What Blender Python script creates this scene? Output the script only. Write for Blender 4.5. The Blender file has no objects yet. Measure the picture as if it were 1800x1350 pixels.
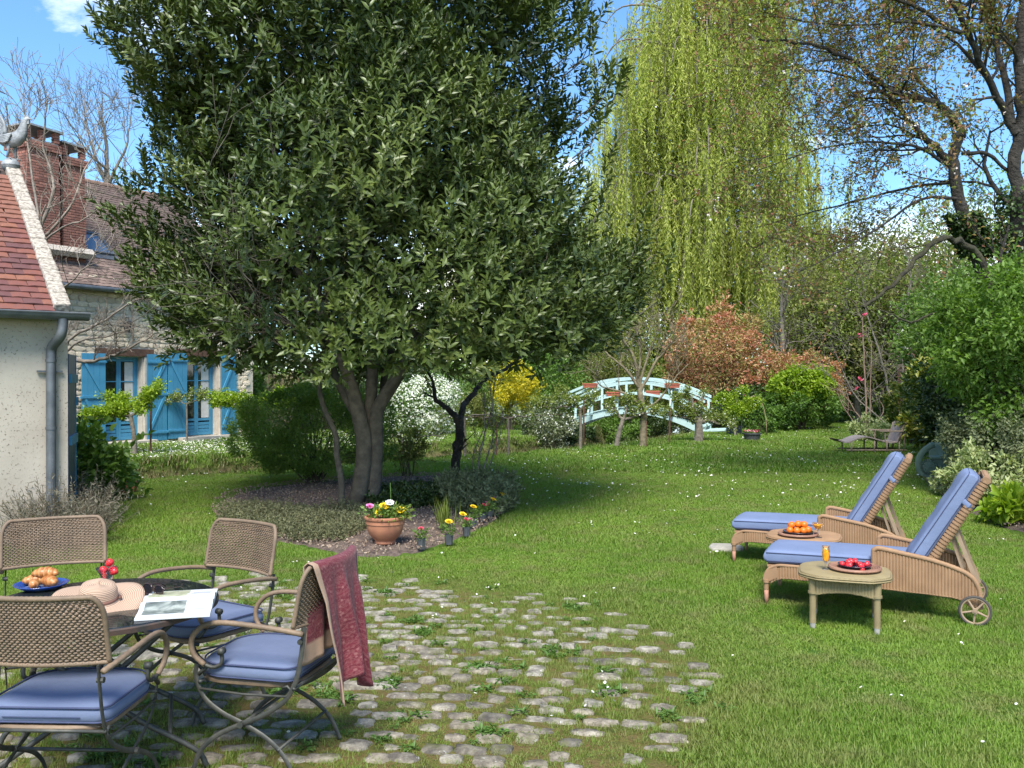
import bpy, math, random
import numpy as np
from mathutils import Vector, Matrix, Quaternion

# ------------------------------------------------------------------ camera, sky, sun, exposure
SC = bpy.context.scene
COL = SC.collection
EYE = 1.72
FPX = 1600.0
HORIZON = 670.0

cam_d = bpy.data.cameras.new("camera")
cam = bpy.data.objects.new("camera", cam_d)
COL.objects.link(cam)
cam.location = (0, 0, EYE)
cam.rotation_euler = (math.radians(90 - 0.18), 0, 0)
cam_d.sensor_width = 36.0
cam_d.lens = 32.0
cam_d.clip_start = 0.05
cam_d.clip_end = 2000
SC.camera = cam

SUN_EL, SUN_AZ = 54.0, -176.0        # azimuth from +Y (view direction) towards +X; negative = left
sx = math.sin(math.radians(SUN_AZ)) * math.cos(math.radians(SUN_EL))
sy = math.cos(math.radians(SUN_AZ)) * math.cos(math.radians(SUN_EL))
sz = math.sin(math.radians(SUN_EL))
sun_d = bpy.data.lights.new("sun", 'SUN')
sun_d.energy = 2.9
sun_d.angle = math.radians(24.0)
sun_d.color = (1.0, 0.955, 0.88)
sun = bpy.data.objects.new("sun", sun_d)
COL.objects.link(sun)
sun.rotation_euler = Vector((sx, sy, sz)).to_track_quat('Z', 'Y').to_euler()

world = bpy.data.worlds.new("World")
SC.world = world
world.use_nodes = True
wt = world.node_tree
wt.nodes.clear()
def wn(t, **k):
    n = wt.nodes.new(t)
    for a, b in k.items():
        setattr(n, a, b)
    return n
w_out = wn('ShaderNodeOutputWorld')
w_bg = wn('ShaderNodeBackground')
w_bg.inputs[1].default_value = 0.15
sky = wn('ShaderNodeTexSky')
sky.sky_type = 'NISHITA'
sky.sun_disc = False
sky.sun_elevation = math.radians(SUN_EL)
sky.sun_rotation = math.radians(SUN_AZ)
sky.air_density = 1.0
sky.dust_density = 0.6
sky.ozone_density = 1.6
tc = wn('ShaderNodeTexCoord')
sep = wn('ShaderNodeSeparateXYZ')
wt.links.new(tc.outputs['Generated'], sep.inputs[0])
# project directions onto a cloud sheet so that the clouds flatten towards the horizon
den = wn('ShaderNodeMath', operation='ADD'); den.inputs[1].default_value = 0.16
wt.links.new(sep.outputs['Z'], den.inputs[0])
dx_ = wn('ShaderNodeMath', operation='DIVIDE'); dy_ = wn('ShaderNodeMath', operation='DIVIDE')
wt.links.new(sep.outputs['X'], dx_.inputs[0]); wt.links.new(den.outputs[0], dx_.inputs[1])
wt.links.new(sep.outputs['Y'], dy_.inputs[0]); wt.links.new(den.outputs[0], dy_.inputs[1])
cmb = wn('ShaderNodeCombineXYZ'); cmb.inputs[2].default_value = 3.7
wt.links.new(dx_.outputs[0], cmb.inputs[0]); wt.links.new(dy_.outputs[0], cmb.inputs[1])
cn = wn('ShaderNodeTexNoise'); cn.inputs['Scale'].default_value = 1.15; cn.inputs['Detail'].default_value = 9; cn.inputs['Roughness'].default_value = 0.62
cn.inputs['Distortion'].default_value = 0.35
wt.links.new(cmb.outputs[0], cn.inputs['Vector'])
cr = wn('ShaderNodeValToRGB')
cr.color_ramp.elements[0].position = 0.56; cr.color_ramp.elements[0].color = (0, 0, 0, 1)
cr.color_ramp.elements[1].position = 0.72; cr.color_ramp.elements[1].color = (1, 1, 1, 1)
wt.links.new(cn.outputs['Fac'], cr.inputs[0])
# a bank of cloud low over the horizon
hz = wn('ShaderNodeMapRange'); hz.inputs['From Min'].default_value = 0.185; hz.inputs['From Max'].default_value = 0.12
wt.links.new(sep.outputs['Z'], hz.inputs['Value'])
hn = wn('ShaderNodeTexNoise'); hn.inputs['Scale'].default_value = 5.0; hn.inputs['Detail'].default_value = 8
wt.links.new(tc.outputs['Generated'], hn.inputs['Vector'])
hm = wn('ShaderNodeMath', operation='MULTIPLY'); wt.links.new(hz.outputs[0], hm.inputs[0])
hr = wn('ShaderNodeMapRange'); hr.inputs['From Min'].default_value = 0.38; hr.inputs['From Max'].default_value = 0.56
wt.links.new(hn.outputs['Fac'], hr.inputs['Value']); wt.links.new(hr.outputs[0], hm.inputs[1])
cm = wn('ShaderNodeMath', operation='MAXIMUM')
wt.links.new(cr.outputs[0], cm.inputs[0]); wt.links.new(hm.outputs[0], cm.inputs[1])
cm2 = wn('ShaderNodeMath', operation='MULTIPLY'); cm2.inputs[1].default_value = 0.9
wt.links.new(cm.outputs[0], cm2.inputs[0])
tint = wn('ShaderNodeMix', data_type='RGBA', blend_type='MULTIPLY'); tint.inputs[0].default_value = 1.0
tint.inputs[7].default_value = (0.43, 0.61, 0.74, 1)
wt.links.new(sky.outputs[0], tint.inputs[6])
mx = wn('ShaderNodeMix', data_type='RGBA')
mx.inputs[7].default_value = (7.6, 7.5, 7.3, 1)
wt.links.new(cm2.outputs[0], mx.inputs[0]); wt.links.new(tint.outputs[2], mx.inputs[6])
wt.links.new(mx.outputs[2], w_bg.inputs[0]); wt.links.new(w_bg.outputs[0], w_out.inputs[0])

SC.view_settings.view_transform = 'Standard'
SC.view_settings.look = 'None'
SC.view_settings.gamma = 1.0
SC.view_settings.use_curve_mapping = False
SC.view_settings.exposure = 1.36
SC.render.engine = 'CYCLES'
SC.cycles.max_bounces = 8
SC.cycles.transparent_max_bounces = 12
SC.cycles.use_denoising = True

# ------------------------------------------------------------------ helpers
RNG = np.random.default_rng(7)
random.seed(7)

def W(px, py, Y):
    """point seen at photo pixel (px, py) at distance Y in front of the camera"""
    return Vector(((px - 900) / FPX * Y, Y, EYE - (py - HORIZON) / FPX * Y))

def G(px, py):
    """point of the level ground seen at photo pixel (px, py)"""
    Y = EYE * FPX / (py - HORIZON)
    return Vector(((px - 900) / FPX * Y, Y, 0))

def sub_rng(seed):
    return np.random.default_rng(seed)

MATS = {}
def nt_of(m):
    m.use_nodes = True
    t = m.node_tree
    return t, t.nodes['Principled BSDF'], t.nodes['Material Output']

def mixc(t, fac, a, b, blend='MIX'):
    n = t.nodes.new('ShaderNodeMix'); n.data_type = 'RGBA'; n.blend_type = blend
    for sock, v in ((0, fac), (6, a), (7, b)):
        if isinstance(v, bpy.types.NodeSocket):
            t.links.new(v, n.inputs[sock])
        elif sock == 0:
            n.inputs[0].default_value = v
        else:
            n.inputs[sock].default_value = (v[0], v[1], v[2], 1)
    return n.outputs[2]

def noise(t, scale, detail=5, rough=0.55, vec=None, dist=0.0):
    n = t.nodes.new('ShaderNodeTexNoise')
    n.inputs['Scale'].default_value = scale; n.inputs['Detail'].default_value = detail
    n.inputs['Roughness'].default_value = rough; n.inputs['Distortion'].default_value = dist
    if vec is None:
        tcn = t.nodes.new('ShaderNodeTexCoord'); vec = tcn.outputs['Object']
    t.links.new(vec, n.inputs['Vector'])
    return n.outputs['Fac']

def ramp(t, fac, stops):
    r = t.nodes.new('ShaderNodeValToRGB')
    el = r.color_ramp.elements
    while len(el) < len(stops):
        el.new(0.5)
    for e, (p, c) in zip(el, stops):
        e.position = p
        e.color = (c[0], c[1], c[2], 1) if hasattr(c, '__len__') else (c, c, c, 1)
    t.links.new(fac, r.inputs[0])
    return r.outputs[0]

def bump(t, bsdf, h, strength=0.4, dist=0.01):
    b = t.nodes.new('ShaderNodeBump')
    b.inputs['Strength'].default_value = strength; b.inputs['Distance'].default_value = dist
    t.links.new(h, b.inputs['Height']); t.links.new(b.outputs[0], bsdf.inputs['Normal'])
    return b

def mat(name, c1, c2=None, scale=8.0, rough=0.6, bmp=None, metal=0.0, rnd=None, spec=0.5, coat=0.0, detail=5, lo=0.35, hi=0.65, world_space=False):
    """noise-mottled principled material; rnd = per-object brightness variation; bmp = (scale, strength, distance)"""
    if name in MATS:
        return MATS[name]
    m = bpy.data.materials.new(name)
    t, b, o = nt_of(m)
    vec = None
    if world_space:
        g = t.nodes.new('ShaderNodeNewGeometry'); vec = g.outputs['Position']
    if c2 is None:
        c2 = tuple(x * 0.8 for x in c1)
    f = noise(t, scale, detail, vec=vec)
    col = ramp(t, f, [(lo, c1), (hi, c2)])
    if rnd:
        oi = t.nodes.new('ShaderNodeObjectInfo')
        v = ramp(t, oi.outputs['Random'], [(0, 1 - rnd), (1, 1 + rnd)])
        # ramp clamps nothing above 1 for colour values
        col = mixc(t, 1.0, col, v, 'MULTIPLY')
    t.links.new(col, b.inputs['Base Color'])
    b.inputs['Roughness'].default_value = rough
    b.inputs['Metallic'].default_value = metal
    b.inputs['Specular IOR Level'].default_value = spec
    b.inputs['Coat Weight'].default_value = coat
    if bmp:
        h = noise(t, bmp[0], 6, vec=vec)
        bump(t, b, h, bmp[1], bmp[2])
    MATS[name] = m
    return m

def leaf_mat(name, cols, trans=0.35, rough=0.45, spec=0.4):
    """foliage: each leaf picks its own tone from cols by its 'rnd' value"""
    if name in MATS:
        return MATS[name]
    m = bpy.data.materials.new(name)
    t, b, o = nt_of(m)
    at = t.nodes.new('ShaderNodeAttribute'); at.attribute_name = 'rnd'
    n = len(cols)
    col = ramp(t, at.outputs['Fac'], [(i / max(1, n - 1), c) for i, c in enumerate(cols)])
    t.links.new(col, b.inputs['Base Color'])
    b.inputs['Roughness'].default_value = rough
    b.inputs['Specular IOR Level'].default_value = spec
    tr = t.nodes.new('ShaderNodeBsdfTranslucent')
    tcol = mixc(t, 1.0, col, (1.25, 1.35, 0.55), 'MULTIPLY')
    t.links.new(tcol, tr.inputs[0])
    ms = t.nodes.new('ShaderNodeMixShader'); ms.inputs[0].default_value = trans
    t.links.new(b.outputs[0], ms.inputs[1]); t.links.new(tr.outputs[0], ms.inputs[2])
    t.links.new(ms.outputs[0], o.inputs[0])
    MATS[name] = m
    return m

def np_mesh(name, verts, faces, k):
    """verts (n,3), faces (m,k)"""
    me = bpy.data.meshes.new(name)
    v = np.asarray(verts, dtype=np.float32); f = np.asarray(faces, dtype=np.int32)
    me.vertices.add(len(v)); me.vertices.foreach_set('co', v.ravel())
    me.loops.add(f.size); me.loops.foreach_set('vertex_index', f.ravel())
    me.polygons.add(len(f))
    me.polygons.foreach_set('loop_start', np.arange(len(f), dtype=np.int32) * k)
    me.update(calc_edges=True)
    return me

def link(name, me, m=None, parent=None):
    o = bpy.data.objects.new(name, me)
    COL.objects.link(o)
    if m is not None:
        for x in (m if isinstance(m, (list, tuple)) else [m]):
            me.materials.append(x)
    if parent is not None:
        o.parent = parent
    return o

def tag(o, label=None, cat=None, group=None, kind=None):
    if label: o['label'] = label
    if cat: o['category'] = cat
    if group: o['group'] = group
    if kind: o['kind'] = kind
    return o

def empty(name, loc, label=None, cat=None, group=None, rz=0.0):
    o = bpy.data.objects.new(name, None)
    o.empty_display_size = 0.1
    COL.objects.link(o)
    o.location = loc; o.rotation_euler = (0, 0, rz)
    return tag(o, label, cat, group)

def dup(o, parent=None, **kw):
    c = o.copy(); COL.objects.link(c)
    if parent is not None:
        c.parent = parent
    for ch in list(o.children):
        dup(ch, c)
    for k in ('label', 'group', 'category'):
        if k in kw: c[k] = kw[k]
    if 'loc' in kw: c.location = kw['loc']
    if 'rz' in kw: c.rotation_euler = (0, 0, kw['rz'])
    return c

class MB:
    """collects primitives for one mesh"""
    def __init__(s):
        s.v = []; s.f = []; s.mi = []; s.cm = 0
    def add(s, vs, fs):
        n = len(s.v)
        s.v.extend([tuple(p) for p in vs])
        s.f.extend([tuple(i + n for i in f) for f in fs])
        s.mi.extend([s.cm] * len(fs))
    def box(s, c, size, rot=None, taper=1.0):
        hx, hy, hz = size[0] / 2, size[1] / 2, size[2] / 2
        vs = []
        for z in (-1, 1):
            k = taper if z > 0 else 1.0
            for x, y in ((-1, -1), (1, -1), (1, 1), (-1, 1)):
                vs.append(Vector((x * hx * k, y * hy * k, z * hz)))
        if rot is not None:
            M = rot if isinstance(rot, Matrix) else Matrix.Rotation(rot, 3, 'Z')
            vs = [M @ p for p in vs]
        c = Vector(c)
        s.add([p + c for p in vs], [(3, 2, 1, 0), (4, 5, 6, 7), (0, 1, 5, 4), (1, 2, 6, 5), (2, 3, 7, 6), (3, 0, 4, 7)])
    def bar(s, a, b, w, h, up=(0, 0, 1)):
        """rectangular bar from a to b, width w (sideways), height h (along up)"""
        a = Vector(a); b = Vector(b); d = (b - a)
        L = d.length; d.normalize()
        u = Vector(up)
        sd = d.cross(u)
        if sd.length < 1e-4: sd = d.cross(Vector((0, 1, 0)))
        sd.normalize(); u = sd.cross(d).normalized()
        M = Matrix((sd, d, u)).transposed()
        s.box((a + b) / 2, (w, L, h), M)
    def tube(s, pts, r, n=8, closed=False, caps=True, flat=None):
        """r scalar or list; flat=(wa,wb) makes an elliptic/flat section using a fixed side axis"""
        P = [Vector(p) for p in pts]; m = len(P)
        rr = r if hasattr(r, '__len__') else [r] * m
        vs = []; prev = None
        for i in range(m):
            if closed:
                t = P[(i + 1) % m] - P[i - 1]
            else:
                t = P[min(i + 1, m - 1)] - P[max(i - 1, 0)]
            if t.length < 1e-9: t = Vector((0, 0, 1))
            t.normalize()
            if prev is None:
                u = t.orthogonal().normalized() if flat is None else Vector(flat[2])
                if flat is not None:
                    u = (u - t * u.dot(t)).normalized()
            else:
                u = prev - t * prev.dot(t)
                if u.length < 1e-6: u = t.orthogonal()
                u.normalize()
            prev = u; w = t.cross(u)
            for k in range(n):
                a = 2 * math.pi * k / n
                if flat is None:
                    vs.append(P[i] + (u * math.cos(a) + w * math.sin(a)) * rr[i])
                else:
                    vs.append(P[i] + (u * math.cos(a) * flat[0] + w * math.sin(a) * flat[1]))
        fs = []
        R = m if closed else m - 1
        for i in range(R):
            j = (i + 1) % m
            for k in range(n):
                k2 = (k + 1) % n
                fs.append((i * n + k, i * n + k2, j * n + k2, j * n + k))
        if caps and not closed:
            fs.append(tuple(reversed(range(n)))); fs.append(tuple((m - 1) * n + k for k in range(n)))
        s.add(vs, fs)
    def lathe(s, prof, c=(0, 0, 0), n=24, sq=1.0):
        c = Vector(c); vs = []; fs = []
        for (r, z) in prof:
            for k in range(n):
                a = 2 * math.pi * k / n
                vs.append(c + Vector((r * math.cos(a), r * math.sin(a) * sq, z)))
        for i in range(len(prof) - 1):
            for k in range(n):
                k2 = (k + 1) % n
                fs.append((i * n + k, i * n + k2, (i + 1) * n + k2, (i + 1) * n + k))
        s.add(vs, fs)
    def grid(s, fn, nu, nv):
        vs = [fn(i / nu, j / nv) for j in range(nv + 1) for i in range(nu + 1)]
        fs = [(j * (nu + 1) + i, j * (nu + 1) + i + 1, (j + 1) * (nu + 1) + i + 1, (j + 1) * (nu + 1) + i) for j in range(nv) for i in range(nu)]
        s.add(vs, fs)
    def poly_prism(s, pts, z0, z1):
        n = len(pts)
        vs = [(p[0], p[1], z0) for p in pts] + [(p[0], p[1], z1) for p in pts]
        fs = [tuple(reversed(range(n))), tuple(range(n, 2 * n))] + [(i, (i + 1) % n, n + (i + 1) % n, n + i) for i in range(n)]
        s.add(vs, fs)
    def build(s, name, m=None, parent=None, smooth=False, bevel=0.0, label=None, kind=None):
        me = bpy.data.meshes.new(name)
        me.from_pydata(s.v, [], s.f)
        if any(s.mi): me.polygons.foreach_set('material_index', s.mi)
        if smooth:
            me.polygons.foreach_set('use_smooth', [True] * len(me.polygons))
        me.update()
        o = link(name, me, m, parent)
        if smooth == 'auto':
            me.set_sharp_from_angle(angle=math.radians(40))
        if bevel:
            bv = o.modifiers.new('bevel', 'BEVEL'); bv.width = bevel; bv.segments = 2; bv.limit_method = 'ANGLE'
        if label: o['label'] = label
        if kind: o['kind'] = kind
        return o

def norm_rows(a):
    return a / np.maximum(1e-9, np.linalg.norm(a, axis=1, keepdims=True))

def rand_dirs(rng, n):
    return norm_rows(rng.normal(size=(n, 3)))

def leaves(name, P, D, N, L, Wd, m, parent, rnd=None, rng=None, fold=0.25, curl=0.12, label=None, kind=None, quad=False):
    """P base points, D directions, N rough normals, L lengths, Wd widths: folded pointed leaves as one mesh"""
    rng = rng or RNG
    n = len(P)
    L = np.broadcast_to(L, (n,))[:, None]; Wd = np.broadcast_to(Wd, (n,))[:, None]
    D = norm_rows(D); S = norm_rows(np.cross(D, N)); N2 = np.cross(S, D)
    if quad:   # six-point leaf, four triangles
        v0 = P; v5 = P + D * L - N2 * curl * L
        a = P + D * L * 0.33; b = P + D * L * 0.68 - N2 * curl * L * 0.3
        v1 = a + S * Wd * 0.5 + N2 * fold * Wd; v2 = a - S * Wd * 0.5 + N2 * fold * Wd
        v3 = b + S * Wd * 0.42 + N2 * fold * Wd; v4 = b - S * Wd * 0.42 + N2 * fold * Wd
        mid = P + D * L * 0.5
        V = np.stack([v0, v1, v2, v3, v4, v5, mid], 1).reshape(-1, 3)
        base = (np.arange(n) * 7)[:, None]
        F = np.concatenate([base + [0, 1, 6], base + [0, 6, 2], base + [1, 3, 6], base + [6, 4, 2], base + [3, 5, 6], base + [6, 5, 4]], 1).reshape(-1, 3)
        k = 6
    else:
        a = P + D * L * 0.45
        v0 = P; v1 = a + S * Wd * 0.5 + N2 * fold * Wd; v2 = P + D * L - N2 * curl * L; v3 = a - S * Wd * 0.5 + N2 * fold * Wd
        V = np.stack([v0, v1, v2, v3], 1).reshape(-1, 3)
        base = (np.arange(n) * 4)[:, None]
        F = np.concatenate([base + [0, 1, 2], base + [0, 2, 3]], 1).reshape(-1, 3)
        k = 2
    me = np_mesh(name, V, F, 3)
    if rnd is None: rnd = rng.random(n)
    at = me.attributes.new('rnd', 'FLOAT', 'FACE')
    at.data.foreach_set('value', np.repeat(rnd, k).astype(np.float32))
    o = link(name, me, m, parent)
    if label: o['label'] = label
    if kind: o['kind'] = kind
    return o

class Tubes:
    """many tapered tubes (branches) in one mesh, fast"""
    def __init__(s):
        s.V = []; s.F = []; s.n = 0
    def add(s, pts, rad, sides=5):
        P = np.asarray(pts, float); m = len(P)
        R = np.asarray(rad, float) if hasattr(rad, '__len__') else np.full(m, rad)
        T = np.empty_like(P); T[1:-1] = P[2:] - P[:-2]; T[0] = P[1] - P[0]; T[-1] = P[-1] - P[-2]
        T = norm_rows(T)
        ref = np.array([0.31, 0.17, 0.93]) if abs(T[0] @ np.array([0.31, 0.17, 0.93])) < 0.9 else np.array([1.0, 0.1, 0])
        U = np.cross(T, ref); U = norm_rows(U); Wv = np.cross(T, U)
        a = np.arange(sides) * 2 * np.pi / sides
        ring = U[:, None, :] * np.cos(a)[None, :, None] + Wv[:, None, :] * np.sin(a)[None, :, None]
        V = (P[:, None, :] + ring * R[:, None, None]).reshape(-1, 3)
        i = np.arange(m - 1)[:, None] * sides; k = np.arange(sides)[None, :]; k2 = (k + 1) % sides
        F = np.stack([i + k, i + k2, i + sides + k2, i + sides + k], -1).reshape(-1, 4) + s.n
        s.V.append(V); s.F.append(F); s.n += len(V)
    def build(s, name, m, parent, smooth=True, label=None, kind=None):
        if not s.V: return None
        me = np_mesh(name, np.concatenate(s.V), np.concatenate(s.F), 4)
        if smooth: me.polygons.foreach_set('use_smooth', np.ones(len(me.polygons), dtype=bool))
        o = link(name, me, m, parent)
        if label: o['label'] = label
        if kind: o['kind'] = kind
        return o

def smooth_line(pts, per=4):
    """Catmull-Rom through pts"""
    P = [np.asarray(p, float) for p in pts]
    P = [2 * P[0] - P[1]] + P + [2 * P[-1] - P[-2]]
    out = []
    for i in range(1, len(P) - 2):
        p0, p1, p2, p3 = P[i - 1], P[i], P[i + 1], P[i + 2]
        for k in range(per):
            t = k / per
            out.append(0.5 * ((2 * p1) + (-p0 + p2) * t + (2 * p0 - 5 * p1 + 4 * p2 - p3) * t * t + (-p0 + 3 * p1 - 3 * p2 + p3) * t ** 3))
    out.append(P[-2])
    return np.array(out)

def grow(rng, tb, p, d, L, r, depth, nodes, wig=0.25, up=0.1, nch=4, ang=0.7, shrink=0.62, seg=5, minr=0.003, start=0.25, sides=4, rshrink=0.6):
    """recursive twig growth; appends (point, direction, depth) to nodes"""
    d = np.asarray(d, float); d = d / np.linalg.norm(d)
    pts = [np.asarray(p, float)]
    for i in range(seg):
        d = d + rng.normal(size=3) * wig * 0.5 + np.array([0, 0, up]) * 0.5
        d = d / np.linalg.norm(d)
        pts.append(pts[-1] + d * L / seg)
        nodes.append((pts[-1], d.copy(), depth))
    rads = np.linspace(r, max(minr, r * 0.35), seg + 1)
    tb.add(pts, rads, sides if depth > 0 else 3)
    if depth > 0:
        pts = np.array(pts)
        for c in range(nch):
            t = start + (1 - start) * (c + rng.random()) / nch
            x = t * seg; i = min(seg - 1, int(x)); q = pts[i] + (pts[i + 1] - pts[i]) * (x - i)
            dd = norm_rows((pts[i + 1] - pts[i])[None])[0]
            o = rng.normal(size=3); o -= dd * (o @ dd); o /= np.linalg.norm(o)
            nd = dd * math.cos(ang) + o * math.sin(ang)
            grow(rng, tb, q, nd, L * shrink * (0.7 + 0.6 * rng.random()), max(minr, r * rshrink * (1 - 0.4 * t)), depth - 1, nodes, wig, up, nch, ang, shrink, seg, minr, start, sides, rshrink)

def spawn_on(rng, tb, line, rads, n, L, depth, nodes, bias=(0, 0, 0.2), t0=0.2, **kw):
    """grow n side branches from a traced limb"""
    P = np.asarray(line, float)
    for c in range(n):
        t = t0 + (1 - t0) * (c + rng.random()) / n
        x = t * (len(P) - 1); i = min(len(P) - 2, int(x)); q = P[i] + (P[i + 1] - P[i]) * (x - i)
        dd = norm_rows((P[i + 1] - P[i])[None])[0]
        o = rng.normal(size=3); o /= np.linalg.norm(o)
        nd = dd * 0.5 + o * 0.8 + np.asarray(bias)
        r = np.interp(x, range(len(P)), rads) * 0.45
        grow(rng, tb, q, nd, L * (0.6 + 0.8 * rng.random()), r, depth, nodes, **kw)

def node_leaves(rng, nodes, per, spread, maxdepth=0):
    """leaf bases and directions around twig nodes"""
    pick = [(p, d) for p, d, k in nodes if k <= maxdepth]
    P = np.array([p for p, d in pick]); D = np.array([d for p, d in pick])
    P = np.repeat(P, per, 0); D = np.repeat(D, per, 0)
    P = P + rng.normal(size=P.shape) * spread
    D = norm_rows(D * 0.6 + rng.normal(size=D.shape) * 0.8)
    return P, D

def place_pieces(name, parent, items, meshes, joined_mat, limit=300, cam_local=None):
    """items: (mesh_index, Matrix). The `limit` nearest to the camera become objects of their own, the rest one joined part."""
    camp = Vector((0, 0, EYE)) if cam_local is None else cam_local
    items = sorted(items, key=lambda it: (it[1].translation - camp).length)
    for mi, M in items[:limit]:
        o = bpy.data.objects.new(name, meshes[mi]); COL.objects.link(o)
        o.parent = parent
        o.matrix_local = M
    if len(items) > limit:
        V = []; F = []; n = 0
        cache = {}
        for mi, M in items[limit:]:
            if mi not in cache:
                me = meshes[mi]
                cache[mi] = ([v.co.copy() for v in me.vertices], [tuple(p.vertices) for p in me.polygons])
            vs, fs = cache[mi]
            V.extend([tuple(M @ v) for v in vs]); F.extend([tuple(i + n for i in f) for f in fs]); n += len(vs)
        me = bpy.data.meshes.new(name + '_rows'); me.from_pydata(V, [], F); me.update()
        o = link(name + '_mass', me, joined_mat, parent); o['kind'] = 'stuff'
        return o

def scatter_instances(name, src, pts, rots, scales, m=None, label=None, kind='stuff'):
    """vertex cloud + geometry nodes: src instanced on every point"""
    me = bpy.data.meshes.new(name)
    me.vertices.add(len(pts)); me.vertices.foreach_set('co', np.asarray(pts, np.float32).ravel())
    a = me.attributes.new('rot', 'FLOAT_VECTOR', 'POINT'); a.data.foreach_set('vector', np.asarray(rots, np.float32).ravel())
    a = me.attributes.new('scl', 'FLOAT_VECTOR', 'POINT'); a.data.foreach_set('vector', np.asarray(scales, np.float32).ravel())
    o = bpy.data.objects.new(name, me); COL.objects.link(o)
    g = bpy.data.node_groups.new(name + '_nodes', 'GeometryNodeTree')
    g.interface.new_socket('Geometry', in_out='INPUT', socket_type='NodeSocketGeometry')
    g.interface.new_socket('Geometry', in_out='OUTPUT', socket_type='NodeSocketGeometry')
    gi = g.nodes.new('NodeGroupInput'); go = g.nodes.new('NodeGroupOutput')
    ip = g.nodes.new('GeometryNodeInstanceOnPoints'); oi = g.nodes.new('GeometryNodeObjectInfo')
    oi.inputs['Object'].default_value = src
    r = g.nodes.new('GeometryNodeInputNamedAttribute'); r.data_type = 'FLOAT_VECTOR'; r.inputs[0].default_value = 'rot'
    s = g.nodes.new('GeometryNodeInputNamedAttribute'); s.data_type = 'FLOAT_VECTOR'; s.inputs[0].default_value = 'scl'
    e = g.nodes.new('FunctionNodeEulerToRotation')
    g.links.new(gi.outputs[0], ip.inputs['Points']); g.links.new(oi.outputs['Geometry'], ip.inputs['Instance'])
    g.links.new(r.outputs['Attribute'], e.inputs[0]); g.links.new(e.outputs[0], ip.inputs['Rotation'])
    g.links.new(s.outputs['Attribute'], ip.inputs['Scale']); g.links.new(ip.outputs[0], go.inputs[0])
    md = o.modifiers.new('scatter', 'NODES'); md.node_group = g
    tag(o, label, None, None, kind)
    return o

def hidden_source(name, me, m):
    """a source mesh for scattering, never linked to the scene"""
    o = bpy.data.objects.new(name, me)
    me.materials.append(m)
    return o
# ------------------------------------------------------------------ ground, stream, beds
NEAR_X = [-40, -12, -6.55, -5.0, -2.0, 0.0, 1.6, 3.6, 5.25, 7.0, 9.0, 12.0, 20]
NEAR_Y = [9, 13.6, 15.6, 17.2, 20.2, 21.2, 22.9, 25.6, 28.3, 32.0, 38, 46, 66]
FAR_X = [-40, -12, -7.5, -3.1, 0.5, 2.0, 3.2, 4.6, 7.0, 9.5, 20]
FAR_Y = [14, 18.0, 20.2, 24.4, 27.6, 30.8, 35, 40, 48, 55, 80]
def ditch(x, y):
    """0 outside the stream, 1 in its bed"""
    a = np.interp(x, NEAR_X, NEAR_Y); b = np.interp(x, FAR_X, FAR_Y)
    t = (y - a) / (b - a)
    s = np.clip(np.sin(np.clip(t, 0, 1) * np.pi) * 1.7, 0, 1)
    return np.where((t > 0) & (t < 1), s * s * (3 - 2 * s), 0.0)
def relief(x, y):
    return 0.018 * np.sin(x * 0.9 + 1.3) * np.cos(y * 0.7) + 0.012 * np.sin(x * 2.3 + y * 1.7)
def ground_z(x, y):
    far = np.clip((y - 9) / 4, 0, 1)
    return -0.95 * ditch(x, y) + relief(x, y) * far

gx = np.unique(np.concatenate([np.array([-600, -300, -150, -80, -45, -30]), np.arange(-24, 24.01, 0.28), np.array([30, 45, 80, 150, 300, 600])]))
gy = np.unique(np.concatenate([np.array([-60, -20, -6]), np.arange(0, 13, 0.8), np.arange(13, 48, 0.25), np.arange(48, 80, 2.0), np.array([90, 120, 200, 400, 900])]))
XX, YY = np.meshgrid(gx, gy)
ZZ = ground_z(XX, YY)
V = np.stack([XX, YY, ZZ], -1).reshape(-1, 3)
nx, ny = len(gx), len(gy)
ii = (np.arange(ny - 1)[:, None] * nx + np.arange(nx - 1)[None, :]).reshape(-1, 1)
F = ii + np.array([0, 1, nx + 1, nx])
me = np_mesh('lawn', V, F, 4)
me.polygons.foreach_set('use_smooth', np.ones(len(F), dtype=bool))

m_lawn = bpy.data.materials.new('lawn')
t, b, o = nt_of(m_lawn)
geo = t.nodes.new('ShaderNodeNewGeometry')
pos = geo.outputs['Position']
n1 = noise(t, 0.45, 4, vec=pos, dist=0.4)
n2 = noise(t, 3.0, 6, 0.65, vec=pos)
n3 = noise(t, 55.0, 4, 0.7, vec=pos)
c = ramp(t, n1, [(0.35, (0.055, 0.125, 0.012)), (0.52, (0.085, 0.165, 0.016)), (0.68, (0.135, 0.205, 0.026))])
c = mixc(t, ramp(t, n2, [(0.40, 0.0), (0.75, 0.55)]), c, (0.15, 0.175, 0.035))
c = mixc(t, ramp(t, n3, [(0.35, 0.6), (0.62, 0.0)]), c, (0.028, 0.062, 0.008))
# bare earth and dry stems on the steep banks of the stream
sp = t.nodes.new('ShaderNodeSeparateXYZ'); t.links.new(pos, sp.inputs[0])
mr = t.nodes.new('ShaderNodeMapRange'); mr.inputs['From Min'].default_value = -0.06; mr.inputs['From Max'].default_value = -0.30
t.links.new(sp.outputs['Z'], mr.inputs['Value'])
soilc = ramp(t, n2, [(0.35, (0.06, 0.042, 0.02)), (0.5, (0.13, 0.11, 0.05)), (0.65, (0.07, 0.095, 0.02))])
c = mixc(t, mr.outputs[0], c, soilc)
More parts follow.
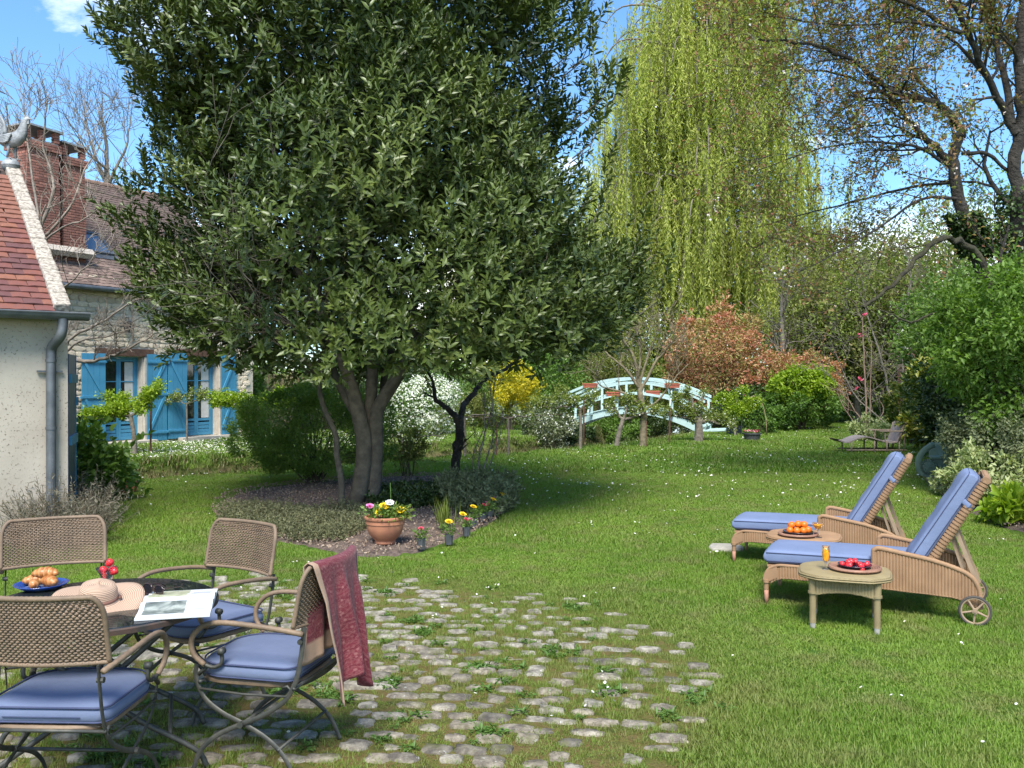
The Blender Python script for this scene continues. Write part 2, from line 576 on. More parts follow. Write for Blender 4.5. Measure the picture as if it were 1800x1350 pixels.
# mossy ground of the cobbled patio
sub = t.nodes.new('ShaderNodeVectorMath'); sub.operation = 'DISTANCE'; t.links.new(pos, sub.inputs[0]); sub.inputs[1].default_value = (-1.2, 5.3, 0)
ad = t.nodes.new('ShaderNodeMath'); ad.operation = 'ADD'; t.links.new(sub.outputs['Value'], ad.inputs[0])
nm = t.nodes.new('ShaderNodeMath'); nm.operation = 'MULTIPLY'; nm.inputs[1].default_value = 1.2; t.links.new(n2, nm.inputs[0]); t.links.new(nm.outputs[0], ad.inputs[1])
pm = t.nodes.new('ShaderNodeMapRange'); pm.inputs['From Min'].default_value = 3.5; pm.inputs['From Max'].default_value = 2.7
t.links.new(ad.outputs[0], pm.inputs['Value'])
moss = ramp(t, noise(t, 9.0, 6, 0.7, vec=pos), [(0.33, (0.055, 0.055, 0.02)), (0.47, (0.13, 0.13, 0.03)), (0.58, (0.17, 0.115, 0.045)), (0.7, (0.09, 0.105, 0.03))])
c = mixc(t, pm.outputs[0], c, moss)
t.links.new(c, b.inputs['Base Color']); b.inputs['Roughness'].default_value = 0.9; b.inputs['Specular IOR Level'].default_value = 0.15
bump(t, b, noise(t, 40, 6, 0.7, vec=pos), 0.9, 0.03)
lawn = link('lawn', me, m_lawn); tag(lawn, 'mown garden lawn running from the patio to the stream', None, None, 'structure')

# water
mw = bpy.data.materials.new('stream_water')
t, b, o = nt_of(mw)
b.inputs['Base Color'].default_value = (0.018, 0.02, 0.010, 1); b.inputs['Roughness'].default_value = 0.06; b.inputs['Specular IOR Level'].default_value = 0.6
bump(t, b, noise(t, 3.0, 3), 0.15, 0.02)
wv = []; wf = []
xs = np.arange(-20, 12.01, 0.8)
for i, x in enumerate(xs):
    a = np.interp(x, NEAR_X, NEAR_Y); bb = np.interp(x, FAR_X, FAR_Y)
    wv += [(x, a + 0.01, -0.62), (x, bb - 0.01, -0.62)]
    if i: wf.append((2 * i - 2, 2 * i, 2 * i + 1, 2 * i - 1))
me = bpy.data.meshes.new('stream_water'); me.from_pydata(wv, [], wf); me.update()
tag(link('stream_water', me, mw), 'dark still water of the stream under the bridge', None, None, 'structure')

# soil beds
m_soil = mat('soil', (0.075, 0.050, 0.038), (0.19, 0.14, 0.11), 14, 0.95, (45, 1.0, 0.03), detail=8, lo=0.35, hi=0.68, world_space=True)
def soil_bed(name, outline, label, h=0.05, seed=1):
    """outline: ground points; a low mound with an irregular top"""
    rng = sub_rng(seed)
    P = smooth_line([tuple(p)[:2] for p in outline] + [tuple(outline[0])[:2]], 5)[:-1]
    c = P.mean(0); n = len(P); R = 9
    vs = []; fs = []
    for r in range(R + 1):
        k = 1 - r / R
        for p in P:
            q = c + (p - c) * k
            z = h * min(1, r / 2.0) + rng.normal() * 0.010 * min(1, r) + (0.003 - 0.02 * (r == 0))
            vs.append((q[0] + rng.normal() * 0.015, q[1] + rng.normal() * 0.015, z))
    for r in range(R):
        for i in range(n):
            j = (i + 1) % n
            fs.append((r * n + i, r * n + j, (r + 1) * n + j, (r + 1) * n + i))
    me = bpy.data.meshes.new(name); me.from_pydata(vs, [], fs); me.update()
    me.polygons.foreach_set('use_smooth', [True] * len(fs))
    o = link(name, me, m_soil); tag(o, label, None, None, 'structure')
    return P
bed_px = [(368, 900), (400, 928), (470, 950), (545, 968), (640, 984), (740, 976), (812, 950), (868, 922), (908, 886), (900, 862), (850, 846), (760, 836), (690, 836), (560, 846), (450, 858), (385, 876)]
BED = soil_bed('soil_bed', [G(*p) for p in bed_px], 'round bed of bare soil and wood chips under the laurel', 0.05, 3)
gbed = [(1622, 842), (1640, 862), (1690, 892), (1728, 915), (1760, 930), (1800, 938), (1900, 950), (2000, 900), (1900, 850), (1760, 822), (1680, 826)]
GBED = soil_bed('gravel_bed', [G(*p) for p in gbed], 'brown gravel bed below the variegated shrubs', 0.05, 4)

def in_poly(P, x, y):
    c = np.zeros(len(x), bool); j = len(P) - 1
    for i in range(len(P)):
        cond = ((P[i][1] > y) != (P[j][1] > y))
        with np.errstate(divide='ignore', invalid='ignore'):
            xi = (P[j][0] - P[i][0]) * (y - P[i][1]) / (P[j][1] - P[i][1] + 1e-12) + P[i][0]
        c ^= cond & (x < xi); j = i
    return c

# wood chips and little stones on the beds
chip = MB(); chip.box((0, 0, 0), (1, 0.7, 0.45), None, 0.7)
chip_me = bpy.data.meshes.new('chip_source'); chip_me.from_pydata(chip.v, [], chip.f); chip_me.update()
m_chip = mat('chips', (0.36, 0.27, 0.20), (0.17, 0.11, 0.075), 30, 0.9, world_space=True, lo=0.42, hi=0.58)
chip_src = hidden_source('chip_source', chip_me, m_chip)
rng = sub_rng(11)
pts = []
for P, cnt in ((BED, 7500), (GBED, 4500)):
    lo = P.min(0); hi = P.max(0)
    q = rng.random((cnt * 2, 2)) * (hi - lo) + lo
    q = q[in_poly(P, q[:, 0], q[:, 1])][:cnt]
    pts.append(np.column_stack([q, np.full(len(q), 0.060)]))
pts = np.concatenate(pts)
s = (0.010 + 0.024 * rng.random(len(pts)) ** 3)[:, None] * np.array([1, 1, 1])
scatter_instances('wood_chips', chip_src, pts, rng.random((len(pts), 3)) * 6.28, s, label='pale wood chips and small stones strewn over the soil beds')

# ------------------------------------------------------------------ cobbled patio
m_cob = bpy.data.materials.new('cobble')
t, b, o = nt_of(m_cob)
geo = t.nodes.new('ShaderNodeNewGeometry'); pos = geo.outputs['Position']
oi = t.nodes.new('ShaderNodeObjectInfo')
c1 = ramp(t, noise(t, 14, 8, 0.7, vec=pos), [(0.30, (0.065, 0.058, 0.047)), (0.46, (0.17, 0.15, 0.12)), (0.58, (0.31, 0.28, 0.225)), (0.72, (0.43, 0.40, 0.335))])
v = ramp(t, oi.outputs['Random'], [(0, (0.5, 0.49, 0.48)), (0.5, (0.92, 0.86, 0.78)), (1, (1.0, 1.0, 0.98))])
c1 = mixc(t, 1.0, c1, v, 'MULTIPLY')
c1 = mixc(t, ramp(t, noise(t, 5, 6, 0.7, vec=pos), [(0.52, 0.0), (0.68, 0.8)]), c1, (0.10, 0.10, 0.03))
c1 = mixc(t, ramp(t, noise(t, 38, 4, 0.6, vec=pos), [(0.66, 0.0), (0.72, 0.8)]), c1, (0.5, 0.5, 0.45))
t.links.new(c1, b.inputs['Base Color']); b.inputs['Roughness'].default_value = 0.9
bump(t, b, noise(t, 30, 8, 0.7, vec=pos), 0.8, 0.012)

def stone_mesh(name, seed, m, dome=0.35, jag=0.12, rounds=2):
    """unit stone about 1 x 1 x 1, irregular outline, worn top; 34 faces"""
    rng = sub_rng(seed); n = 11; vs = []; fs = []
    ang = np.arange(n) * 2 * np.pi / n + rng.normal(size=n) * 0.08
    def sq(a):
        c, s_ = math.cos(a), math.sin(a)
        k = 1.0 / (abs(c) ** 5 + abs(s_) ** 5) ** 0.2
        return np.array([c * k, s_ * k]) * 0.5
    edge = [sq(a) * (1 + rng.normal() * jag) for a in ang]
    for k, z in ((1.0, -0.5), (1.0, 0.22), (0.90, 0.44), (0.5, 0.5)):
        for e in edge:
            vs.append((e[0] * k, e[1] * k, z + rng.normal() * 0.03 * (z > 0)))
    vs.append((0, 0, 0.5 + dome * 0.1))
    for r in range(3):
        for i in range(n):
            j = (i + 1) % n
            fs.append((r * n + i, r * n + j, (r + 1) * n + j, (r + 1) * n + i))
    for i in range(n):
        fs.append((3 * n + i, 3 * n + (i + 1) % n, 4 * n))
    me = bpy.data.meshes.new(name); me.from_pydata(vs, [], fs); me.update()
    me.polygons.foreach_set('use_smooth', [True] * len(fs))
    me.materials.append(m)
    return me
cob_meshes = [stone_mesh('cobble_%d' % i, 50 + i, m_cob, dome=0.15, jag=0.085) for i in range(8)]
patio = empty('cobbled_patio', (0, 0, 0), 'patio of worn grey cobbles with grass and moss between them'); patio['kind'] = 'structure'
items = []; COBBLES = []
rng = sub_rng(21)
# right-hand outline of the patio read off the photograph (ground points)
out_px = [(430, 1008), (560, 1012), (700, 1012), (800, 1020), (880, 1032), (960, 1045), (1050, 1062), (1120, 1085), (1200, 1130), (1250, 1165), (1250, 1215), (1215, 1290), (1185, 1345)]
outline = [tuple(G(*p))[:2] for p in out_px] + [(0.55, 3.2), (-4.5, 3.2), (-4.6, 6.6), (-3.4, 7.6)]
outline = np.array(outline)
r0 = 0.0
cx, cy = 0.4, -6.0           # far centre: rows bow gently
rr = 9.0
row = 0
while rr < 14.6:
    a0 = (row % 2) * 0.5
    step = 0.184
    n = int(9.0 / step)
    for k in range(-n // 2 - 8, n // 2 + 8):
        th = (k + a0 + rng.normal() * 0.10) * step / rr + rng.normal() * 0.002
        x = cx - 1.6 + rr * math.sin(th) * 1.0; y = cy + rr * math.cos(th) + rng.normal() * 0.014
        if not in_poly(outline, np.array([x]), np.array([y]))[0]: continue
        edge = min(np.hypot(outline[:, 0] - x, outline[:, 1] - y))
        if rng.random() < 0.06 + 0.35 * (edge < 0.45) + 0.15 * (y > 6.8): continue
        if abs(x) > 0.5625 * y + 1.0 or y < 3.6: continue
        w = 0.155 * (0.62 + 0.6 * rng.random()); d = 0.108 * (0.66 + 0.5 * rng.random())
        top = 0.010 + rng.normal() * 0.006
        M = Matrix.Translation((x, y, top - 0.035)) @ Matrix.Rotation(-th + rng.normal() * 0.07, 4, 'Z') @ Matrix.Rotation(rng.normal() * 0.05, 4, 'X') @ Matrix.Diagonal((w, d, 0.075, 1))
        items.append((int(rng.integers(8)), M)); COBBLES.append((x, y, w, d))
    rr += 0.143 * (0.93 + 0.14 * rng.random()); row += 1
place_pieces('cobblestone', patio, items, cob_meshes, m_cob)
print('cobbles', len(items))
COB = np.array(COBBLES)

# ------------------------------------------------------------------ grass
def tuft(name, n, h, spread, w, seed, m, lean=0.5):
    rng = sub_rng(seed)
    vs = []; fs = []; rn = []
    for i in range(n):
        a = rng.random() * 6.28; r = spread * math.sqrt(rng.random())
        p = np.array([r * math.cos(a), r * math.sin(a), -0.004])
        hh = h * (0.5 + 0.8 * rng.random()); b_ = rng.random() * 6.28
        d = np.array([math.cos(b_), math.sin(b_), 0]) * lean * hh * (0.3 + rng.random())
        s_ = np.array([-math.sin(b_), math.cos(b_), 0]) * w * (0.7 + 0.6 * rng.random())
        q = p + d * 0.35 + np.array([0, 0, hh * 0.6]); tip = p + d + np.array([0, 0, hh])
        k = len(vs)
        vs += [p - s_ * 0.5, p + s_ * 0.5, q + s_ * 0.45, q - s_ * 0.45, tip]
        fs += [(k, k + 1, k + 2), (k, k + 2, k + 3), (k + 3, k + 2, k + 4)]; rn += [rng.random()] * 3
    me = np_mesh(name, vs, fs, 3)
    at = me.attributes.new('rnd', 'FLOAT', 'FACE'); at.data.foreach_set('value', np.array(rn, np.float32))
    return hidden_source(name, me, m)
def grass_mat():
    m = bpy.data.materials.new('grass_blades')
    t, b, o = nt_of(m)
    at = t.nodes.new('ShaderNodeAttribute'); at.attribute_name = 'rnd'
    geo = t.nodes.new('ShaderNodeNewGeometry'); pos = geo.outputs['Position']
    c = ramp(t, at.outputs['Fac'], [(0, (0.075, 0.160, 0.012)), (0.5, (0.125, 0.245, 0.018)), (0.85, (0.190, 0.305, 0.036)), (1.0, (0.29, 0.28, 0.09))])
    big = noise(t, 0.55, 4, 0.6, vec=pos, dist=0.6)
    c = mixc(t, ramp(t, big, [(0.38, 0.0), (0.62, 0.8)]), c, (0.205, 0.305, 0.042))
    c = mixc(t, ramp(t, noise(t, 1.3, 5, 0.65, vec=pos), [(0.55, 0.0), (0.66, 0.55)]), c, (0.085, 0.165, 0.018))
    c = mixc(t, ramp(t, noise(t, 2.6, 5, 0.65, vec=pos), [(0.48, 0.0), (0.66, 0.75)]), c, (0.25, 0.245, 0.085))
    sub = t.nodes.new('ShaderNodeVectorMath'); sub.operation = 'DISTANCE'; t.links.new(pos, sub.inputs[0]); sub.inputs[1].default_value = (-1.2, 5.3, 0)
    pm = t.nodes.new('ShaderNodeMapRange'); pm.inputs['From Min'].default_value = 3.3; pm.inputs['From Max'].default_value = 2.4; pm.inputs['To Max'].default_value = 0.4
    t.links.new(sub.outputs['Value'], pm.inputs['Value'])
    c = mixc(t, pm.outputs[0], c, (0.20, 0.22, 0.055))
    t.links.new(c, b.inputs['Base Color']); b.inputs['Roughness'].default_value = 0.55; b.inputs['Specular IOR Level'].default_value = 0.3
    tr = t.nodes.new('ShaderNodeBsdfTranslucent'); t.links.new(mixc(t, 1.0, c, (1.1, 1.2, 0.5), 'MULTIPLY'), tr.inputs[0])
    ms = t.nodes.new('ShaderNodeMixShader'); ms.inputs[0].default_value = 0.35
    t.links.new(b.outputs[0], ms.inputs[1]); t.links.new(tr.outputs[0], ms.inputs[2]); t.links.new(ms.outputs[0], o.inputs[0])
    return m
m_grass = grass_mat()
tufts = [tuft('grass_tuft_a', 30, 0.036, 0.062, 0.0034, 1, m_grass, 0.7), tuft('grass_tuft_b', 32, 0.033, 0.075, 0.0045, 2, m_grass, 0.9), tuft('grass_tuft_c', 34, 0.055, 0.16, 0.010, 3, m_grass, 0.8)]
rng = sub_rng(31)
def keep_lawn(q):
    k = ~in_poly(BED, q[:, 0], q[:, 1]) & ~in_poly(GBED, q[:, 0], q[:, 1])
    return k & (ditch(q[:, 0], q[:, 1]) < 0.25)
def patio_mask(q):
    return in_poly(outline, q[:, 0], q[:, 1])
def frustum_pts(y0, y1, dens, margin=2.2):
    A = (y1 - y0) * (0.5625 * (y0 + y1) + 2 * margin)
    n = int(A * dens * 1.35)
    y = rng.random(n) * (y1 - y0) + y0
    x = (rng.random(n) * 2 - 1) * (0.5625 * y1 + margin)
    k = np.abs(x) < 0.5625 * y + margin
    return np.column_stack([x[k], y[k]])
def not_on_cobble(q, grow_=0.0):
    k = np.ones(len(q), bool)
    for x, y, w, d in COB:
        k &= ((q[:, 0] - x) / (w * 0.5 + grow_)) ** 2 + ((q[:, 1] - y) / (d * 0.5 + grow_)) ** 2 > 1
    return k
def put_grass(name, src, q, smin, smax, label, zoff=0.0, flat=1.0):
    n = len(q)
    z = ground_z(q[:, 0], q[:, 1]) + zoff
    rots = np.column_stack([rng.normal(size=n) * 0.12, rng.normal(size=n) * 0.12, rng.random(n) * 6.28])
    s_ = smin + (smax - smin) * rng.random(n)
    # mowing and wear change the height in broad patches
    patch = 0.85 + 0.3 * np.sin(q[:, 0] * 1.7 + np.sin(q[:, 1] * 1.3) * 1.5)
    sc = np.column_stack([s_, s_, s_ * patch * flat])
    scatter_instances(name, src, np.column_stack([q, z]), rots, sc, label=label)
q = frustum_pts(3.7, 9.5, 700); q = q[keep_lawn(q)]
on = patio_mask(q)
qa = q[~on]; qb = q[on]; qb = qb[rng.random(len(qb)) < 0.72]; qb = qb[not_on_cobble(qb, -0.012)]
put_grass('lawn_grass', tufts[0], qa[::2], 0.62, 1.05, 'short green blades of the near lawn')
put_grass('lawn_grass', tufts[1], qa[1::2], 0.62, 1.05, 'short green blades of the near lawn')
put_grass('patio_grass', tufts[0], qb, 0.35, 0.85, 'sparse yellowish grass growing between the cobbles')
q = frustum_pts(9.5, 17, 260); q = q[keep_lawn(q)]
put_grass('lawn_grass', tufts[1], q, 0.85, 1.3, 'green blades of the middle lawn')
q = frustum_pts(17, 34, 75, 2.5); q = q[keep_lawn(q)]
put_grass('lawn_grass', tufts[2], q, 0.9, 1.4, 'green blades of the far lawn by the bridge')
# taller weeds on the banks
q = frustum_pts(14, 42, 95, 1.0); dd = ditch(q[:, 0], q[:, 1]); q = q[(dd > 0.02) & (dd < 0.95)]
m_bank = leaf_mat('bank_weeds', [(0.05, 0.09, 0.015), (0.10, 0.15, 0.03), (0.19, 0.18, 0.07), (0.25, 0.21, 0.11)], 0.3, 0.7, 0.2)
wtuft = tuft('bank_tuft', 30, 0.13, 0.14, 0.012, 5, m_bank, 0.9)
put_grass('bank_weeds', wtuft, q, 0.6, 1.4, 'weeds and dry stems on the stream banks')

# clover-like weeds between the stones, and daisies
rng2 = sub_rng(41)
n = 26; P = rng2.normal(size=(n, 3)) * [0.03, 0.03, 0.0] + [0, 0, 0.008]; D = norm_rows(rng2.normal(size=(n, 3)) * [1, 1, 0.25] + [0, 0, 0.25])
m_weed = leaf_mat('patio_weeds', [(0.06, 0.12, 0.02), (0.10, 0.19, 0.035), (0.15, 0.24, 0.06)], 0.3)
wo = leaves('weed_source', P, D, np.tile([0, 0, 1.0], (n, 1)) + 0.01, 0.03 + 0.02 * rng2.random(n), 0.016, m_weed, None, rng=rng2)
COL.objects.unlink(wo)
q = qb[rng.random(len(qb)) < 0.018]; cl = q[:: 6]
q = np.concatenate([q, np.repeat(cl, 5, 0) + rng.normal(size=(len(cl) * 5, 2)) * 0.06])
scatter_instances('patio_weeds', wo, np.column_stack([q, np.full(len(q), 0.008)]), np.column_stack([np.zeros((len(q), 2)), rng.random(len(q)) * 6.28]), (0.45 + 0.6 * rng.random(len(q)))[:, None] * np.ones(3), label='small flat-leaved weeds in the joints of the patio')
# daisy: ring of petals and a yellow eye on a stalk
mb = MB()
for k in range(8):
    a = k * math.pi / 4
    c_, s_ = math.cos(a), math.sin(a); px_, py_ = -s_, c_
    mb.add([(0, 0, 0.0), (c_ * 0.6 + px_ * 0.22, s_ * 0.6 + py_ * 0.22, 0.05), (c_, s_, 0.12), (c_ * 0.6 - px_ * 0.22, s_ * 0.6 - py_ * 0.22, 0.05)], [(0, 1, 2, 3)])
mb.cm = 1; mb.lathe([(0.28, 0.04), (0.18, 0.14), (0.0, 0.17)], n=6)
me = bpy.data.meshes.new('daisy_source'); me.from_pydata(mb.v, [], mb.f); me.polygons.foreach_set('material_index', mb.mi); me.update()
m_white = mat('petal_white', (0.82, 0.82, 0.78), (0.72, 0.72, 0.68), 10, 0.7)
m_eye = mat('daisy_eye', (0.75, 0.5, 0.04), (0.6, 0.4, 0.03), 10, 0.7)
daisy = hidden_source('daisy_source', me, m_white); me.materials.append(m_eye)
def daisies(name, q, smin, smax, h, label):
    n = len(q); z = ground_z(q[:, 0], q[:, 1]) + h
    scatter_instances(name, daisy, np.column_stack([q, z]), np.column_stack([rng.normal(size=(n, 2)) * 0.35, rng.random(n) * 6.28]), (smin + (smax - smin) * rng.random(n))[:, None] * np.ones(3), label=label)
q = frustum_pts(4.2, 13, 3.0); q = q[keep_lawn(q)]; cl = q[::8]; q = np.concatenate([q[::3], np.repeat(cl, 5, 0) + rng.normal(size=(len(cl) * 5, 2)) * 0.09])
daisies('near_daisies', q, 0.007, 0.012, 0.045, 'scattered white daisies in the near lawn and patio')
q = frustum_pts(13, 34, 20, 1.0); q = q[keep_lawn(q)]
a = np.interp(q[:, 0], NEAR_X, NEAR_Y); inner = q[:, 1] < a
far_side = ~inner
dens = np.where(far_side, 1.0, np.where(q[:, 0] > 0, 0.55, 0.25)); dens *= 0.35 + 0.65 * (np.sin(q[:, 0] * 1.9 + q[:, 1] * 0.8) > -0.2)
q1 = q[rng.random(len(q)) < dens]
q2 = frustum_pts(18, 30, 90, 1.0); q2 = q2[keep_lawn(q2)]; q2 = q2[q2[:, 1] > np.interp(q2[:, 0], FAR_X, FAR_Y)]
q2 = q2[(q2[:, 0] < -2)]
daisies('lawn_daisies', np.concatenate([q1, q2]), 0.012, 0.021, 0.06, 'white daisies thick on the far lawn and round the stream')
# ------------------------------------------------------------------ buildings
m_mortar = mat('lime_mortar', (0.62, 0.54, 0.42), (0.50, 0.43, 0.33), 6, 0.95, (25, 0.8, 0.02))
m_rubble = mat('rubble_stone', (0.76, 0.63, 0.46), (0.60, 0.49, 0.35), 5, 0.95, (18, 0.9, 0.03), rnd=0.2)
m_render = bpy.data.materials.new('aged_render')
t, b, o = nt_of(m_render)
vc = t.nodes.new('ShaderNodeTexCoord').outputs['Object']
c = ramp(t, noise(t, 1.2, 6, 0.6, vec=vc), [(0.3, (0.33, 0.285, 0.225)), (0.55, (0.42, 0.37, 0.30)), (0.8, (0.48, 0.43, 0.35))])
v = t.nodes.new('ShaderNodeTexNoise'); v.inputs['Scale'].default_value = 26; v.inputs['Detail'].default_value = 6; v.inputs['Roughness'].default_value = 0.7; t.links.new(vc, v.inputs['Vector'])
big = noise(t, 1.5, 3, vec=vc)
v.inputs['Scale'].default_value = 34; v.inputs['Detail'].default_value = 3
mu = t.nodes.new('ShaderNodeMath'); mu.operation = 'MULTIPLY'; t.links.new(ramp(t, v.outputs['Fac'], [(0.585, 0.0), (0.62, 1.0)]), mu.inputs[0]); t.links.new(ramp(t, big, [(0.36, 0.0), (0.55, 1.0)]), mu.inputs[1])
c = mixc(t, mu.outputs[0], c, (0.17, 0.145, 0.11))
c = mixc(t, ramp(t, noise(t, 3.5, 7, 0.7, vec=vc), [(0.52, 0.0), (0.75, 0.35)]), c, (0.30, 0.26, 0.20))
t.links.new(c, b.inputs['Base Color']); b.inputs['Roughness'].default_value = 0.95
bump(t, b, v.outputs['Fac'], 0.3, 0.008)
m_blue = mat('blue_paint', (0.045, 0.215, 0.34), (0.062, 0.25, 0.39), 3, 0.55, (30, 0.25, 0.004), rnd=0.06)
m_darkblue = mat('dark_blue_paint', (0.012, 0.035, 0.10), (0.02, 0.05, 0.13), 6, 0.4)
m_glass = mat('window_glass', (0.015, 0.017, 0.018), (0.02, 0.02, 0.02), 3, 0.04, spec=0.9)
m_curtain = mat('net_curtain', (0.62, 0.59, 0.54), (0.52, 0.49, 0.44), 9, 0.9)
m_lintel = mat('oak_lintel', (0.13, 0.065, 0.038), (0.07, 0.035, 0.022), 12, 0.8, (30, 0.6, 0.01))
m_zinc = mat('zinc', (0.105, 0.115, 0.125), (0.165, 0.175, 0.185), 7, 0.55, (20, 0.15, 0.003), metal=0.55)
m_tile_red = mat('red_clay_tile', (0.27, 0.090, 0.058), (0.15, 0.062, 0.055), 7, 0.85, (40, 0.5, 0.006), rnd=0.42)
t, b, o = nt_of(m_tile_red)
oi = t.nodes.new('ShaderNodeObjectInfo')
hue = ramp(t, oi.outputs['Random'], [(0.0, (0.11, 0.042, 0.042)), (0.35, (0.165, 0.055, 0.046)), (0.65, (0.195, 0.064, 0.044)), (0.88, (0.26, 0.10, 0.055)), (1.0, (0.20, 0.09, 0.065))])
t.links.new(mixc(t, ramp(t, noise(t, 22, 5, 0.6), [(0.35, 0.0), (0.7, 0.55)]), hue, (0.13, 0.065, 0.055)), b.inputs['Base Color'])
m_tile_brown = mat('brown_clay_tile', (0.135, 0.092, 0.075), (0.20, 0.135, 0.105), 7, 0.9, (30, 0.5, 0.01), rnd=0.38)
m_under = mat('roof_underlay', (0.05, 0.035, 0.03), (0.035, 0.025, 0.02), 5, 0.9)
m_brick = mat('old_brick', (0.33, 0.135, 0.09), (0.20, 0.095, 0.075), 16, 0.9, (40, 0.7, 0.008), rnd=0.38)
m_bmortar = mat('brick_mortar', (0.30, 0.24, 0.20), (0.22, 0.18, 0.15), 12, 0.95)
m_lead = mat('lead_grey', (0.19, 0.20, 0.205), (0.33, 0.345, 0.35), 14, 0.6, (24, 0.6, 0.012), metal=0.25)
m_cope = mat('lichen_coping', (0.46, 0.41, 0.34), (0.24, 0.205, 0.17), 28, 0.95, (22, 0.9, 0.02), detail=8, lo=0.42, hi=0.6)
m_sill = mat('pale_step', (0.5, 0.45, 0.37), (0.4, 0.35, 0.29), 8, 0.9)

def box_mesh(name, sx_, sy_, sz_, m, bev=0.0, jitter=0.0, seed=0):
    mb = MB(); mb.box((0, 0, 0), (sx_, sy_, sz_))
    rng = sub_rng(seed)
    vs = [(v[0] + rng.normal() * jitter, v[1] + rng.normal() * jitter, v[2] + rng.normal() * jitter) for v in mb.v]
    me = bpy.data.meshes.new(name); me.from_pydata(vs, [], mb.f); me.update(); me.materials.append(m)
    return me
def tile_mesh(name, w, l, th, m, seed):
    """flat clay tile, slightly cambered, x = width, y = down the slope, z = up"""
    rng = sub_rng(seed); vs = []; fs = []
    ar = rng.normal() * 0.0015
    for y in (-l / 2, l / 2):
        for i in range(4):
            x = -w / 2 + w * i / 3
            z = 0.004 * (1 - (2 * x / w) ** 2)
            dy = rng.normal() * 0.003 if y > 0 else 0
            vs.append((x, y + dy, z + th + (ar * x / w))); vs.append((x, y + dy, z))
    for i in range(3):
        a = 2 * i; c_ = 8 + 2 * i
        fs += [(a, a + 2, c_ + 2, c_), (a + 1, c_ + 1, c_ + 3, a + 3), (c_, c_ + 2, c_ + 3, c_ + 1)]
    fs += [(0, 8, 9, 1), (6, 7, 15, 14)]
    me = bpy.data.meshes.new(name); me.from_pydata(vs, [], fs); me.update(); me.materials.append(m)
    return me

def frame_matrix(origin, ux, n):
    """local x along ux, local y = into the building, z up"""
    ux = Vector(ux).normalized(); uy = Vector(n).normalized()
    M = Matrix.Identity(4)
    for i in range(3):
        M[i][0] = ux[i]; M[i][1] = uy[i]; M[i][2] = (0, 0, 1)[i]; M[i][3] = origin[i]
    return M

# ---- main stone house; local x runs along the facade to the right, y into the house
th_ = math.radians(60)   # facade direction seen from above
HO = Vector((-10.87, 23.5, 0))
hu = Vector((0.5, 0.866, 0)); hv = Vector((-0.866, 0.5, 0))
house = empty('stone_house', HO, 'long cream rubble-stone house with blue shutters and brown tiled roof', 'house')
house.rotation_euler = (0, 0, math.atan2(hu.y, hu.x))
def hx_of(px):
    """facade coordinate under photo column px"""
    k = (px - 900) / FPX
    return (k * HO.y - HO.x) / (hu.x - k * hu.y)
XL, XR, EV = -9.0, 5.6, 4.42
DEP = 7.0
PITCH = math.radians(43); RISE = DEP / 2 * math.tan(PITCH)
# openings (x0, x1, z0, z1): two french windows with pale reveals
ox = [(hx_of(181), hx_of(252), 0.12, 2.38), (hx_of(322), hx_of(384), 0.12, 2.42)]
mb = MB()
cols = [XL, ox[0][0], ox[0][1], ox[1][0], ox[1][1], XR]
mb.box(((XL + ox[0][0]) / 2, 0.25, EV / 2), (ox[0][0] - XL, 0.5, EV))
mb.box(((ox[0][1] + ox[1][0]) / 2, 0.25, EV / 2), (ox[1][0] - ox[0][1], 0.5, EV))
mb.box(((ox[1][1] + XR) / 2, 0.25, EV / 2), (XR - ox[1][1], 0.5, EV))
for (a, b_, z0, z1) in ox:
    mb.box(((a + b_) / 2, 0.25, (z1 + EV) / 2), (b_ - a, 0.5, EV - z1)); mb.box(((a + b_) / 2, 0.25, z0 / 2), (b_ - a, 0.5, z0))
mb.box((XR - 0.25, DEP / 2 + 0.25, EV / 2), (0.5, DEP - 0.5, EV)); mb.box((XL + 0.25, DEP / 2 + 0.25, EV / 2), (0.5, DEP - 0.5, EV))
mb.box(((XL + XR) / 2, DEP - 0.25 + 0.001, EV / 2), (XR - XL - 1.0, 0.5, EV))
# gables
for x in (XL + 0.25, XR - 0.25):
    mb.add([(x - 0.25, 0, EV), (x + 0.25, 0, EV), (x + 0.25, DEP, EV), (x - 0.25, DEP, EV), (x - 0.25, DEP / 2, EV + RISE - 0.05), (x + 0.25, DEP / 2, EV + RISE - 0.05)],
           [(0, 3, 4), (1, 5, 2), (0, 4, 5, 1), (3, 2, 5, 4)])
mb.build('wall', m_mortar, house)
# face stones
rng = sub_rng(61)
rub = []
for i in range(8):
    me_ = stone_mesh('rubble_%d' % i, 80 + i, m_rubble, dome=0.8, jag=0.10)
    rub.append(me_)
items = []
z = 0.10
while z < EV - 0.05:
    h = 0.10 + 0.06 * rng.random()
    x = 1.0 * XL + 5.5
    while x < XR - 0.3:
        w = 0.16 + 0.24 * rng.random() ** 1.3
        xc, zc = x + w / 2, z + h / 2
        blocked = False
        for (a, b_, z0, z1) in ox:
            if a - 0.17 - w / 2 < xc < b_ + 0.17 + w / 2 and zc < z1 + 0.27: blocked = True
        if not blocked and hx_of(100) < xc:
            M = Matrix.Translation((xc, -0.012, zc + rng.normal() * 0.008)) @ Matrix.Rotation(math.pi / 2, 4, 'X') @ Matrix.Rotation(rng.normal() * 0.05, 4, 'Z') @ Matrix.Diagonal((w * 0.99, h * 0.98, 0.036 + 0.022 * rng.random(), 1))
            items.append((int(rng.integers(8)), M))
        x += w + 0.012
    z += h + 0.008
Minv = house.matrix_world
cl = Vector((0, 0, 0))
hm = frame_matrix(HO, hu, hv)
place_pieces('stone', house, items, rub, m_rubble, 300, cam_local=hm.inverted() @ Vector((0, 0, EYE)))
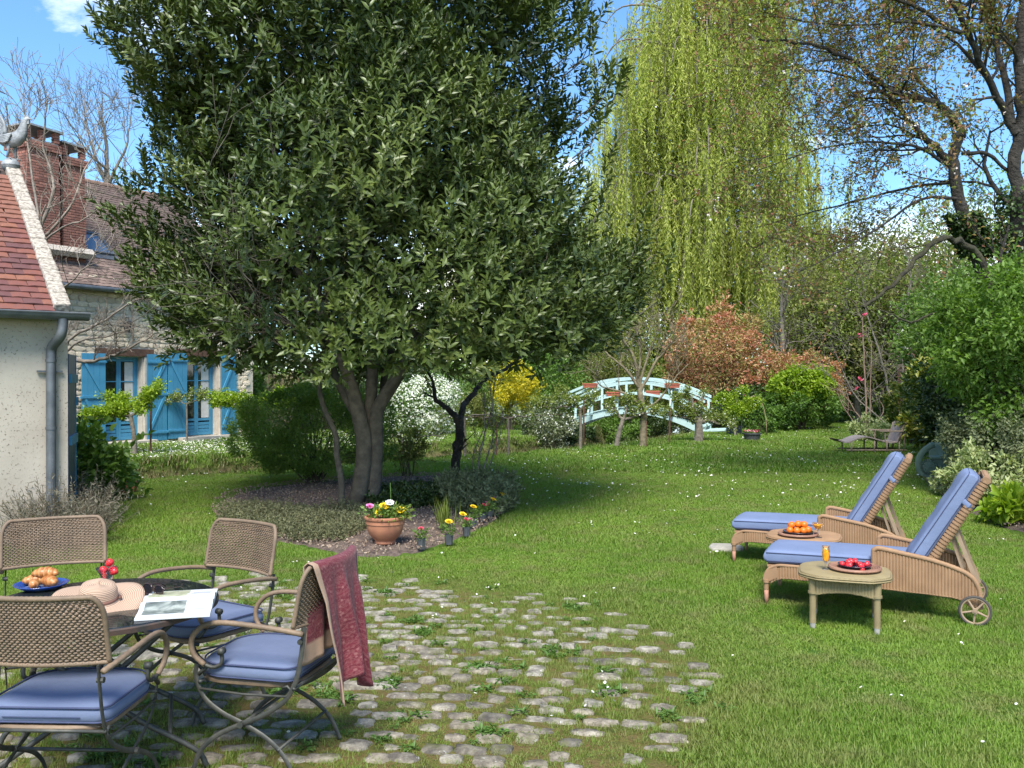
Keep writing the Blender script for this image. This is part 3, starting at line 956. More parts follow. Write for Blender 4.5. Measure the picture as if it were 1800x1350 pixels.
# windows, shutters
for wi, (a, b_, z0, z1) in enumerate(ox):
    # pale rendered reveals, lintel, step
    mb = MB()
    mb.box((a - 0.09, -0.02, (z0 + z1) / 2), (0.17, 0.06, z1 - z0 + 0.02)); mb.box((b_ + 0.09, -0.02, (z0 + z1) / 2), (0.17, 0.06, z1 - z0 + 0.02))
    mb.box((b_ - 0.015, 0.12, (z0 + z1) / 2), (0.03, 0.22, z1 - z0)); mb.box((a + 0.015, 0.12, (z0 + z1) / 2), (0.03, 0.22, z1 - z0))
    mb.build('reveal', m_sill, house, bevel=0.01)
    mb = MB(); mb.box(((a + b_) / 2 + 0.02, -0.03, z1 + 0.11), (b_ - a + 0.55, 0.08, 0.2)); mb.build('lintel', m_lintel, house, bevel=0.01)
    mb = MB(); mb.box(((a + b_) / 2, -0.10, z0 / 2), (b_ - a + 0.5, 0.36, z0)); mb.build('doorstep', m_sill, house, bevel=0.01)
    w = b_ - a - 0.06; xm = (a + b_) / 2
    fr = MB()
    for x in (xm - w / 2 + 0.03, xm + w / 2 - 0.03): fr.box((x, 0.24, (z0 + z1) / 2), (0.06, 0.07, z1 - z0))
    fr.box((xm, 0.24, z1 - 0.03), (w - 0.12, 0.07, 0.06))
    wo_ = fr.build('window', m_blue, house, label='blue-framed french window with tall panes')
    lw = (w - 0.12) / 2
    for s_ in (-1, 1):
        xc = xm + s_ * lw / 2
        lf = MB()
        for x in (xc - lw / 2 + 0.035, xc + lw / 2 - 0.035): lf.box((x, 0.23, (z0 + z1 - 0.06) / 2 + 0.01), (0.065, 0.05, z1 - 0.08 - z0))
        for zz, hh in ((z1 - 0.10, 0.06), (z0 + 0.47, 0.07), (z0 + 0.06, 0.09)): lf.box((xc, 0.23, zz), (lw - 0.135, 0.048, hh))
        H = z1 - 0.13 - (z0 + 0.505)
        for k in (1, 2): lf.box((xc, 0.229, z0 + 0.505 + H * k / 3), (lw - 0.135, 0.04, 0.028))
        for k in range(3): lf.box((xc, 0.238, z0 + 0.15 + k * 0.1), (lw - 0.14, 0.03, 0.085))
        lf.build('sash', m_blue, wo_, bevel=0.004)
        for k in range(3):
            g = MB(); g.box((xc, 0.235, z0 + 0.505 + H * (k + 0.5) / 3), (lw - 0.13, 0.006, H / 3 - 0.02)); g.build('pane', m_glass, wo_)
    cu = MB(); cu.grid(lambda u, v: (xm + 0.12 + (w * 0.5 - 0.2) * u, 0.222 - 0.0 + 0.004 * math.sin(u * 40), z0 + 0.5 + (z1 - z0 - 0.62) * v), 24, 2)
    # curtain hangs behind the glass of the right leaf and catches the light through it
    cu.v = [(x, y + 0.004, z_) for x, y, z_ in cu.v]
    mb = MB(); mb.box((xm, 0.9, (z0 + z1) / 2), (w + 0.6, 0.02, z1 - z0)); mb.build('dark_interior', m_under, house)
    cub = MB(); cub.v = [(x, y - 0.001, z_) for x, y, z_ in cu.v]
# curtains: narrow pale drapes seen inside, standing just clear of the panes
for (a, b_, z0, z1), off in zip(ox, (0.30, 0.28)):
    cu = MB(); xm = (a + b_) / 2
    cu.grid(lambda u, v: (xm + 0.20 + off * u, 0.2305 + 0.0008 * math.sin(u * 30), z0 + 0.52 + (z1 - z0 - 0.67) * v), 20, 2)
    cu.build('curtain', m_curtain, house, smooth=True)

def shutter(xc, w, z0, z1, mirror, parent, yoff=-0.07, rz=0.0, lab=None):
    e = bpy.data.objects.new('shutter', None); COL.objects.link(e); e.parent = parent
    e.location = (xc, yoff, 0); e.rotation_euler = (0, 0, rz)
    if lab: e['label'] = lab
    nb = 4; bw = w / nb; me_ = box_mesh('plank', bw - 0.006, 0.028, z1 - z0, m_blue, 0, 0.0005, 3)
    for k in range(nb):
        o = bpy.data.objects.new('plank', me_); COL.objects.link(o); o.parent = e; o.location = (-w / 2 + bw * (k + 0.5), 0, (z0 + z1) / 2)
    H = z1 - z0
    for zz in (z0 + 0.22, z0 + H * 0.53, z1 - 0.22):
        mb = MB(); mb.box((0, -0.028, zz), (w - 0.02, 0.03, 0.085)); mb.build('ledge', m_blue, e, bevel=0.004)
        mb = MB(); mb.box((0.0, -0.048, zz), (w + 0.03, 0.006, 0.03)); mb.box((mirror * (w / 2 + 0.03), -0.03, zz), (0.05, 0.05, 0.06)); mb.build('hinge', m_blue, e)
    for za, zb in ((z0 + 0.27, z0 + H * 0.53 - 0.05), (z0 + H * 0.53 + 0.05, z1 - 0.27)):
        mb = MB(); mb.bar((-mirror * (w / 2 - 0.07), -0.028, za), (mirror * (w / 2 - 0.09), -0.028, zb), 0.028, 0.075, (0, 0, 1))
        mb.build('brace', m_blue, e)
    return e
sh = [(140, 182, -1, 0.02, 2.44), (255, 290, 1, 0.08, 2.46), (292, 325, -1, 0.10, 2.52), (385, 412, 1, 0.13, 2.58)]
for i, (pa, pb, mir, z0, z1) in enumerate(sh):
    a = hx_of(pa); b_ = hx_of(pb)
    shutter((a + b_) / 2, b_ - a, z0, z1, mir, house, -0.075 - 0.004 * i)
# roof: sheets of underlay with rows of tiles on the front slope
dz = EV - 0.02
mb = MB()
OVH = 0.28
ye = -OVH; ze = EV - OVH * math.tan(PITCH)
for s_, yy in ((1, ye), (-1, DEP + OVH)):
    mb.add([(XL - 0.05, yy, ze), (XR + 0.15, yy, ze), (XR + 0.15, DEP / 2, EV + RISE), (XL - 0.05, DEP / 2, EV + RISE),
            (XL - 0.05, yy, ze - 0.06), (XR + 0.15, yy, ze - 0.06), (XR + 0.15, DEP / 2, EV + RISE - 0.06), (XL - 0.05, DEP / 2, EV + RISE - 0.06)],
           [(0, 1, 2, 3) if s_ > 0 else (3, 2, 1, 0), (7, 6, 5, 4), (0, 4, 5, 1), (1, 5, 6, 2), (3, 7, 4, 0)])
roof = mb.build('roof', m_tile_brown, house)
tm = [tile_mesh('brown_tile_%d' % i, 0.168, 0.155, 0.014, m_tile_brown, 90 + i) for i in range(4)]
items = []; rng = sub_rng(71)
SL = (DEP / 2 + OVH) / math.cos(PITCH); pitch_ = 0.122; nrow = int(SL / pitch_)
for r in range(nrow):
    s_ = r * pitch_ + 0.06
    y = ye + s_ * math.cos(PITCH); zz = ze + s_ * math.sin(PITCH)
    x = 1.0 * hx_of(100) - 6.8 + (r % 2) * 0.087
    while x < XR:
        wx, wy = HO.x + hu.x * x + hv.x * y, HO.y + hu.y * x + hv.y * y
        ppx = 900 + FPX * wx / wy
        if -40 < ppx < 480:
            M = Matrix.Translation((x + rng.normal() * 0.003, y, zz + 0.012 + rng.random() * 0.005)) @ Matrix.Rotation(PITCH - 0.10, 4, 'X') @ Matrix.Rotation(math.pi + rng.normal() * 0.015, 4, 'Z')
            items.append((int(rng.integers(4)), M))
        x += 0.175
place_pieces('tile', roof, items, tm, m_tile_brown, 300, cam_local=hm.inverted() @ W(170, 420, 22))
mb = MB()
x = XL
while x < XR:
    mb.tube([(x, DEP / 2, EV + RISE - 0.01), (x + 0.36, DEP / 2, EV + RISE + 0.01)], 0.10, 10); x += 0.345
mb.build('ridge_tiles', mat('ridge_tile', (0.26, 0.15, 0.10), (0.18, 0.12, 0.09), 6, 0.9), roof)
mb = MB(); mb.tube([(XL, ye - 0.06, ze - 0.05), (XR + 0.1, ye - 0.06, ze - 0.07)], 0.065, 10); mb.build('gutter', m_zinc, house, smooth=True)
# skylight
def roofpt(x, s_, up=0.0):
    return Vector((x, ye + s_ * math.cos(PITCH) - up * math.sin(PITCH), ze + s_ * math.sin(PITCH) + up * math.cos(PITCH)))
Rm = Matrix.Rotation(PITCH, 3, 'X')
sxc = 0.72 ; 
def roof_xy(px, py):
    """roof coordinates (x, s) under a photo pixel"""
    d = Vector(((px - 900) / FPX, 1, (HORIZON - py) / FPX)); o_ = Vector((0, 0, EYE))
    p0 = HO + hv * ye + Vector((0, 0, ze)); e1 = hu; e2 = hv * math.cos(PITCH) + Vector((0, 0, math.sin(PITCH)))
    n_ = e1.cross(e2); tt = (p0 - o_).dot(n_) / d.dot(n_); q_ = o_ + d * tt - p0
    return q_.dot(e1), q_.dot(e2)
x0, s0 = roof_xy(163, 430)
mb = MB()
for dx, ds, w_, l_ in ((-0.37, 0, 0.07, 0.92), (0.37, 0, 0.07, 0.92), (0, 0.43, 0.67, 0.06), (0, -0.43, 0.67, 0.06)):
    mb.box(roofpt(x0 + dx, s0 + ds, 0.05), (w_, l_, 0.10), Rm)
mb.box(roofpt(x0, s0 - 0.56, 0.03), (0.95, 0.18, 0.03), Rm)
sk = mb.build('skylight', m_zinc, roof)
mb = MB(); mb.box(roofpt(x0, s0, 0.06), (0.67, 0.80, 0.01), Rm); mb.build('pane', mat('sky_pane', (0.10, 0.14, 0.19), (0.12, 0.16, 0.2), 3, 0.03, spec=1.0), sk)
# chimneys: two brick stacks with open hoods
brick_me = [box_mesh('brick_%d' % i, 0.215, 0.105, 0.055, m_brick, 0, 0.0025, i) for i in range(4)]
def chimney(x, y, w, d, z0, z1, n_hood, parts_limit, label):
    e = bpy.data.objects.new('chimney', None); COL.objects.link(e); e.parent = house; e['label'] = label
    mb = MB(); mb.box((x, y, (z0 + z1) / 2), (w - 0.02, d - 0.02, z1 - z0)); mb.build('core', m_bmortar, e)
    items = []; rng = sub_rng(int(x * 100) % 1000 + 5)
    rows = int((z1 - z0) / 0.066)
    def course(zc, w, d, r):
        off = (r % 2) * 0.11
        def lay(cx_, cy_, ux_, L, rot):
            p = -L / 2 + off
            if off > 0:
                seg = [(-L / 2, off)] 
            else: seg = []
            while p < L / 2 - 0.02:
                l = min(0.22, L / 2 - p); seg.append((p, l)); p += 0.222
            for a, l in seg:
                c_ = a + l / 2
                items.append((int(rng.integers(4)), Matrix.Translation((cx_ + ux_[0] * c_, cy_ + ux_[1] * c_, zc)) @ Matrix.Rotation(rot, 4, 'Z') @ Matrix.Diagonal(((l - 0.008) / 0.215, 0.6, 1, 1))))
        lay(x, y - d / 2 + 0.02, (1, 0), w, 0)
        lay(x + w / 2 - 0.02, y, (0, 1), d - 0.08, math.pi / 2)
        lay(x - w / 2 + 0.02, y, (0, 1), d - 0.08, math.pi / 2)
    for r in range(rows):
        zc = z0 + 0.035 + r * 0.066
        k = 0.0
        top = rows - r
        if top < 4: k = 0.10
        elif 14 < top < 18: k = 0.05
        elif top >= 18: k = 0.04
        course(zc, w + k, d + k, r)
    # hood: brick piers and slab
    zt = z1
    for s1 in range(n_hood + 1):
        px_ = x - w / 2 + 0.05 + (w - 0.10) * s1 / n_hood
        for py_ in (y - d / 2 + 0.06, y + d / 2 - 0.06):
            for k in range(4):
                items.append((int(rng.integers(4)), Matrix.Translation((px_, py_, zt + 0.035 + k * 0.066)) @ Matrix.Diagonal((0.65, 1.3, 1, 1))))
    items.sort(key=lambda it: -it[1].translation.z)
    place_pieces('brick', e, items, brick_me, m_brick, parts_limit, cam_local=hm.inverted() @ W(60, 100, 18))
    mb = MB(); mb.box((x, y, zt + 0.275 + 0.03), (w + 0.16, d + 0.16, 0.045), Matrix.Rotation(0.05, 3, 'Y')); mb.build('slab', m_lead, e)
def chim_x(px, yloc):
    k = (px - 900) / FPX
    bx, by = HO.x + hv.x * yloc, HO.y + hv.y * yloc
    return (k * by - bx) / (hu.x - k * hu.y)
yl = 0.75
xa, xb = chim_x(44, yl - 0.35), chim_x(101, yl - 0.35)
chimney((xa + xb) / 2, yl, xb - xa, 0.85, 3.9, 7.72, 2, 150, 'broader left brick chimney with an open hood')
xa2, xb2 = chim_x(107, yl - 0.30), chim_x(148, yl - 0.30)
chimney((xa2 + xb2) / 2 + 0.02, yl + 0.05, xb2 - xa2 - 0.05, 0.8, 3.9, 7.50, 1, 150, 'narrower right brick chimney with an open hood')
mb = MB()
for xx in ((xa + xb) / 2, (xa2 + xb2) / 2):
    mb.box((xx, yl - 0.50, 5.03), (0.9, 0.22, 0.16), Rm)
mb.build('flashing', m_cope, house)
# wall lantern between the windows, high up
mb = MB(); lx = hx_of(218)
mb.box((lx, -0.2, 3.15), (0.16, 0.16, 0.22), None, 1.25); mb.box((lx, -0.2, 3.30), (0.24, 0.24, 0.05), None, 0.3); mb.tube([(lx, 0, 3.4), (lx, -0.2, 3.42), (lx, -0.2, 3.3)], 0.015, 6)
mb.build('lantern', mat('dark_iron', (0.03, 0.032, 0.034), (0.05, 0.05, 0.05), 20, 0.6, (60, 0.3, 0.002), metal=0.5), house)

# ---- near outbuilding at the left edge
AO = Vector((-4.855, 9.95, 0))
au = Vector((0.79, 0.613, 0)).normalized(); av = Vector((-0.613, 0.79, 0)).normalized()
shed = empty('plastered_outbuilding', AO, 'plastered outbuilding with red tile roof and zinc gutter at the left edge', 'outbuilding')
shed.rotation_euler = (0, 0, math.atan2(au.y, au.x))
am = frame_matrix(AO, au, av)
EV2 = 2.50; DEP2 = 5.7; PIT2 = math.atan2(1.95, 2.85)
mb = MB(); mb.box((-4, DEP2 / 2, EV2 / 2), (8.0, DEP2, EV2)); 
mb.add([(-0.25, 0, EV2), (0, 0, EV2), (0, DEP2, EV2), (-0.25, DEP2, EV2), (-0.25, DEP2 / 2, EV2 + 1.86), (0, DEP2 / 2, EV2 + 1.86)], [(0, 3, 4), (1, 5, 2), (0, 4, 5, 1), (3, 2, 5, 4)])
mb.build('wall', m_render, shed)
t2 = math.tan(PIT2); ye2 = -0.16; ze2 = EV2 + 0.06 - 0.16 * t2
mb = MB()
for yy in (ye2, DEP2 + 0.16):
    mb.add([(-8, yy, ze2), (-0.15, yy, ze2), (-0.15, DEP2 / 2, EV2 + 0.06 + DEP2 / 2 * t2), (-8, DEP2 / 2, EV2 + 0.06 + DEP2 / 2 * t2), (-8, yy, ze2 - 0.07), (-0.15, yy, ze2 - 0.07), (-0.15, DEP2 / 2, EV2 - 0.01 + DEP2 / 2 * t2), (-8, DEP2 / 2, EV2 - 0.01 + DEP2 / 2 * t2)],
           [(0, 1, 2, 3) if yy < 1 else (3, 2, 1, 0), (7, 6, 5, 4), (0, 4, 5, 1), (1, 5, 6, 2)])
roof2 = mb.build('roof', m_under, shed)
tm2 = [tile_mesh('red_tile_%d' % i, 0.182, 0.17, 0.017, m_tile_red, 190 + i) for i in range(5)]
items = []; rng = sub_rng(72)
for r in range(27):
    s_ = r * 0.128 + 0.05
    y = ye2 + s_ * math.cos(PIT2); zz = ze2 + s_ * math.sin(PIT2)
    x = -0.255 - (r % 2) * 0.094
    if r % 2: items.append((int(rng.integers(5)), Matrix.Translation((-0.213, y, zz + 0.016)) @ Matrix.Rotation(PIT2 - 0.12, 4, 'X') @ Matrix.Rotation(math.pi, 4, 'Z') @ Matrix.Diagonal((0.5, 1, 1, 1))))
    while x > -3.2:
        M = Matrix.Translation((x + rng.normal() * 0.004, y, zz + 0.014 + rng.random() * 0.007)) @ Matrix.Rotation(PIT2 - 0.12, 4, 'X') @ Matrix.Rotation(math.pi + rng.normal() * 0.02, 4, 'Z')
        items.append((int(rng.integers(5)), M)); x -= 0.188
place_pieces('tile', roof2, items, tm2, m_tile_red, 300, cam_local=am.inverted() @ Vector((0, 0, EYE)))
# gable coping, lichen covered
mb = MB()
NS = 14
for i in range(NS):
    y0_, y1_ = -0.12 + (DEP2 / 2 + 0.12) * i / NS, -0.12 + (DEP2 / 2 + 0.12) * (i + 1) / NS
    zz0, zz1 = EV2 + 0.02 + y0_ * t2 * 1.0, EV2 + 0.02 + y1_ * t2
    mb.bar((-0.08 + random.gauss(0, 0.004), y0_, zz0 + 0.05), (-0.08 + random.gauss(0, 0.004), y1_ + 0.01, zz1 + 0.05 + random.gauss(0, 0.003)), 0.17, 0.15)
mb.bar((-0.08, DEP2 / 2, EV2 + 1.88 + 0.05), (-0.08, DEP2 + 0.1, EV2 + 0.05), 0.17, 0.15)
mb.build('coping', m_cope, shed, bevel=0.02)
mb = MB()
x = -0.25
while x > -6:
    mb.tube([(x, DEP2 / 2, EV2 + 1.97), (x - 0.36, DEP2 / 2, EV2 + 1.985)], 0.10, 12); x -= 0.34
mb.build('ridge_tiles', mat('ridge_red', (0.36, 0.16, 0.09), (0.25, 0.12, 0.08), 8, 0.9), roof2)
# half-round gutter and downpipe
mb = MB()
prof = [(math.cos(a) * 0.075, math.sin(a) * 0.075) for a in np.linspace(math.pi, 2 * math.pi, 9)] + [(math.cos(a) * 0.068, math.sin(a) * 0.068) for a in np.linspace(2 * math.pi, math.pi, 9)]
yg, zg = -0.24, EV2 - 0.055
vs = []
for x in (-7.0, 0.16):
    for (a, c_) in prof: vs.append((x, yg + a, zg + c_))
n = len(prof)
fs = [(i, (i + 1) % n, n + (i + 1) % n, n + i) for i in range(n)] + [tuple(range(n, 2 * n)), tuple(reversed(range(n)))]
mb.add(vs, fs); mb.tube([(-7, yg - 0.075, zg), (0.16, yg - 0.075, zg)], 0.011, 6); mb.box((0.158, yg, zg - 0.03), (0.006, 0.13, 0.07))
mb.build('gutter', m_zinc, shed, smooth='auto')
mb = MB()
xd = -0.13
mb.tube(smooth_line([(xd + 0.03, yg, zg - 0.06), (xd + 0.03, yg, zg - 0.14), (xd + 0.01, yg + 0.02, zg - 0.25), (xd - 0.04, -0.07, zg - 0.36), (xd - 0.05, -0.062, zg - 0.5)], 4), 0.052, 14)
mb.tube([(xd - 0.05, -0.062, zg - 0.48), (xd - 0.05, -0.062, 0.0)], 0.05, 14)
for zz in (zg - 0.52, 1.2, 0.5): mb.tube([(xd - 0.05, -0.062, zz), (xd - 0.05, -0.062, zz + 0.03)], 0.057, 14)
mb.box((xd - 0.12, -0.03, zg - 0.62), (0.12, 0.03, 0.02)); mb.box((xd + 0.02, -0.03, zg - 0.62), (0.10, 0.03, 0.02))
mb.build('downpipe', m_zinc, shed, smooth='auto')
# blue door leaf standing open past the corner
e = bpy.data.objects.new('door', None); COL.objects.link(e); e.parent = shed; e.location = (0.04, 0.22, 0); e.rotation_euler = (0, 0, math.radians(73)); e['label'] = 'dark blue door leaf folded open past the corner'
for k in range(3):
    mb = MB(); mb.box((0.13 + k * 0.262, 0, 1.05), (0.256, 0.03, 1.95)); mb.build('plank', m_blue if k == 5 else m_darkblue, e)
for zz in (0.35, 1.05, 1.75):
    mb = MB(); mb.box((0.4, -0.03, zz), (0.76, 0.03, 0.1)); mb.build('ledge', m_blue, e)
mb = MB(); mb.box((0.80, 0, 1.05), (0.02, 0.05, 1.95)); mb.box((0.83, -0.02, 1.48), (0.05, 0.05, 0.10)); mb.build('edge_strip', m_blue, e)

# lead cockerel on its ball, at the top of the gable
rt = am @ Vector((-0.10, DEP2 / 2, EV2 + 1.99))
roo = empty('rooster_statue', rt, 'grey lead cockerel statue standing on a ball on the gable peak', 'statue')
roo.rotation_euler = (0, 0, math.radians(-4)); roo.scale = (1.1, 1.0, 1.0)
mb = MB(); mb.lathe([(0.0, 0.0), (0.07, 0.02), (0.105, 0.08), (0.108, 0.10), (0.112, 0.105), (0.108, 0.11), (0.10, 0.14), (0.06, 0.19), (0.0, 0.205)], n=20); mb.build('ball', m_lead, roo, smooth=True)
def loft(mb, secs, n=14):
    """secs: (centre, normal axis a, axis b, ra, rb)"""
    vs = []
    for c_, a_, b_, ra, rb in secs:
        c_ = Vector(c_); a_ = Vector(a_).normalized(); b_ = Vector(b_).normalized()
        for k in range(n):
            th = 2 * math.pi * k / n
            vs.append(c_ + a_ * ra * math.cos(th) + b_ * rb * math.sin(th))
    fs = []
    for i in range(len(secs) - 1):
        for k in range(n):
            k2 = (k + 1) % n; fs.append((i * n + k, i * n + k2, (i + 1) * n + k2, (i + 1) * n + k))
    fs.append(tuple(reversed(range(n)))); fs.append(tuple((len(secs) - 1) * n + k for k in range(n)))
    mb.add(vs, fs)
X3, Y3, Z3 = (1, 0, 0), (0, 1, 0), (0, 0, 1)
mb = MB()
body = [((-0.19, 0, 0.50), 0.015), ((-0.15, 0, 0.47), 0.05), ((-0.08, 0, 0.445), 0.085), ((0.0, 0, 0.435), 0.10), ((0.07, 0, 0.455), 0.10), ((0.12, 0, 0.50), 0.085), ((0.15, 0, 0.56), 0.066), ((0.165, 0, 0.62), 0.052), ((0.175, 0, 0.67), 0.045), ((0.19, 0, 0.705), 0.04), ((0.22, 0, 0.72), 0.028), ((0.25, 0, 0.715), 0.012), ((0.275, 0, 0.70), 0.003)]
pts_ = [Vector(p) for p, r in body]
secs = []
for i, (p, r) in enumerate(body):
    d_ = (pts_[min(i + 1, len(body) - 1)] - pts_[max(i - 1, 0)]).normalized(); up_ = Vector(Y3).cross(d_)
    secs.append((p, Y3, up_, r * 0.8, r))
loft(mb, secs)
mb.build('body', m_lead, roo, smooth=True)
# comb and wattles
mb = MB()
for x, z_, h in ((0.165, 0.735, 0.035), (0.185, 0.75, 0.045), (0.205, 0.752, 0.04), (0.222, 0.745, 0.028)):
    mb.box((x, 0, z_), (0.02, 0.014, h), Matrix.Rotation(-0.4, 3, 'Y'), 0.5)
mb.box((0.225, 0.0, 0.675), (0.025, 0.03, 0.05), None, 0.7); mb.build('comb', m_lead, roo)
# tail plumes
for k in range(7):
    a = 0.25 + k * 0.20
    pts_ = []
    for i in range(9):
        u = i / 8; r_ = 0.30 - 0.02 * k
        th = 2.3 + a * 0.25 - u * (2.5 - a * 0.2)
        pts_.append((-0.13 - 0.10 - r_ * 0.62 * math.cos(th + 0.9) - 0.08 * u * k * 0.3 , 0.012 * (k - 3), 0.50 + r_ * 1.0 * math.sin(u * 2.4) - 0.05 * k * u))
    mb = MB(); sm = smooth_line(pts_, 2)
    mb.tube(sm, [0.022 * (1 - 0.75 * (i / (len(sm) - 1))) + 0.004 for i in range(len(sm))], 6); mb.build('tail_feather', m_lead, roo, smooth=True)
for s_ in (-1, 1):
    mb = MB()
    for k in range(5):
        mb.tube([(0.06 - 0.01 * k, s_ * 0.085, 0.50 - 0.02 * k), (-0.03, s_ * 0.098, 0.475 - 0.022 * k), (-0.13 - 0.01 * k, s_ * 0.06, 0.47 - 0.012 * k)], [0.02, 0.018, 0.005], 6)
    mb.build('wing', m_lead, roo, smooth=True)
    mb = MB(); mb.tube([(0.01 + 0.02 * s_, s_ * 0.04, 0.38), (0.015 + 0.02 * s_, s_ * 0.042, 0.30), (0.01 + 0.03 * s_, s_ * 0.04, 0.20)], [0.032, 0.016, 0.013], 8)
    for aa in (-0.5, 0, 0.5): mb.tube([(0.01 + 0.03 * s_, s_ * 0.04, 0.20), (0.07 + 0.02 * s_, s_ * 0.04 + aa * 0.07, 0.185)], 0.007, 5)
    mb.build('leg', m_lead, roo, smooth=True)

# brick gate pier among the shrubs on the right
pier = empty('brick_pier', W(1600, 700, 30) * 1.0, 'brick gate pier standing among the dark shrubs', 'pier'); pier.location.z = 0
mb = MB(); mb.box((0, 0, 1.3), (0.48, 0.48, 2.6)); mb.build('core', m_bmortar, pier)
items = []; rng = sub_rng(77)
for r in range(42):
    zc = 0.035 + r * 0.066; 
    if zc > 2.8: break
    for k in range(3):
        for (x_, y_, rt_) in ((-0.26 + 0.13 + k * 0.2 - (r % 2) * 0.06 + 0.03, -0.235, 0), (-0.235, -0.26 + 0.13 + k * 0.2 - (r % 2) * 0.06 + 0.03, math.pi / 2)):
            items.append((int(rng.integers(4)), Matrix.Translation((x_, y_, zc)) @ Matrix.Rotation(rt_, 4, 'Z') @ Matrix.Diagonal((0.88, 0.6, 1, 1))))
items.sort(key=lambda it: -it[1].translation.z)
place_pieces('brick', pier, items, brick_me, m_brick, 120, cam_local=Vector((-10, -30, 10)))
mb = MB(); mb.box((0, 0, 2.82), (0.62, 0.62, 0.10)); mb.build('cap', m_cope, pier)
# ------------------------------------------------------------------ vegetation
m_bark_laurel = mat('laurel_bark', (0.12, 0.105, 0.075), (0.06, 0.052, 0.038), 9, 0.95, (22, 0.8, 0.02), detail=8)
m_bark = mat('grey_bark', (0.21, 0.18, 0.14), (0.10, 0.085, 0.065), 12, 0.95, (30, 0.9, 0.02), detail=8)
m_bark_dark = mat('dark_bark', (0.060, 0.050, 0.040), (0.025, 0.021, 0.017), 7, 0.95, (17, 1.0, 0.06), detail=8)
m_bark_pale = mat('pale_bark', (0.34, 0.29, 0.23), (0.17, 0.14, 0.11), 12, 0.95, (30, 0.7, 0.01))
m_bark_moss = mat('mossy_bark', (0.055, 0.052, 0.022), (0.025, 0.02, 0.014), 9, 0.95, (18, 1.0, 0.05))
m_stem = mat('shrub_stem', (0.12, 0.09, 0.06), (0.06, 0.05, 0.03), 20, 0.9)
m_wood_grey = mat('weathered_wood', (0.20, 0.165, 0.13), (0.11, 0.09, 0.07), 14, 0.9, (30, 0.5, 0.006))

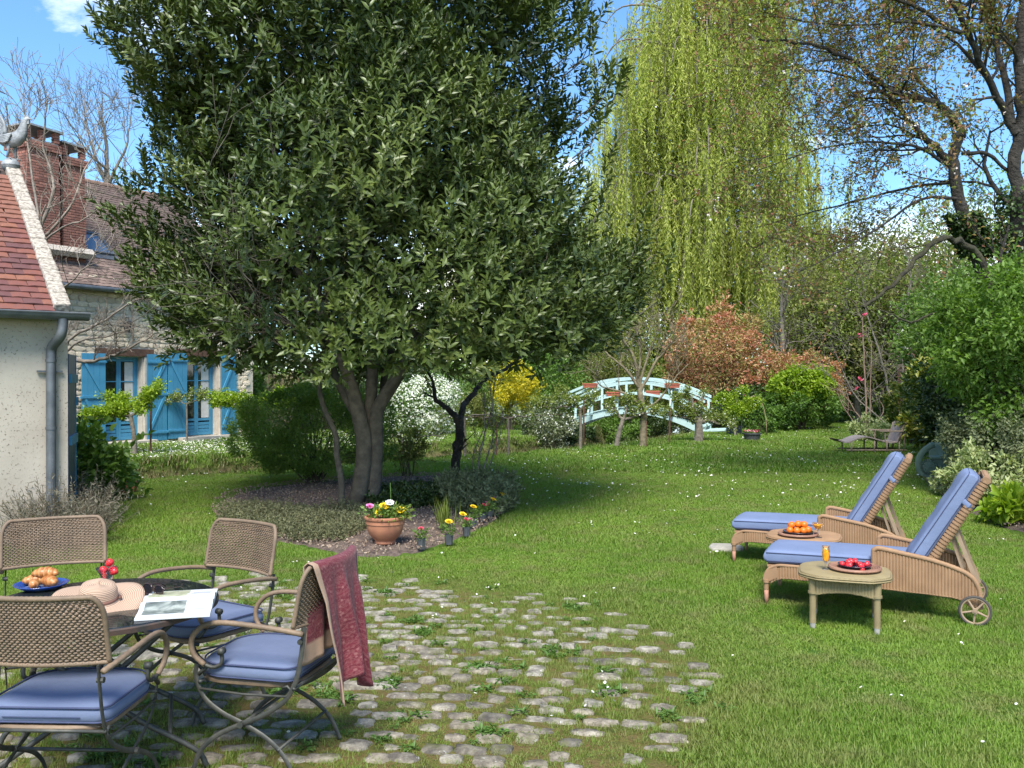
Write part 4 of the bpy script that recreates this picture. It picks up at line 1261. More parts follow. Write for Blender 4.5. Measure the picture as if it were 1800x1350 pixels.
LM = {
 'laurel': leaf_mat('laurel_leaf', [(0.038, 0.058, 0.012), (0.068, 0.098, 0.020), (0.105, 0.138, 0.030), (0.145, 0.172, 0.045)], 0.06, 0.40, 0.4),
 'willow': leaf_mat('willow_leaf', [(0.22, 0.28, 0.05), (0.36, 0.40, 0.08), (0.46, 0.49, 0.12), (0.54, 0.55, 0.18)], 0.48, 0.6, 0.25),
 'cherry': leaf_mat('cherry_leaf', [(0.27, 0.115, 0.07), (0.34, 0.20, 0.10), (0.19, 0.22, 0.05), (0.27, 0.31, 0.08)], 0.4, 0.55, 0.3),
 'blossom': leaf_mat('blossom', [(0.75, 0.60, 0.60), (0.82, 0.74, 0.72), (0.86, 0.82, 0.78)], 0.3, 0.8, 0.2),
 'red': leaf_mat('pieris_leaf', [(0.40, 0.12, 0.075), (0.48, 0.19, 0.12), (0.46, 0.27, 0.13), (0.26, 0.27, 0.07), (0.55, 0.31, 0.21)], 0.3, 0.5, 0.35),
 'lime': leaf_mat('lime_leaf', [(0.15, 0.25, 0.015), (0.25, 0.36, 0.025), (0.36, 0.46, 0.04)], 0.4, 0.5, 0.3),
 'yellow': leaf_mat('yellow_leaf', [(0.42, 0.36, 0.02), (0.58, 0.48, 0.03), (0.36, 0.40, 0.04)], 0.4, 0.5, 0.3),
 'green': leaf_mat('green_leaf', [(0.06, 0.13, 0.018), (0.11, 0.20, 0.03), (0.17, 0.28, 0.05)], 0.32, 0.45, 0.4),
 'round': leaf_mat('round_bush_green', [(0.09, 0.165, 0.026), (0.16, 0.265, 0.045), (0.23, 0.34, 0.075)], 0.35, 0.45, 0.4),
 'maple': leaf_mat('maple_leaf', [(0.065, 0.13, 0.018), (0.12, 0.21, 0.030), (0.19, 0.30, 0.055)], 0.38, 0.5, 0.3),
 'bush': leaf_mat('round_bush_leaf', [(0.07, 0.13, 0.02), (0.125, 0.21, 0.034), (0.19, 0.29, 0.06)], 0.3, 0.42, 0.45),
 'dark': leaf_mat('dark_leaf', [(0.022, 0.045, 0.012), (0.040, 0.075, 0.017), (0.065, 0.105, 0.025)], 0.2, 0.4, 0.45),
 'olive': leaf_mat('olive_leaf', [(0.11, 0.115, 0.035), (0.17, 0.18, 0.05), (0.21, 0.24, 0.065), (0.24, 0.19, 0.11)], 0.38, 0.7, 0.2),
 'spring': leaf_mat('spring_leaf', [(0.13, 0.17, 0.035), (0.20, 0.25, 0.05), (0.28, 0.33, 0.085)], 0.4, 0.6, 0.25),
 'haze': leaf_mat('hazed_far_leaf', [(0.17, 0.185, 0.075), (0.24, 0.26, 0.11), (0.29, 0.27, 0.15)], 0.4, 0.8, 0.1),  # distance haze put into the leaf colour as paler tones
 'sage': leaf_mat('sage_leaf', [(0.10, 0.13, 0.06), (0.16, 0.185, 0.09), (0.21, 0.235, 0.13)], 0.2, 0.7, 0.25),
 'thyme': leaf_mat('thyme_leaf', [(0.10, 0.105, 0.055), (0.155, 0.16, 0.08), (0.21, 0.20, 0.11)], 0.2, 0.8, 0.15),
 'lavender': leaf_mat('lavender_leaf', [(0.13, 0.12, 0.09), (0.20, 0.18, 0.13), (0.27, 0.24, 0.18)], 0.2, 0.85, 0.15),
 'cream': leaf_mat('variegated_leaf', [(0.16, 0.22, 0.07), (0.34, 0.39, 0.16), (0.52, 0.53, 0.30)], 0.3, 0.55, 0.3),
 'gold_edge': leaf_mat('gold_edged_leaf', [(0.05, 0.10, 0.018), (0.09, 0.15, 0.025), (0.30, 0.30, 0.04), (0.46, 0.40, 0.06)], 0.2, 0.4, 0.45),
 'white': leaf_mat('white_flower', [(0.62, 0.66, 0.52), (0.80, 0.80, 0.72), (0.85, 0.85, 0.80)], 0.25, 0.7, 0.2),
 'pink': leaf_mat('pink_flower', [(0.62, 0.07, 0.18), (0.72, 0.14, 0.25), (0.75, 0.3, 0.38)], 0.25, 0.7, 0.2),
}

def bush(name, label, cat, loc, r, n, L, Wd, m, seed, lumps=26, lump=0.34, fill=0.18, up=0.15, group=None, stems=14, z0=0.0, flowers=None, mcore=None, rough_top=0.0, quad=False, stem_m=None, crown_name='crown', base_r=0.10, spiky=0):
    """rounded shrub: leafy lumps carried by stems that rise from the root. r = (rx, ry, height)"""
    rng = sub_rng(seed)
    e = empty(name, loc, label, cat, group)
    rx, ry, h = r
    hz = (h - z0) / 2; c = np.array([0, 0, z0 + hz])
    d = rand_dirs(rng, lumps); d[:, 2] = np.clip(d[:, 2], -0.85, 1)
    k = 0.50 + 0.42 * rng.random((lumps, 1))
    C = c + d * np.array([rx, ry, hz]) * k
    R = lump * min(rx, ry, max(hz, 0.35 * rx)) * (1.75 - 1.25 * k[:, 0]) * (0.7 + 0.6 * rng.random(lumps)) * 1.45
    if rough_top: C[:, 2] += rough_top * rng.random(lumps) * (d[:, 2] > 0.2)
    n1 = int(n * (1 - fill)); pick = rng.integers(lumps, size=n1)
    dd = rand_dirs(rng, n1); out = d[pick]
    flip = (np.sum(dd * out, 1) < -0.25); dd[flip] *= -1
    rad = R[pick] * (0.55 + 0.5 * rng.random(n1) ** 0.7 + 0.25 * (rng.random(n1) < 0.06) * rng.random(n1))
    P = C[pick] + dd * rad[:, None] * np.array([1, 1, 0.85])
    D = norm_rows(dd * 0.8 + rng.normal(size=dd.shape) * 0.55 + np.array([0, 0, up]))
    N = norm_rows(dd * 0.7 + rng.normal(size=dd.shape) * 0.45 + np.array([0, 0, 0.55]))
    n2 = n - n1
    q = rand_dirs(rng, n2) * (rng.random((n2, 1)) ** 0.33) * np.array([rx, ry, hz]) * 0.78 + c
    P = np.concatenate([P, q]); D = np.concatenate([D, rand_dirs(rng, n2)]); N = np.concatenate([N, rand_dirs(rng, n2)])
    P[:, 2] = np.maximum(P[:, 2], 0.02)
    # shoots that break the outline
    nsp = lumps * 3; sp_i = rng.integers(lumps, size=nsp); sd = norm_rows(d[sp_i] * 0.8 + rng.normal(size=(nsp, 3)) * 0.5 + np.array([0, 0, 0.45]))
    per_ = 9; tt_ = np.linspace(0.75, 1.75, per_)[None, :, None]
    Q = (C[sp_i] * 1.0)[:, None, :] + sd[:, None, :] * (R[sp_i] * (0.7 + 0.5 * rng.random(nsp)))[:, None, None] * tt_
    Q = Q.reshape(-1, 3) + rng.normal(size=(nsp * per_, 3)) * L * 0.2
    P = np.concatenate([P, Q]); D = np.concatenate([D, norm_rows(np.repeat(sd, per_, 0) + rng.normal(size=Q.shape) * 0.8)]); N = np.concatenate([N, rand_dirs(rng, len(Q)) + np.array([0, 0, 0.7])])
    P[:, 2] = np.maximum(P[:, 2], 0.02); n2 += len(Q); n = len(P)
    ln = L * (0.65 + 0.7 * rng.random(n))
    tone = np.concatenate([np.clip(0.5 * rng.random(n1) + 0.5 * rng.random(lumps)[pick], 0, 1), rng.random(n2) * 0.9])
    leaves(crown_name, P, D, N, ln, ln * Wd, m, e, rnd=tone, rng=rng, quad=quad)
    tb = Tubes()
    for i in range(min(stems, lumps)):
        a = rng.random() * 6.28; b0 = np.array([math.cos(a) * base_r, math.sin(a) * base_r, -0.03])
        mid = b0 * 0.5 + C[i] * 0.5 + np.array([0, 0, 0.12 * h])
        tb.add(smooth_line([b0, mid, C[i]], 3), np.linspace(0.007 + 0.004 * h, 0.003, 7), 5)
    tb.build('stems', stem_m or m_stem, e)
    if flowers:
        fm, fn, fl, clus = flowers
        pk = rng.integers(lumps, size=fn); dd = rand_dirs(rng, fn); out = d[pk]
        dd = norm_rows(dd + out * 0.9)
        Q = C[pk] + dd * R[pk][:, None] * 1.02
        Q = np.repeat(Q, clus, 0) + rng.normal(size=(fn * clus, 3)) * fl * 0.9
        Dq = norm_rows(np.repeat(dd, clus, 0) * 0.3 + rng.normal(size=(fn * clus, 3)))
        Nq = norm_rows(np.repeat(dd, clus, 0) + rng.normal(size=(fn * clus, 3)) * 0.3)
        leaves('blossoms', Q, Dq, Nq, fl, fl * 0.8, fm, e, rng=rng, fold=0.1)
    return e

# ---- the bay laurel in the round bed
rng = sub_rng(101)
LX, LY = -2.15, 12.5
lau = empty('laurel_tree', (LX, LY, 0.04), 'large dark multi-stemmed bay laurel in the round soil bed', 'tree')
def lp(px, py, Y):
    p = W(px, py, Y); return np.array([p.x - LX, p.y - LY, p.z - 0.04])
tb = Tubes()
def limb(pts, rads, sides=12, wig=0.0):
    l = smooth_line(pts, 4)
    r_ = np.interp(np.linspace(0, 1, len(l)), np.linspace(0, 1, len(rads)), rads)
    tb.add(l, r_, sides); return l, r_
limbs = []
limbs.append(limb([lp(620, 902, 12.5), lp(634, 850, 12.5), lp(640, 780, 12.5), lp(628, 720, 12.45), lp(618, 680, 12.4), lp(600, 630, 12.3), lp(570, 560, 12.0), lp(520, 470, 11.6)], [0.13, 0.115, 0.11, 0.10, 0.09, 0.075, 0.06, 0.03]))
limbs.append(limb([lp(645, 902, 12.6), lp(655, 850, 12.6), lp(660, 770, 12.6), lp(664, 720, 12.6), lp(700, 660, 12.6), lp(730, 600, 12.6), lp(790, 520, 12.5), lp(860, 440, 12.3)], [0.13, 0.12, 0.11, 0.095, 0.085, 0.07, 0.055, 0.03]))
limbs.append(limb([lp(640, 770, 12.6), lp(650, 720, 12.65), lp(655, 650, 12.7), lp(660, 560, 12.8), lp(650, 430, 12.9), lp(660, 250, 12.9), lp(650, 60, 12.7)], [0.09, 0.085, 0.08, 0.075, 0.06, 0.045, 0.02]))
limbs.append(limb([lp(630, 735, 12.5), lp(604, 690, 12.8), lp(585, 650, 13.0), lp(560, 590, 13.3), lp(500, 500, 13.6), lp(440, 400, 13.8)], [0.07, 0.062, 0.056, 0.05, 0.04, 0.02]))
limbs.append(limb([lp(652, 760, 12.7), lp(672, 700, 13.0), lp(680, 640, 13.3), lp(720, 540, 13.8), lp(780, 400, 14.2)], [0.06, 0.055, 0.05, 0.04, 0.02]))
limbs.append(limb([lp(600, 903, 12.2), lp(600, 850, 12.2), lp(592, 800, 12.15), lp(590, 765, 12.1), lp(572, 725, 12.0), lp(562, 690, 11.9), lp(560, 668, 11.8), lp(545, 645, 11.6), lp(500, 600, 11.2), lp(430, 540, 10.8)], [0.05, 0.043, 0.04, 0.038, 0.036, 0.034, 0.032, 0.03, 0.025, 0.012]))
nodes = []
def laurel_R(z):
    return np.interp(z, [1.75, 2.0, 2.3, 2.8, 3.4, 4.2, 5.0, 6.0, 7.0, 8.0, 8.8, 9.2], [1.6, 2.45, 3.1, 3.5, 3.45, 3.15, 3.2, 3.25, 3.0, 2.3, 1.2, 0.2])
for l, r_ in limbs:
    k = len(l) // 2
    spawn_on(rng, tb, l[k:], r_[k:], 7, 1.7, 2, nodes, bias=(0, 0, 0.35), wig=0.22, up=0.12, nch=4, ang=0.7, seg=4, minr=0.005)
# crown: clumps in a lumpy shell
nc = 275
zz = 2.4 + 6.4 * rng.random(nc) ** 1.05
aa = rng.random(nc) * 6.28
CR = []
for z_, a_ in zip(zz, aa):
    R_ = laurel_R(z_) * (0.80 + 0.13 * rng.normal()); R_ = min(R_, laurel_R(z_) * 0.97)
    if math.cos(a_) < 0: R_ *= 1 + float(np.interp(z_, [2.4, 4.0, 5.2], [0.38, 0.30, 0.13])) * math.cos(a_)
    elif z_ > 3.6: R_ *= 1 - 0.13 * math.cos(a_)
    if rng.random() < 0.12: R_ *= 0.6
    CR.append((0.10 + math.cos(a_) * R_, math.sin(a_) * R_ * 0.95, z_))
# lower skirt reaching out to the right and left, as in the photograph
for px_, py_, Y_ in [(1010, 530, 12.0), (1050, 500, 12.2), (985, 550, 11.6), (1075, 470, 12.4), (980, 560, 11.3), (960, 575, 10.8), (1040, 480, 12.6), (1010, 500, 13), (315, 480, 12.0), (340, 515, 11.8), (380, 530, 11.4), (300, 440, 12.4), (1030, 560, 12.4), (1050, 530, 12.8), (275, 380, 12.3), (400, 570, 11.0), (480, 585, 10.6), (700, 580, 9.9), (800, 580, 10.0), (870, 570, 10.3), (600, 590, 10.0), (880, 400, 11.0), (930, 450, 11.2), (860, 480, 10.6), (900, 520, 10.8), (960, 500, 11.6), (840, 350, 10.8), (940, 380, 12.0), (980, 440, 12.4), (800, 430, 10.2), (870, 560, 10.9), (1010, 520, 12.2), (780, 500, 10.0), (750, 600, 11.5), (820, 600, 12.5), (900, 590, 13.0), (970, 570, 13.5), (640, 610, 13), (520, 610, 13), (450, 590, 13.5)]:
    p = lp(px_, py_, Y_); CR.append(tuple(p))
CR = np.array(CR); nc = len(CR)
cw = np.column_stack([np.zeros(nc) + 0.1, np.zeros(nc), np.zeros(nc) + 4.2])
cout = norm_rows((CR - cw) * np.array([1, 1, 0.75]))
ns = 15500
pk = rng.integers(nc, size=ns)
dd = rand_dirs(rng, ns); fl = np.sum(dd * cout[pk], 1) < -0.1; dd[fl] *= -1
SP = CR[pk] + dd * (0.30 + 0.38 * rng.random((ns, 1))) * np.array([1, 1, 0.85])
SD = norm_rows(dd * 0.6 + cout[pk] * 0.45 + np.array([0, 0, 0.95]) + rng.normal(size=(ns, 3)) * 0.22)
# long upright shoots breaking the outline
sh_ = []
for px_, py_, Y_, le in [(1052, 150, 12.3, 0.7), (1080, 130, 12.3, 0.3), (1045, 220, 12.2, 0.5), (222, 115, 12.2, 0.4), (232, 135, 12.2, 0.4), (270, 50, 12.4, 0.6), (1030, 60, 12.6, 0.6), (960, 40, 12.0, 0.7), (1100, 450, 12.0, 0.5), (1150, 470, 12.1, 0.5), (285, 290, 12.2, 0.4), (950, 420, 10.4, 0.4), (1000, 450, 11.0, 0.45), (275, 245, 12, 0.4), (1055, 290, 12.3, 0.5), (1040, 350, 12.2, 0.4)]:
    p = lp(px_, py_, Y_)
    for j in range(2):
        b0 = p + rng.normal(size=3) * 0.12 - np.array([0, 0, 0.2])
        dr = norm_rows(np.array([[np.sign(p[0]) * 0.25 + rng.normal() * 0.2, rng.normal() * 0.2, 1.0]]))[0]
        back = b0 + np.array([-np.sign(p[0]) * 0.3, 0, -0.3])
        tb.add(np.array([back, b0 - dr * 0.1, b0 + dr * le]), [0.012, 0.008, 0.004], 4)
        for t_ in np.linspace(-0.1, 1, 6): sh_.append((b0 + dr * le * t_, norm_rows((dr + rng.normal(size=3) * 0.25)[None])[0]))
SP = np.concatenate([SP, np.array([a for a, b_ in sh_])]); SD = np.concatenate([SD, np.array([b_ for a, b_ in sh_])]); ns2 = len(SP)
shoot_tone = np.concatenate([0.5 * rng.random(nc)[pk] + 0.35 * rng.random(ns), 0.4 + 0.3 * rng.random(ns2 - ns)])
per = 10
ref = rand_dirs(rng, ns2); U = norm_rows(np.cross(SD, ref)); Vv = np.cross(SD, U)
Pl = []; Dl = []; Nl = []; Tn = []; Ln = []
for k in range(per):
    u = k / (per - 1)
    ph = 2.4 * k + rng.random(ns2) * 0.8
    rad = U * np.cos(ph)[:, None] + Vv * np.sin(ph)[:, None]
    Pl.append(SP + SD * (0.02 + 0.19 * u)); open_ = 0.92 - 0.58 * u
    d_ = norm_rows(rad * open_ + SD * (0.45 + 0.6 * u) + rng.normal(size=(ns2, 3)) * 0.12 - np.array([0, 0, 0.08]) * (1 - u))
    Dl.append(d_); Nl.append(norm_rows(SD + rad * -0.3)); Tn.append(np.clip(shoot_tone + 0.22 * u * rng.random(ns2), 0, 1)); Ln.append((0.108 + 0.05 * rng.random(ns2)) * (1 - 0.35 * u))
P = np.concatenate(Pl); D = np.concatenate(Dl); N = np.concatenate(Nl); Tn = np.concatenate(Tn); Ln = np.concatenate(Ln)
# inner leaves, the shade inside the crown put into their darker tones
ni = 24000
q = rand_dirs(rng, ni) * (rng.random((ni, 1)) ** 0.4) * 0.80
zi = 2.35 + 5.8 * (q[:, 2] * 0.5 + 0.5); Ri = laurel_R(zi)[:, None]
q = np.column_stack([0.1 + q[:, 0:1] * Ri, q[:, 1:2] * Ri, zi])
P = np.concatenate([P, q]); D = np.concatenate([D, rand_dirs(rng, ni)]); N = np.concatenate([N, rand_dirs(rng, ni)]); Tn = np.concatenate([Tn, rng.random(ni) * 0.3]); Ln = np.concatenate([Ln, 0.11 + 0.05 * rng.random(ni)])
dist = np.hypot(P[:, 0] + LX, P[:, 1] + LY)
# the leaves nearest the camera are single pieces sharing four meshes
dcam = np.linalg.norm(P + np.array([LX, LY, 0.04 - EYE]), axis=1); dcam[-ni:] += 99
near = np.argsort(dcam)[:300]
leaf_me = []
for k in range(4):
    me_ = np_mesh('laurel_leaf_%d' % k, [(0, 0, 0), (0.5, 0.45, 0.22), (0, 1, -0.26), (-0.5, 0.45, 0.22)], [(0, 1, 2), (0, 2, 3)], 3)
    a_ = me_.attributes.new('rnd', 'FLOAT', 'FACE'); a_.data.foreach_set('value', np.array([0.2 + 0.25 * k] * 2, np.float32)); me_.materials.append(LM['laurel']); leaf_me.append(me_)
for i in near:
    d_ = Vector(D[i]).normalized(); s_ = d_.cross(Vector(N[i])).normalized(); n_ = s_.cross(d_)
    M = Matrix.Identity(4); w_ = Ln[i] * 0.38
    for r_ in range(3): M[r_][0] = s_[r_] * w_; M[r_][1] = d_[r_] * Ln[i]; M[r_][2] = n_[r_] * w_; M[r_][3] = P[i][r_]
    o_ = bpy.data.objects.new('leaf', leaf_me[int(Tn[i] * 3.99)]); COL.objects.link(o_); o_.parent = lau; o_.matrix_local = M
keep = np.ones(len(P), bool); keep[near] = False
P, D, N, Ln, Tn = P[keep], D[keep], N[keep], Ln[keep], Tn[keep]
ni0 = int((~keep[-ni:]).sum()); outer = len(P) - (ni - ni0)
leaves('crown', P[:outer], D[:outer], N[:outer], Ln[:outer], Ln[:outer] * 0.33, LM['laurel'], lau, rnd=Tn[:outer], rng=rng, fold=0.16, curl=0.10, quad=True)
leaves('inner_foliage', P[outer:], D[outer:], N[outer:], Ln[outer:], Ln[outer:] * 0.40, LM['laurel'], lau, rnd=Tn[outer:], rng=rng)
tb.build('trunk', m_bark_laurel, lau)
print('laurel leaves', len(P))

# ---- weeping willow beyond the stream
rng = sub_rng(102)
WL = W(1238, 700, 44); WLb = np.array([WL.x, WL.y, 0.0])
wil = empty('weeping_willow', WLb, 'tall weeping willow with yellow-green hanging strands beyond the bridge', 'tree')
tb = Tubes(); arcs = []
trunk = smooth_line([(0, 0, -0.1), (0.1, 0, 3), (-0.1, 0.1, 7), (0.2, 0, 12), (0, 0, 18), (0.1, 0, 21)], 4)
tb.add(trunk, np.linspace(0.55, 0.10, len(trunk)), 10)
SPl = []; SLn = []
for i in range(170):
    z0_ = 6.5 + 15.5 * (i + rng.random()) / 170; a = rng.random() * 6.28
    reach = np.interp(z0_, [6, 9, 13, 17, 20, 22], [4.8, 5.3, 5.4, 5.3, 5.0, 3.0]) * (0.5 + 0.5 * rng.random() ** 0.7)
    d = np.array([math.cos(a), math.sin(a), 0])
    rise = 1.0 + 1.6 * rng.random()
    base = np.array([0, 0, z0_ - 1.0])
    pts_ = smooth_line([base, base + d * reach * 0.4 + [0, 0, rise], base + d * reach * 0.8 + [0, 0, rise * 1.1], base + d * reach + [0, 0, rise * 0.4]], 4)
    tb.add(pts_, np.linspace(0.09, 0.015, len(pts_)), 5)
    anchors = 3 + (len(pts_) - 4) * rng.random(5)
    for k in range(17):
        x = float(np.clip(anchors[k % 5] + 0.12 * rng.normal(), 0, len(pts_) - 1.01)); j = int(x); p = pts_[j] + (pts_[min(j + 1, len(pts_) - 1)] - pts_[j]) * (x - j)
        SPl.append(p + rng.normal(size=3) * np.array([0.35, 0.35, 0.15])); SLn.append(min(p[2] - 1.5 - 2.5 * rng.random(), 2.6 + 4.2 * rng.random()))
# wispy outer curtain on the left side, reaching low
for i in range(330):
    x = -4.0 - 2.5 * rng.random(); zt = 9 + 8 * rng.random() - (abs(x) - 4.0) * 2.6
    SPl.append(np.array([x, rng.normal() * 2.0, zt])); SLn.append(zt - 4.2 - 2.5 * rng.random())
for i in range(220):
    x = 3.6 + 2.4 * rng.random(); zt = 10 + 8 * rng.random() - (abs(x) - 3.6) * 2.4
    SPl.append(np.array([x, rng.normal() * 2.0, zt])); SLn.append(zt - 4.5 - 3.0 * rng.random())
SPl = np.array(SPl); SLn = np.maximum(np.array(SLn), 0.8); S = len(SPl)
NL = 62
sway = rng.normal(size=(S, 2)) * 0.06; phase = rng.random(S) * 6.28; tone = rng.random(S)
Pl = []; Dl = []; Tn = []
for k in range(NL):
    u = (k + rng.random(S)) / NL
    p = SPl.copy(); p[:, 2] -= SLn * u; p[:, :2] += sway * (SLn * u * (1 + 0.5 * u))[:, None] + np.column_stack([np.sin(u * 4 + phase), np.cos(u * 3.3 + phase)]) * 0.10 * u[:, None]
    Pl.append(p + rng.normal(size=(S, 3)) * 0.035)
    dr = rng.normal(size=(S, 3)) * 0.5; dr[:, 2] = -1.0 + 0.35 * rng.normal(size=S); Dl.append(norm_rows(dr)); Tn.append(np.clip(tone * 0.6 + 0.4 * rng.random(S), 0, 1))
P = np.concatenate(Pl); D = np.concatenate(Dl); Tn = np.concatenate(Tn); n = len(P)
ln = 0.17 + 0.10 * rng.random(n)
leaves('crown', P, D, rand_dirs(rng, n), ln, ln * 0.26, LM['willow'], wil, rnd=Tn, rng=rng)
for i in range(0, S, 3):
    p = SPl[i]; L_ = SLn[i]; e_ = p + np.array([sway[i, 0] * L_ * 1.5, sway[i, 1] * L_ * 1.5, -L_])
    tb.add(np.array([p, (p + e_) / 2, e_]), [0.014, 0.010, 0.005], 3)
tb.build('trunk', m_bark, wil)
print('willow leaves', n)

# ---- cherry trees on the right
def traced_tree(name, label, base, limbs_px, n_spawn, L, depth, seed, m_b, leaf=None, blossom=None, group=None, cat='tree', kw=None, bias=(0, 0, 0.2), t0=0.25, skip=()):
    rng = sub_rng(seed); e = empty(name, base, label, cat, group); B = np.array(base)
    tb = Tubes(); nodes = []
    kw = kw or {}
    for li, (pts_, r0_, r1_) in enumerate(limbs_px):
        l = smooth_line([np.array(W(*p)) - B for p in pts_], 4)
        if name == 'cherry_tree': r0_, r1_ = r0_ * 0.86, r1_ * 0.8
        l = l + np.vstack([np.zeros(3), rng.normal(size=(len(l) - 2, 3)) * min(0.02, r0_ * 0.25), np.zeros(3)])
        r_ = np.linspace(r0_, r1_, len(l)); tb.add(l, r_, 10 if r0_ > 0.05 else 6)
        if li not in skip:
            spawn_on(rng, tb, l, r_, n_spawn if not isinstance(n_spawn, (list, tuple)) else n_spawn[li], L, depth, nodes, bias=bias, t0=t0, **kw)
    tb.build('trunk', m_b, e)
    for spec, nm in ((leaf, 'crown'), (blossom, 'blossoms')):
        if spec:
            mm, per, ln0, wd, frac, spread = spec
            nd = [x for x in nodes if rng.random() < frac]
            P, D = node_leaves(rng, nd, per, spread, 1)
            ln = ln0 * (0.6 + 0.8 * rng.random(len(P)))
            leaves(nm, P, D + np.array([0, 0, -0.15]), rand_dirs(rng, len(P)) + np.array([0, 0, 0.8]), ln, ln * wd, LM[mm], e, rng=rng)
    return e, nodes
Yc = 15.0
kwc = dict(wig=0.30, up=0.02, nch=4, ang=0.65, shrink=0.66, seg=5, minr=0.0035, rshrink=0.55)
b1 = G(1795, 850); b1 = (b1.x + 0.9, Yc, 0)
c1, nd1 = traced_tree('cherry_tree', 'tall cherry tree with ivy-dark straight trunk at the right edge, bronze young leaves', (W(1792, 700, Yc).x, Yc, 0), [
    ([(1800, 830, Yc), (1796, 600, Yc), (1790, 430, Yc), (1786, 300, Yc), (1794, 200, Yc), (1788, 110, Yc), (1800, 20, Yc), (1790, -120, Yc)], 0.17, 0.07),
    ([(1786, 235, Yc), (1768, 205, Yc), (1730, 130, Yc - 0.3), (1690, 40, Yc - 0.6), (1640, -60, Yc - 0.9)], 0.085, 0.04),
    ([(1778, 220, Yc), (1760, 120, Yc + 0.3), (1750, 60, Yc + 0.5), (1735, -40, Yc + 0.8)], 0.075, 0.04),
    ([(1690, 60, Yc - 0.5), (1600, 10, Yc - 0.9), (1500, -30, Yc - 1.2), (1400, -30, Yc - 1.4)], 0.045, 0.015),
    ([(1735, 140, Yc), (1660, 60, Yc + 0.4), (1560, 20, Yc + 0.6)], 0.04, 0.012),
], [6, 13, 12, 14, 11], 1.35, 2, 201, m_bark_dark, ('cherry', 6, 0.07, 0.48, 0.85, 0.05), ('blossom', 3, 0.035, 0.9, 0.07, 0.03), kw=kwc, bias=(-0.25, -0.1, 0.25), t0=0.3)
c2, nd2 = traced_tree('cherry_tree', 'leaning forked cherry tree with long limbs spreading left over the lawn', (W(1740, 700, Yc).x, Yc + 0.2, 0), [
    ([(1760, 840, Yc), (1745, 600, Yc), (1716, 440, Yc), (1692, 372, Yc), (1674, 292, Yc), (1682, 245, Yc), (1690, 232, Yc)], 0.155, 0.09),
    ([(1690, 240, Yc), (1672, 200, Yc), (1632, 178, Yc - 0.2), (1572, 162, Yc - 0.4), (1520, 128, Yc - 0.6), (1482, 100, Yc - 0.8), (1420, 80, Yc - 1.0), (1330, 70, Yc - 1.2)], 0.085, 0.015),
    ([(1672, 290, Yc), (1650, 262, Yc), (1622, 240, Yc), (1585, 200, Yc + 0.3), (1545, 158, Yc + 0.5), (1470, 130, Yc + 0.8), (1380, 120, Yc + 1.0)], 0.080, 0.012),
    ([(1676, 300, Yc), (1620, 262, Yc - 0.2), (1540, 250, Yc - 0.5), (1440, 262, Yc - 0.8), (1330, 300, Yc - 1.0)], 0.035, 0.008),
    ([(1688, 350, Yc), (1620, 350, Yc - 0.3), (1560, 390, Yc - 0.5), (1480, 440, Yc - 0.6), (1400, 480, Yc - 0.7)], 0.035, 0.008),
    ([(1682, 320, Yc), (1600, 330, Yc + 0.4), (1520, 350, Yc + 0.7), (1430, 372, Yc + 0.9), (1330, 400, Yc + 1.0)], 0.032, 0.008),
    ([(1690, 270, Yc), (1735, 270, Yc), (1770, 300, Yc + 0.1), (1786, 300, Yc + 0.1)], 0.04, 0.03),
    ([(1700, 60, Yc - 1), (1600, 40, Yc - 1.1), (1480, 45, Yc - 1.3), (1360, 30, Yc - 1.5)], 0.03, 0.008),
], [2, 18, 15, 11, 9, 9, 2, 10], 1.05, 2, 202, m_bark_dark, ('cherry', 3, 0.065, 0.48, 0.62, 0.05), ('blossom', 3, 0.034, 0.9, 0.05, 0.03), kw=kwc, bias=(-0.35, -0.05, 0.05), t0=0.12)
traced_tree('mossy_branch_tree', 'low mossy branch of an ivy-covered tree reaching over the shrubs', (W(1725, 700, 14.0).x, 14.0, 0), [
    ([(1760, 840, 14.0), (1750, 600, 14.0), (1728, 470, 14.0), (1695, 430, 13.9), (1660, 420, 13.8), (1632, 432, 13.7), (1600, 470, 13.6), (1560, 508, 13.5), (1518, 541, 13.4)], 0.068, 0.024),
    ([(1700, 545, 14.0), (1650, 548, 13.8), (1600, 566, 13.6), (1560, 552, 13.5), (1520, 585, 13.4), (1470, 610, 13.3)], 0.022, 0.006),
], [2, 6], 0.8, 1, 203, m_bark_moss, ('spring', 2, 0.05, 0.5, 0.3, 0.05), kw=kwc, bias=(-0.3, 0, -0.05), t0=0.5)

traced_tree('bare_shrub', 'tangle of thin bare branches between the magnolia and the brick pier', (W(1570, 700, 29).x, 29, 0), [
    ([(1572, 760, 29), (1565, 700, 29), (1545, 620, 29), (1520, 540, 29), (1500, 470, 29)], 0.05, 0.012),
    ([(1574, 760, 29), (1590, 680, 29), (1580, 590, 29), (1600, 500, 29), (1590, 430, 29)], 0.05, 0.012),
    ([(1572, 755, 29), (1610, 700, 28.5), (1650, 610, 28.5), (1640, 520, 28.5)], 0.045, 0.012),
    ([(1570, 757, 29), (1540, 730, 29), (1500, 690, 29), (1460, 600, 29)], 0.04, 0.010),
], [7, 7, 7, 7], 1.1, 2, 205, m_bark, ('spring', 1, 0.07, 0.5, 0.35, 0.05), kw=dict(kwc, minr=0.006), bias=(0, 0, 0.3), t0=0.2)
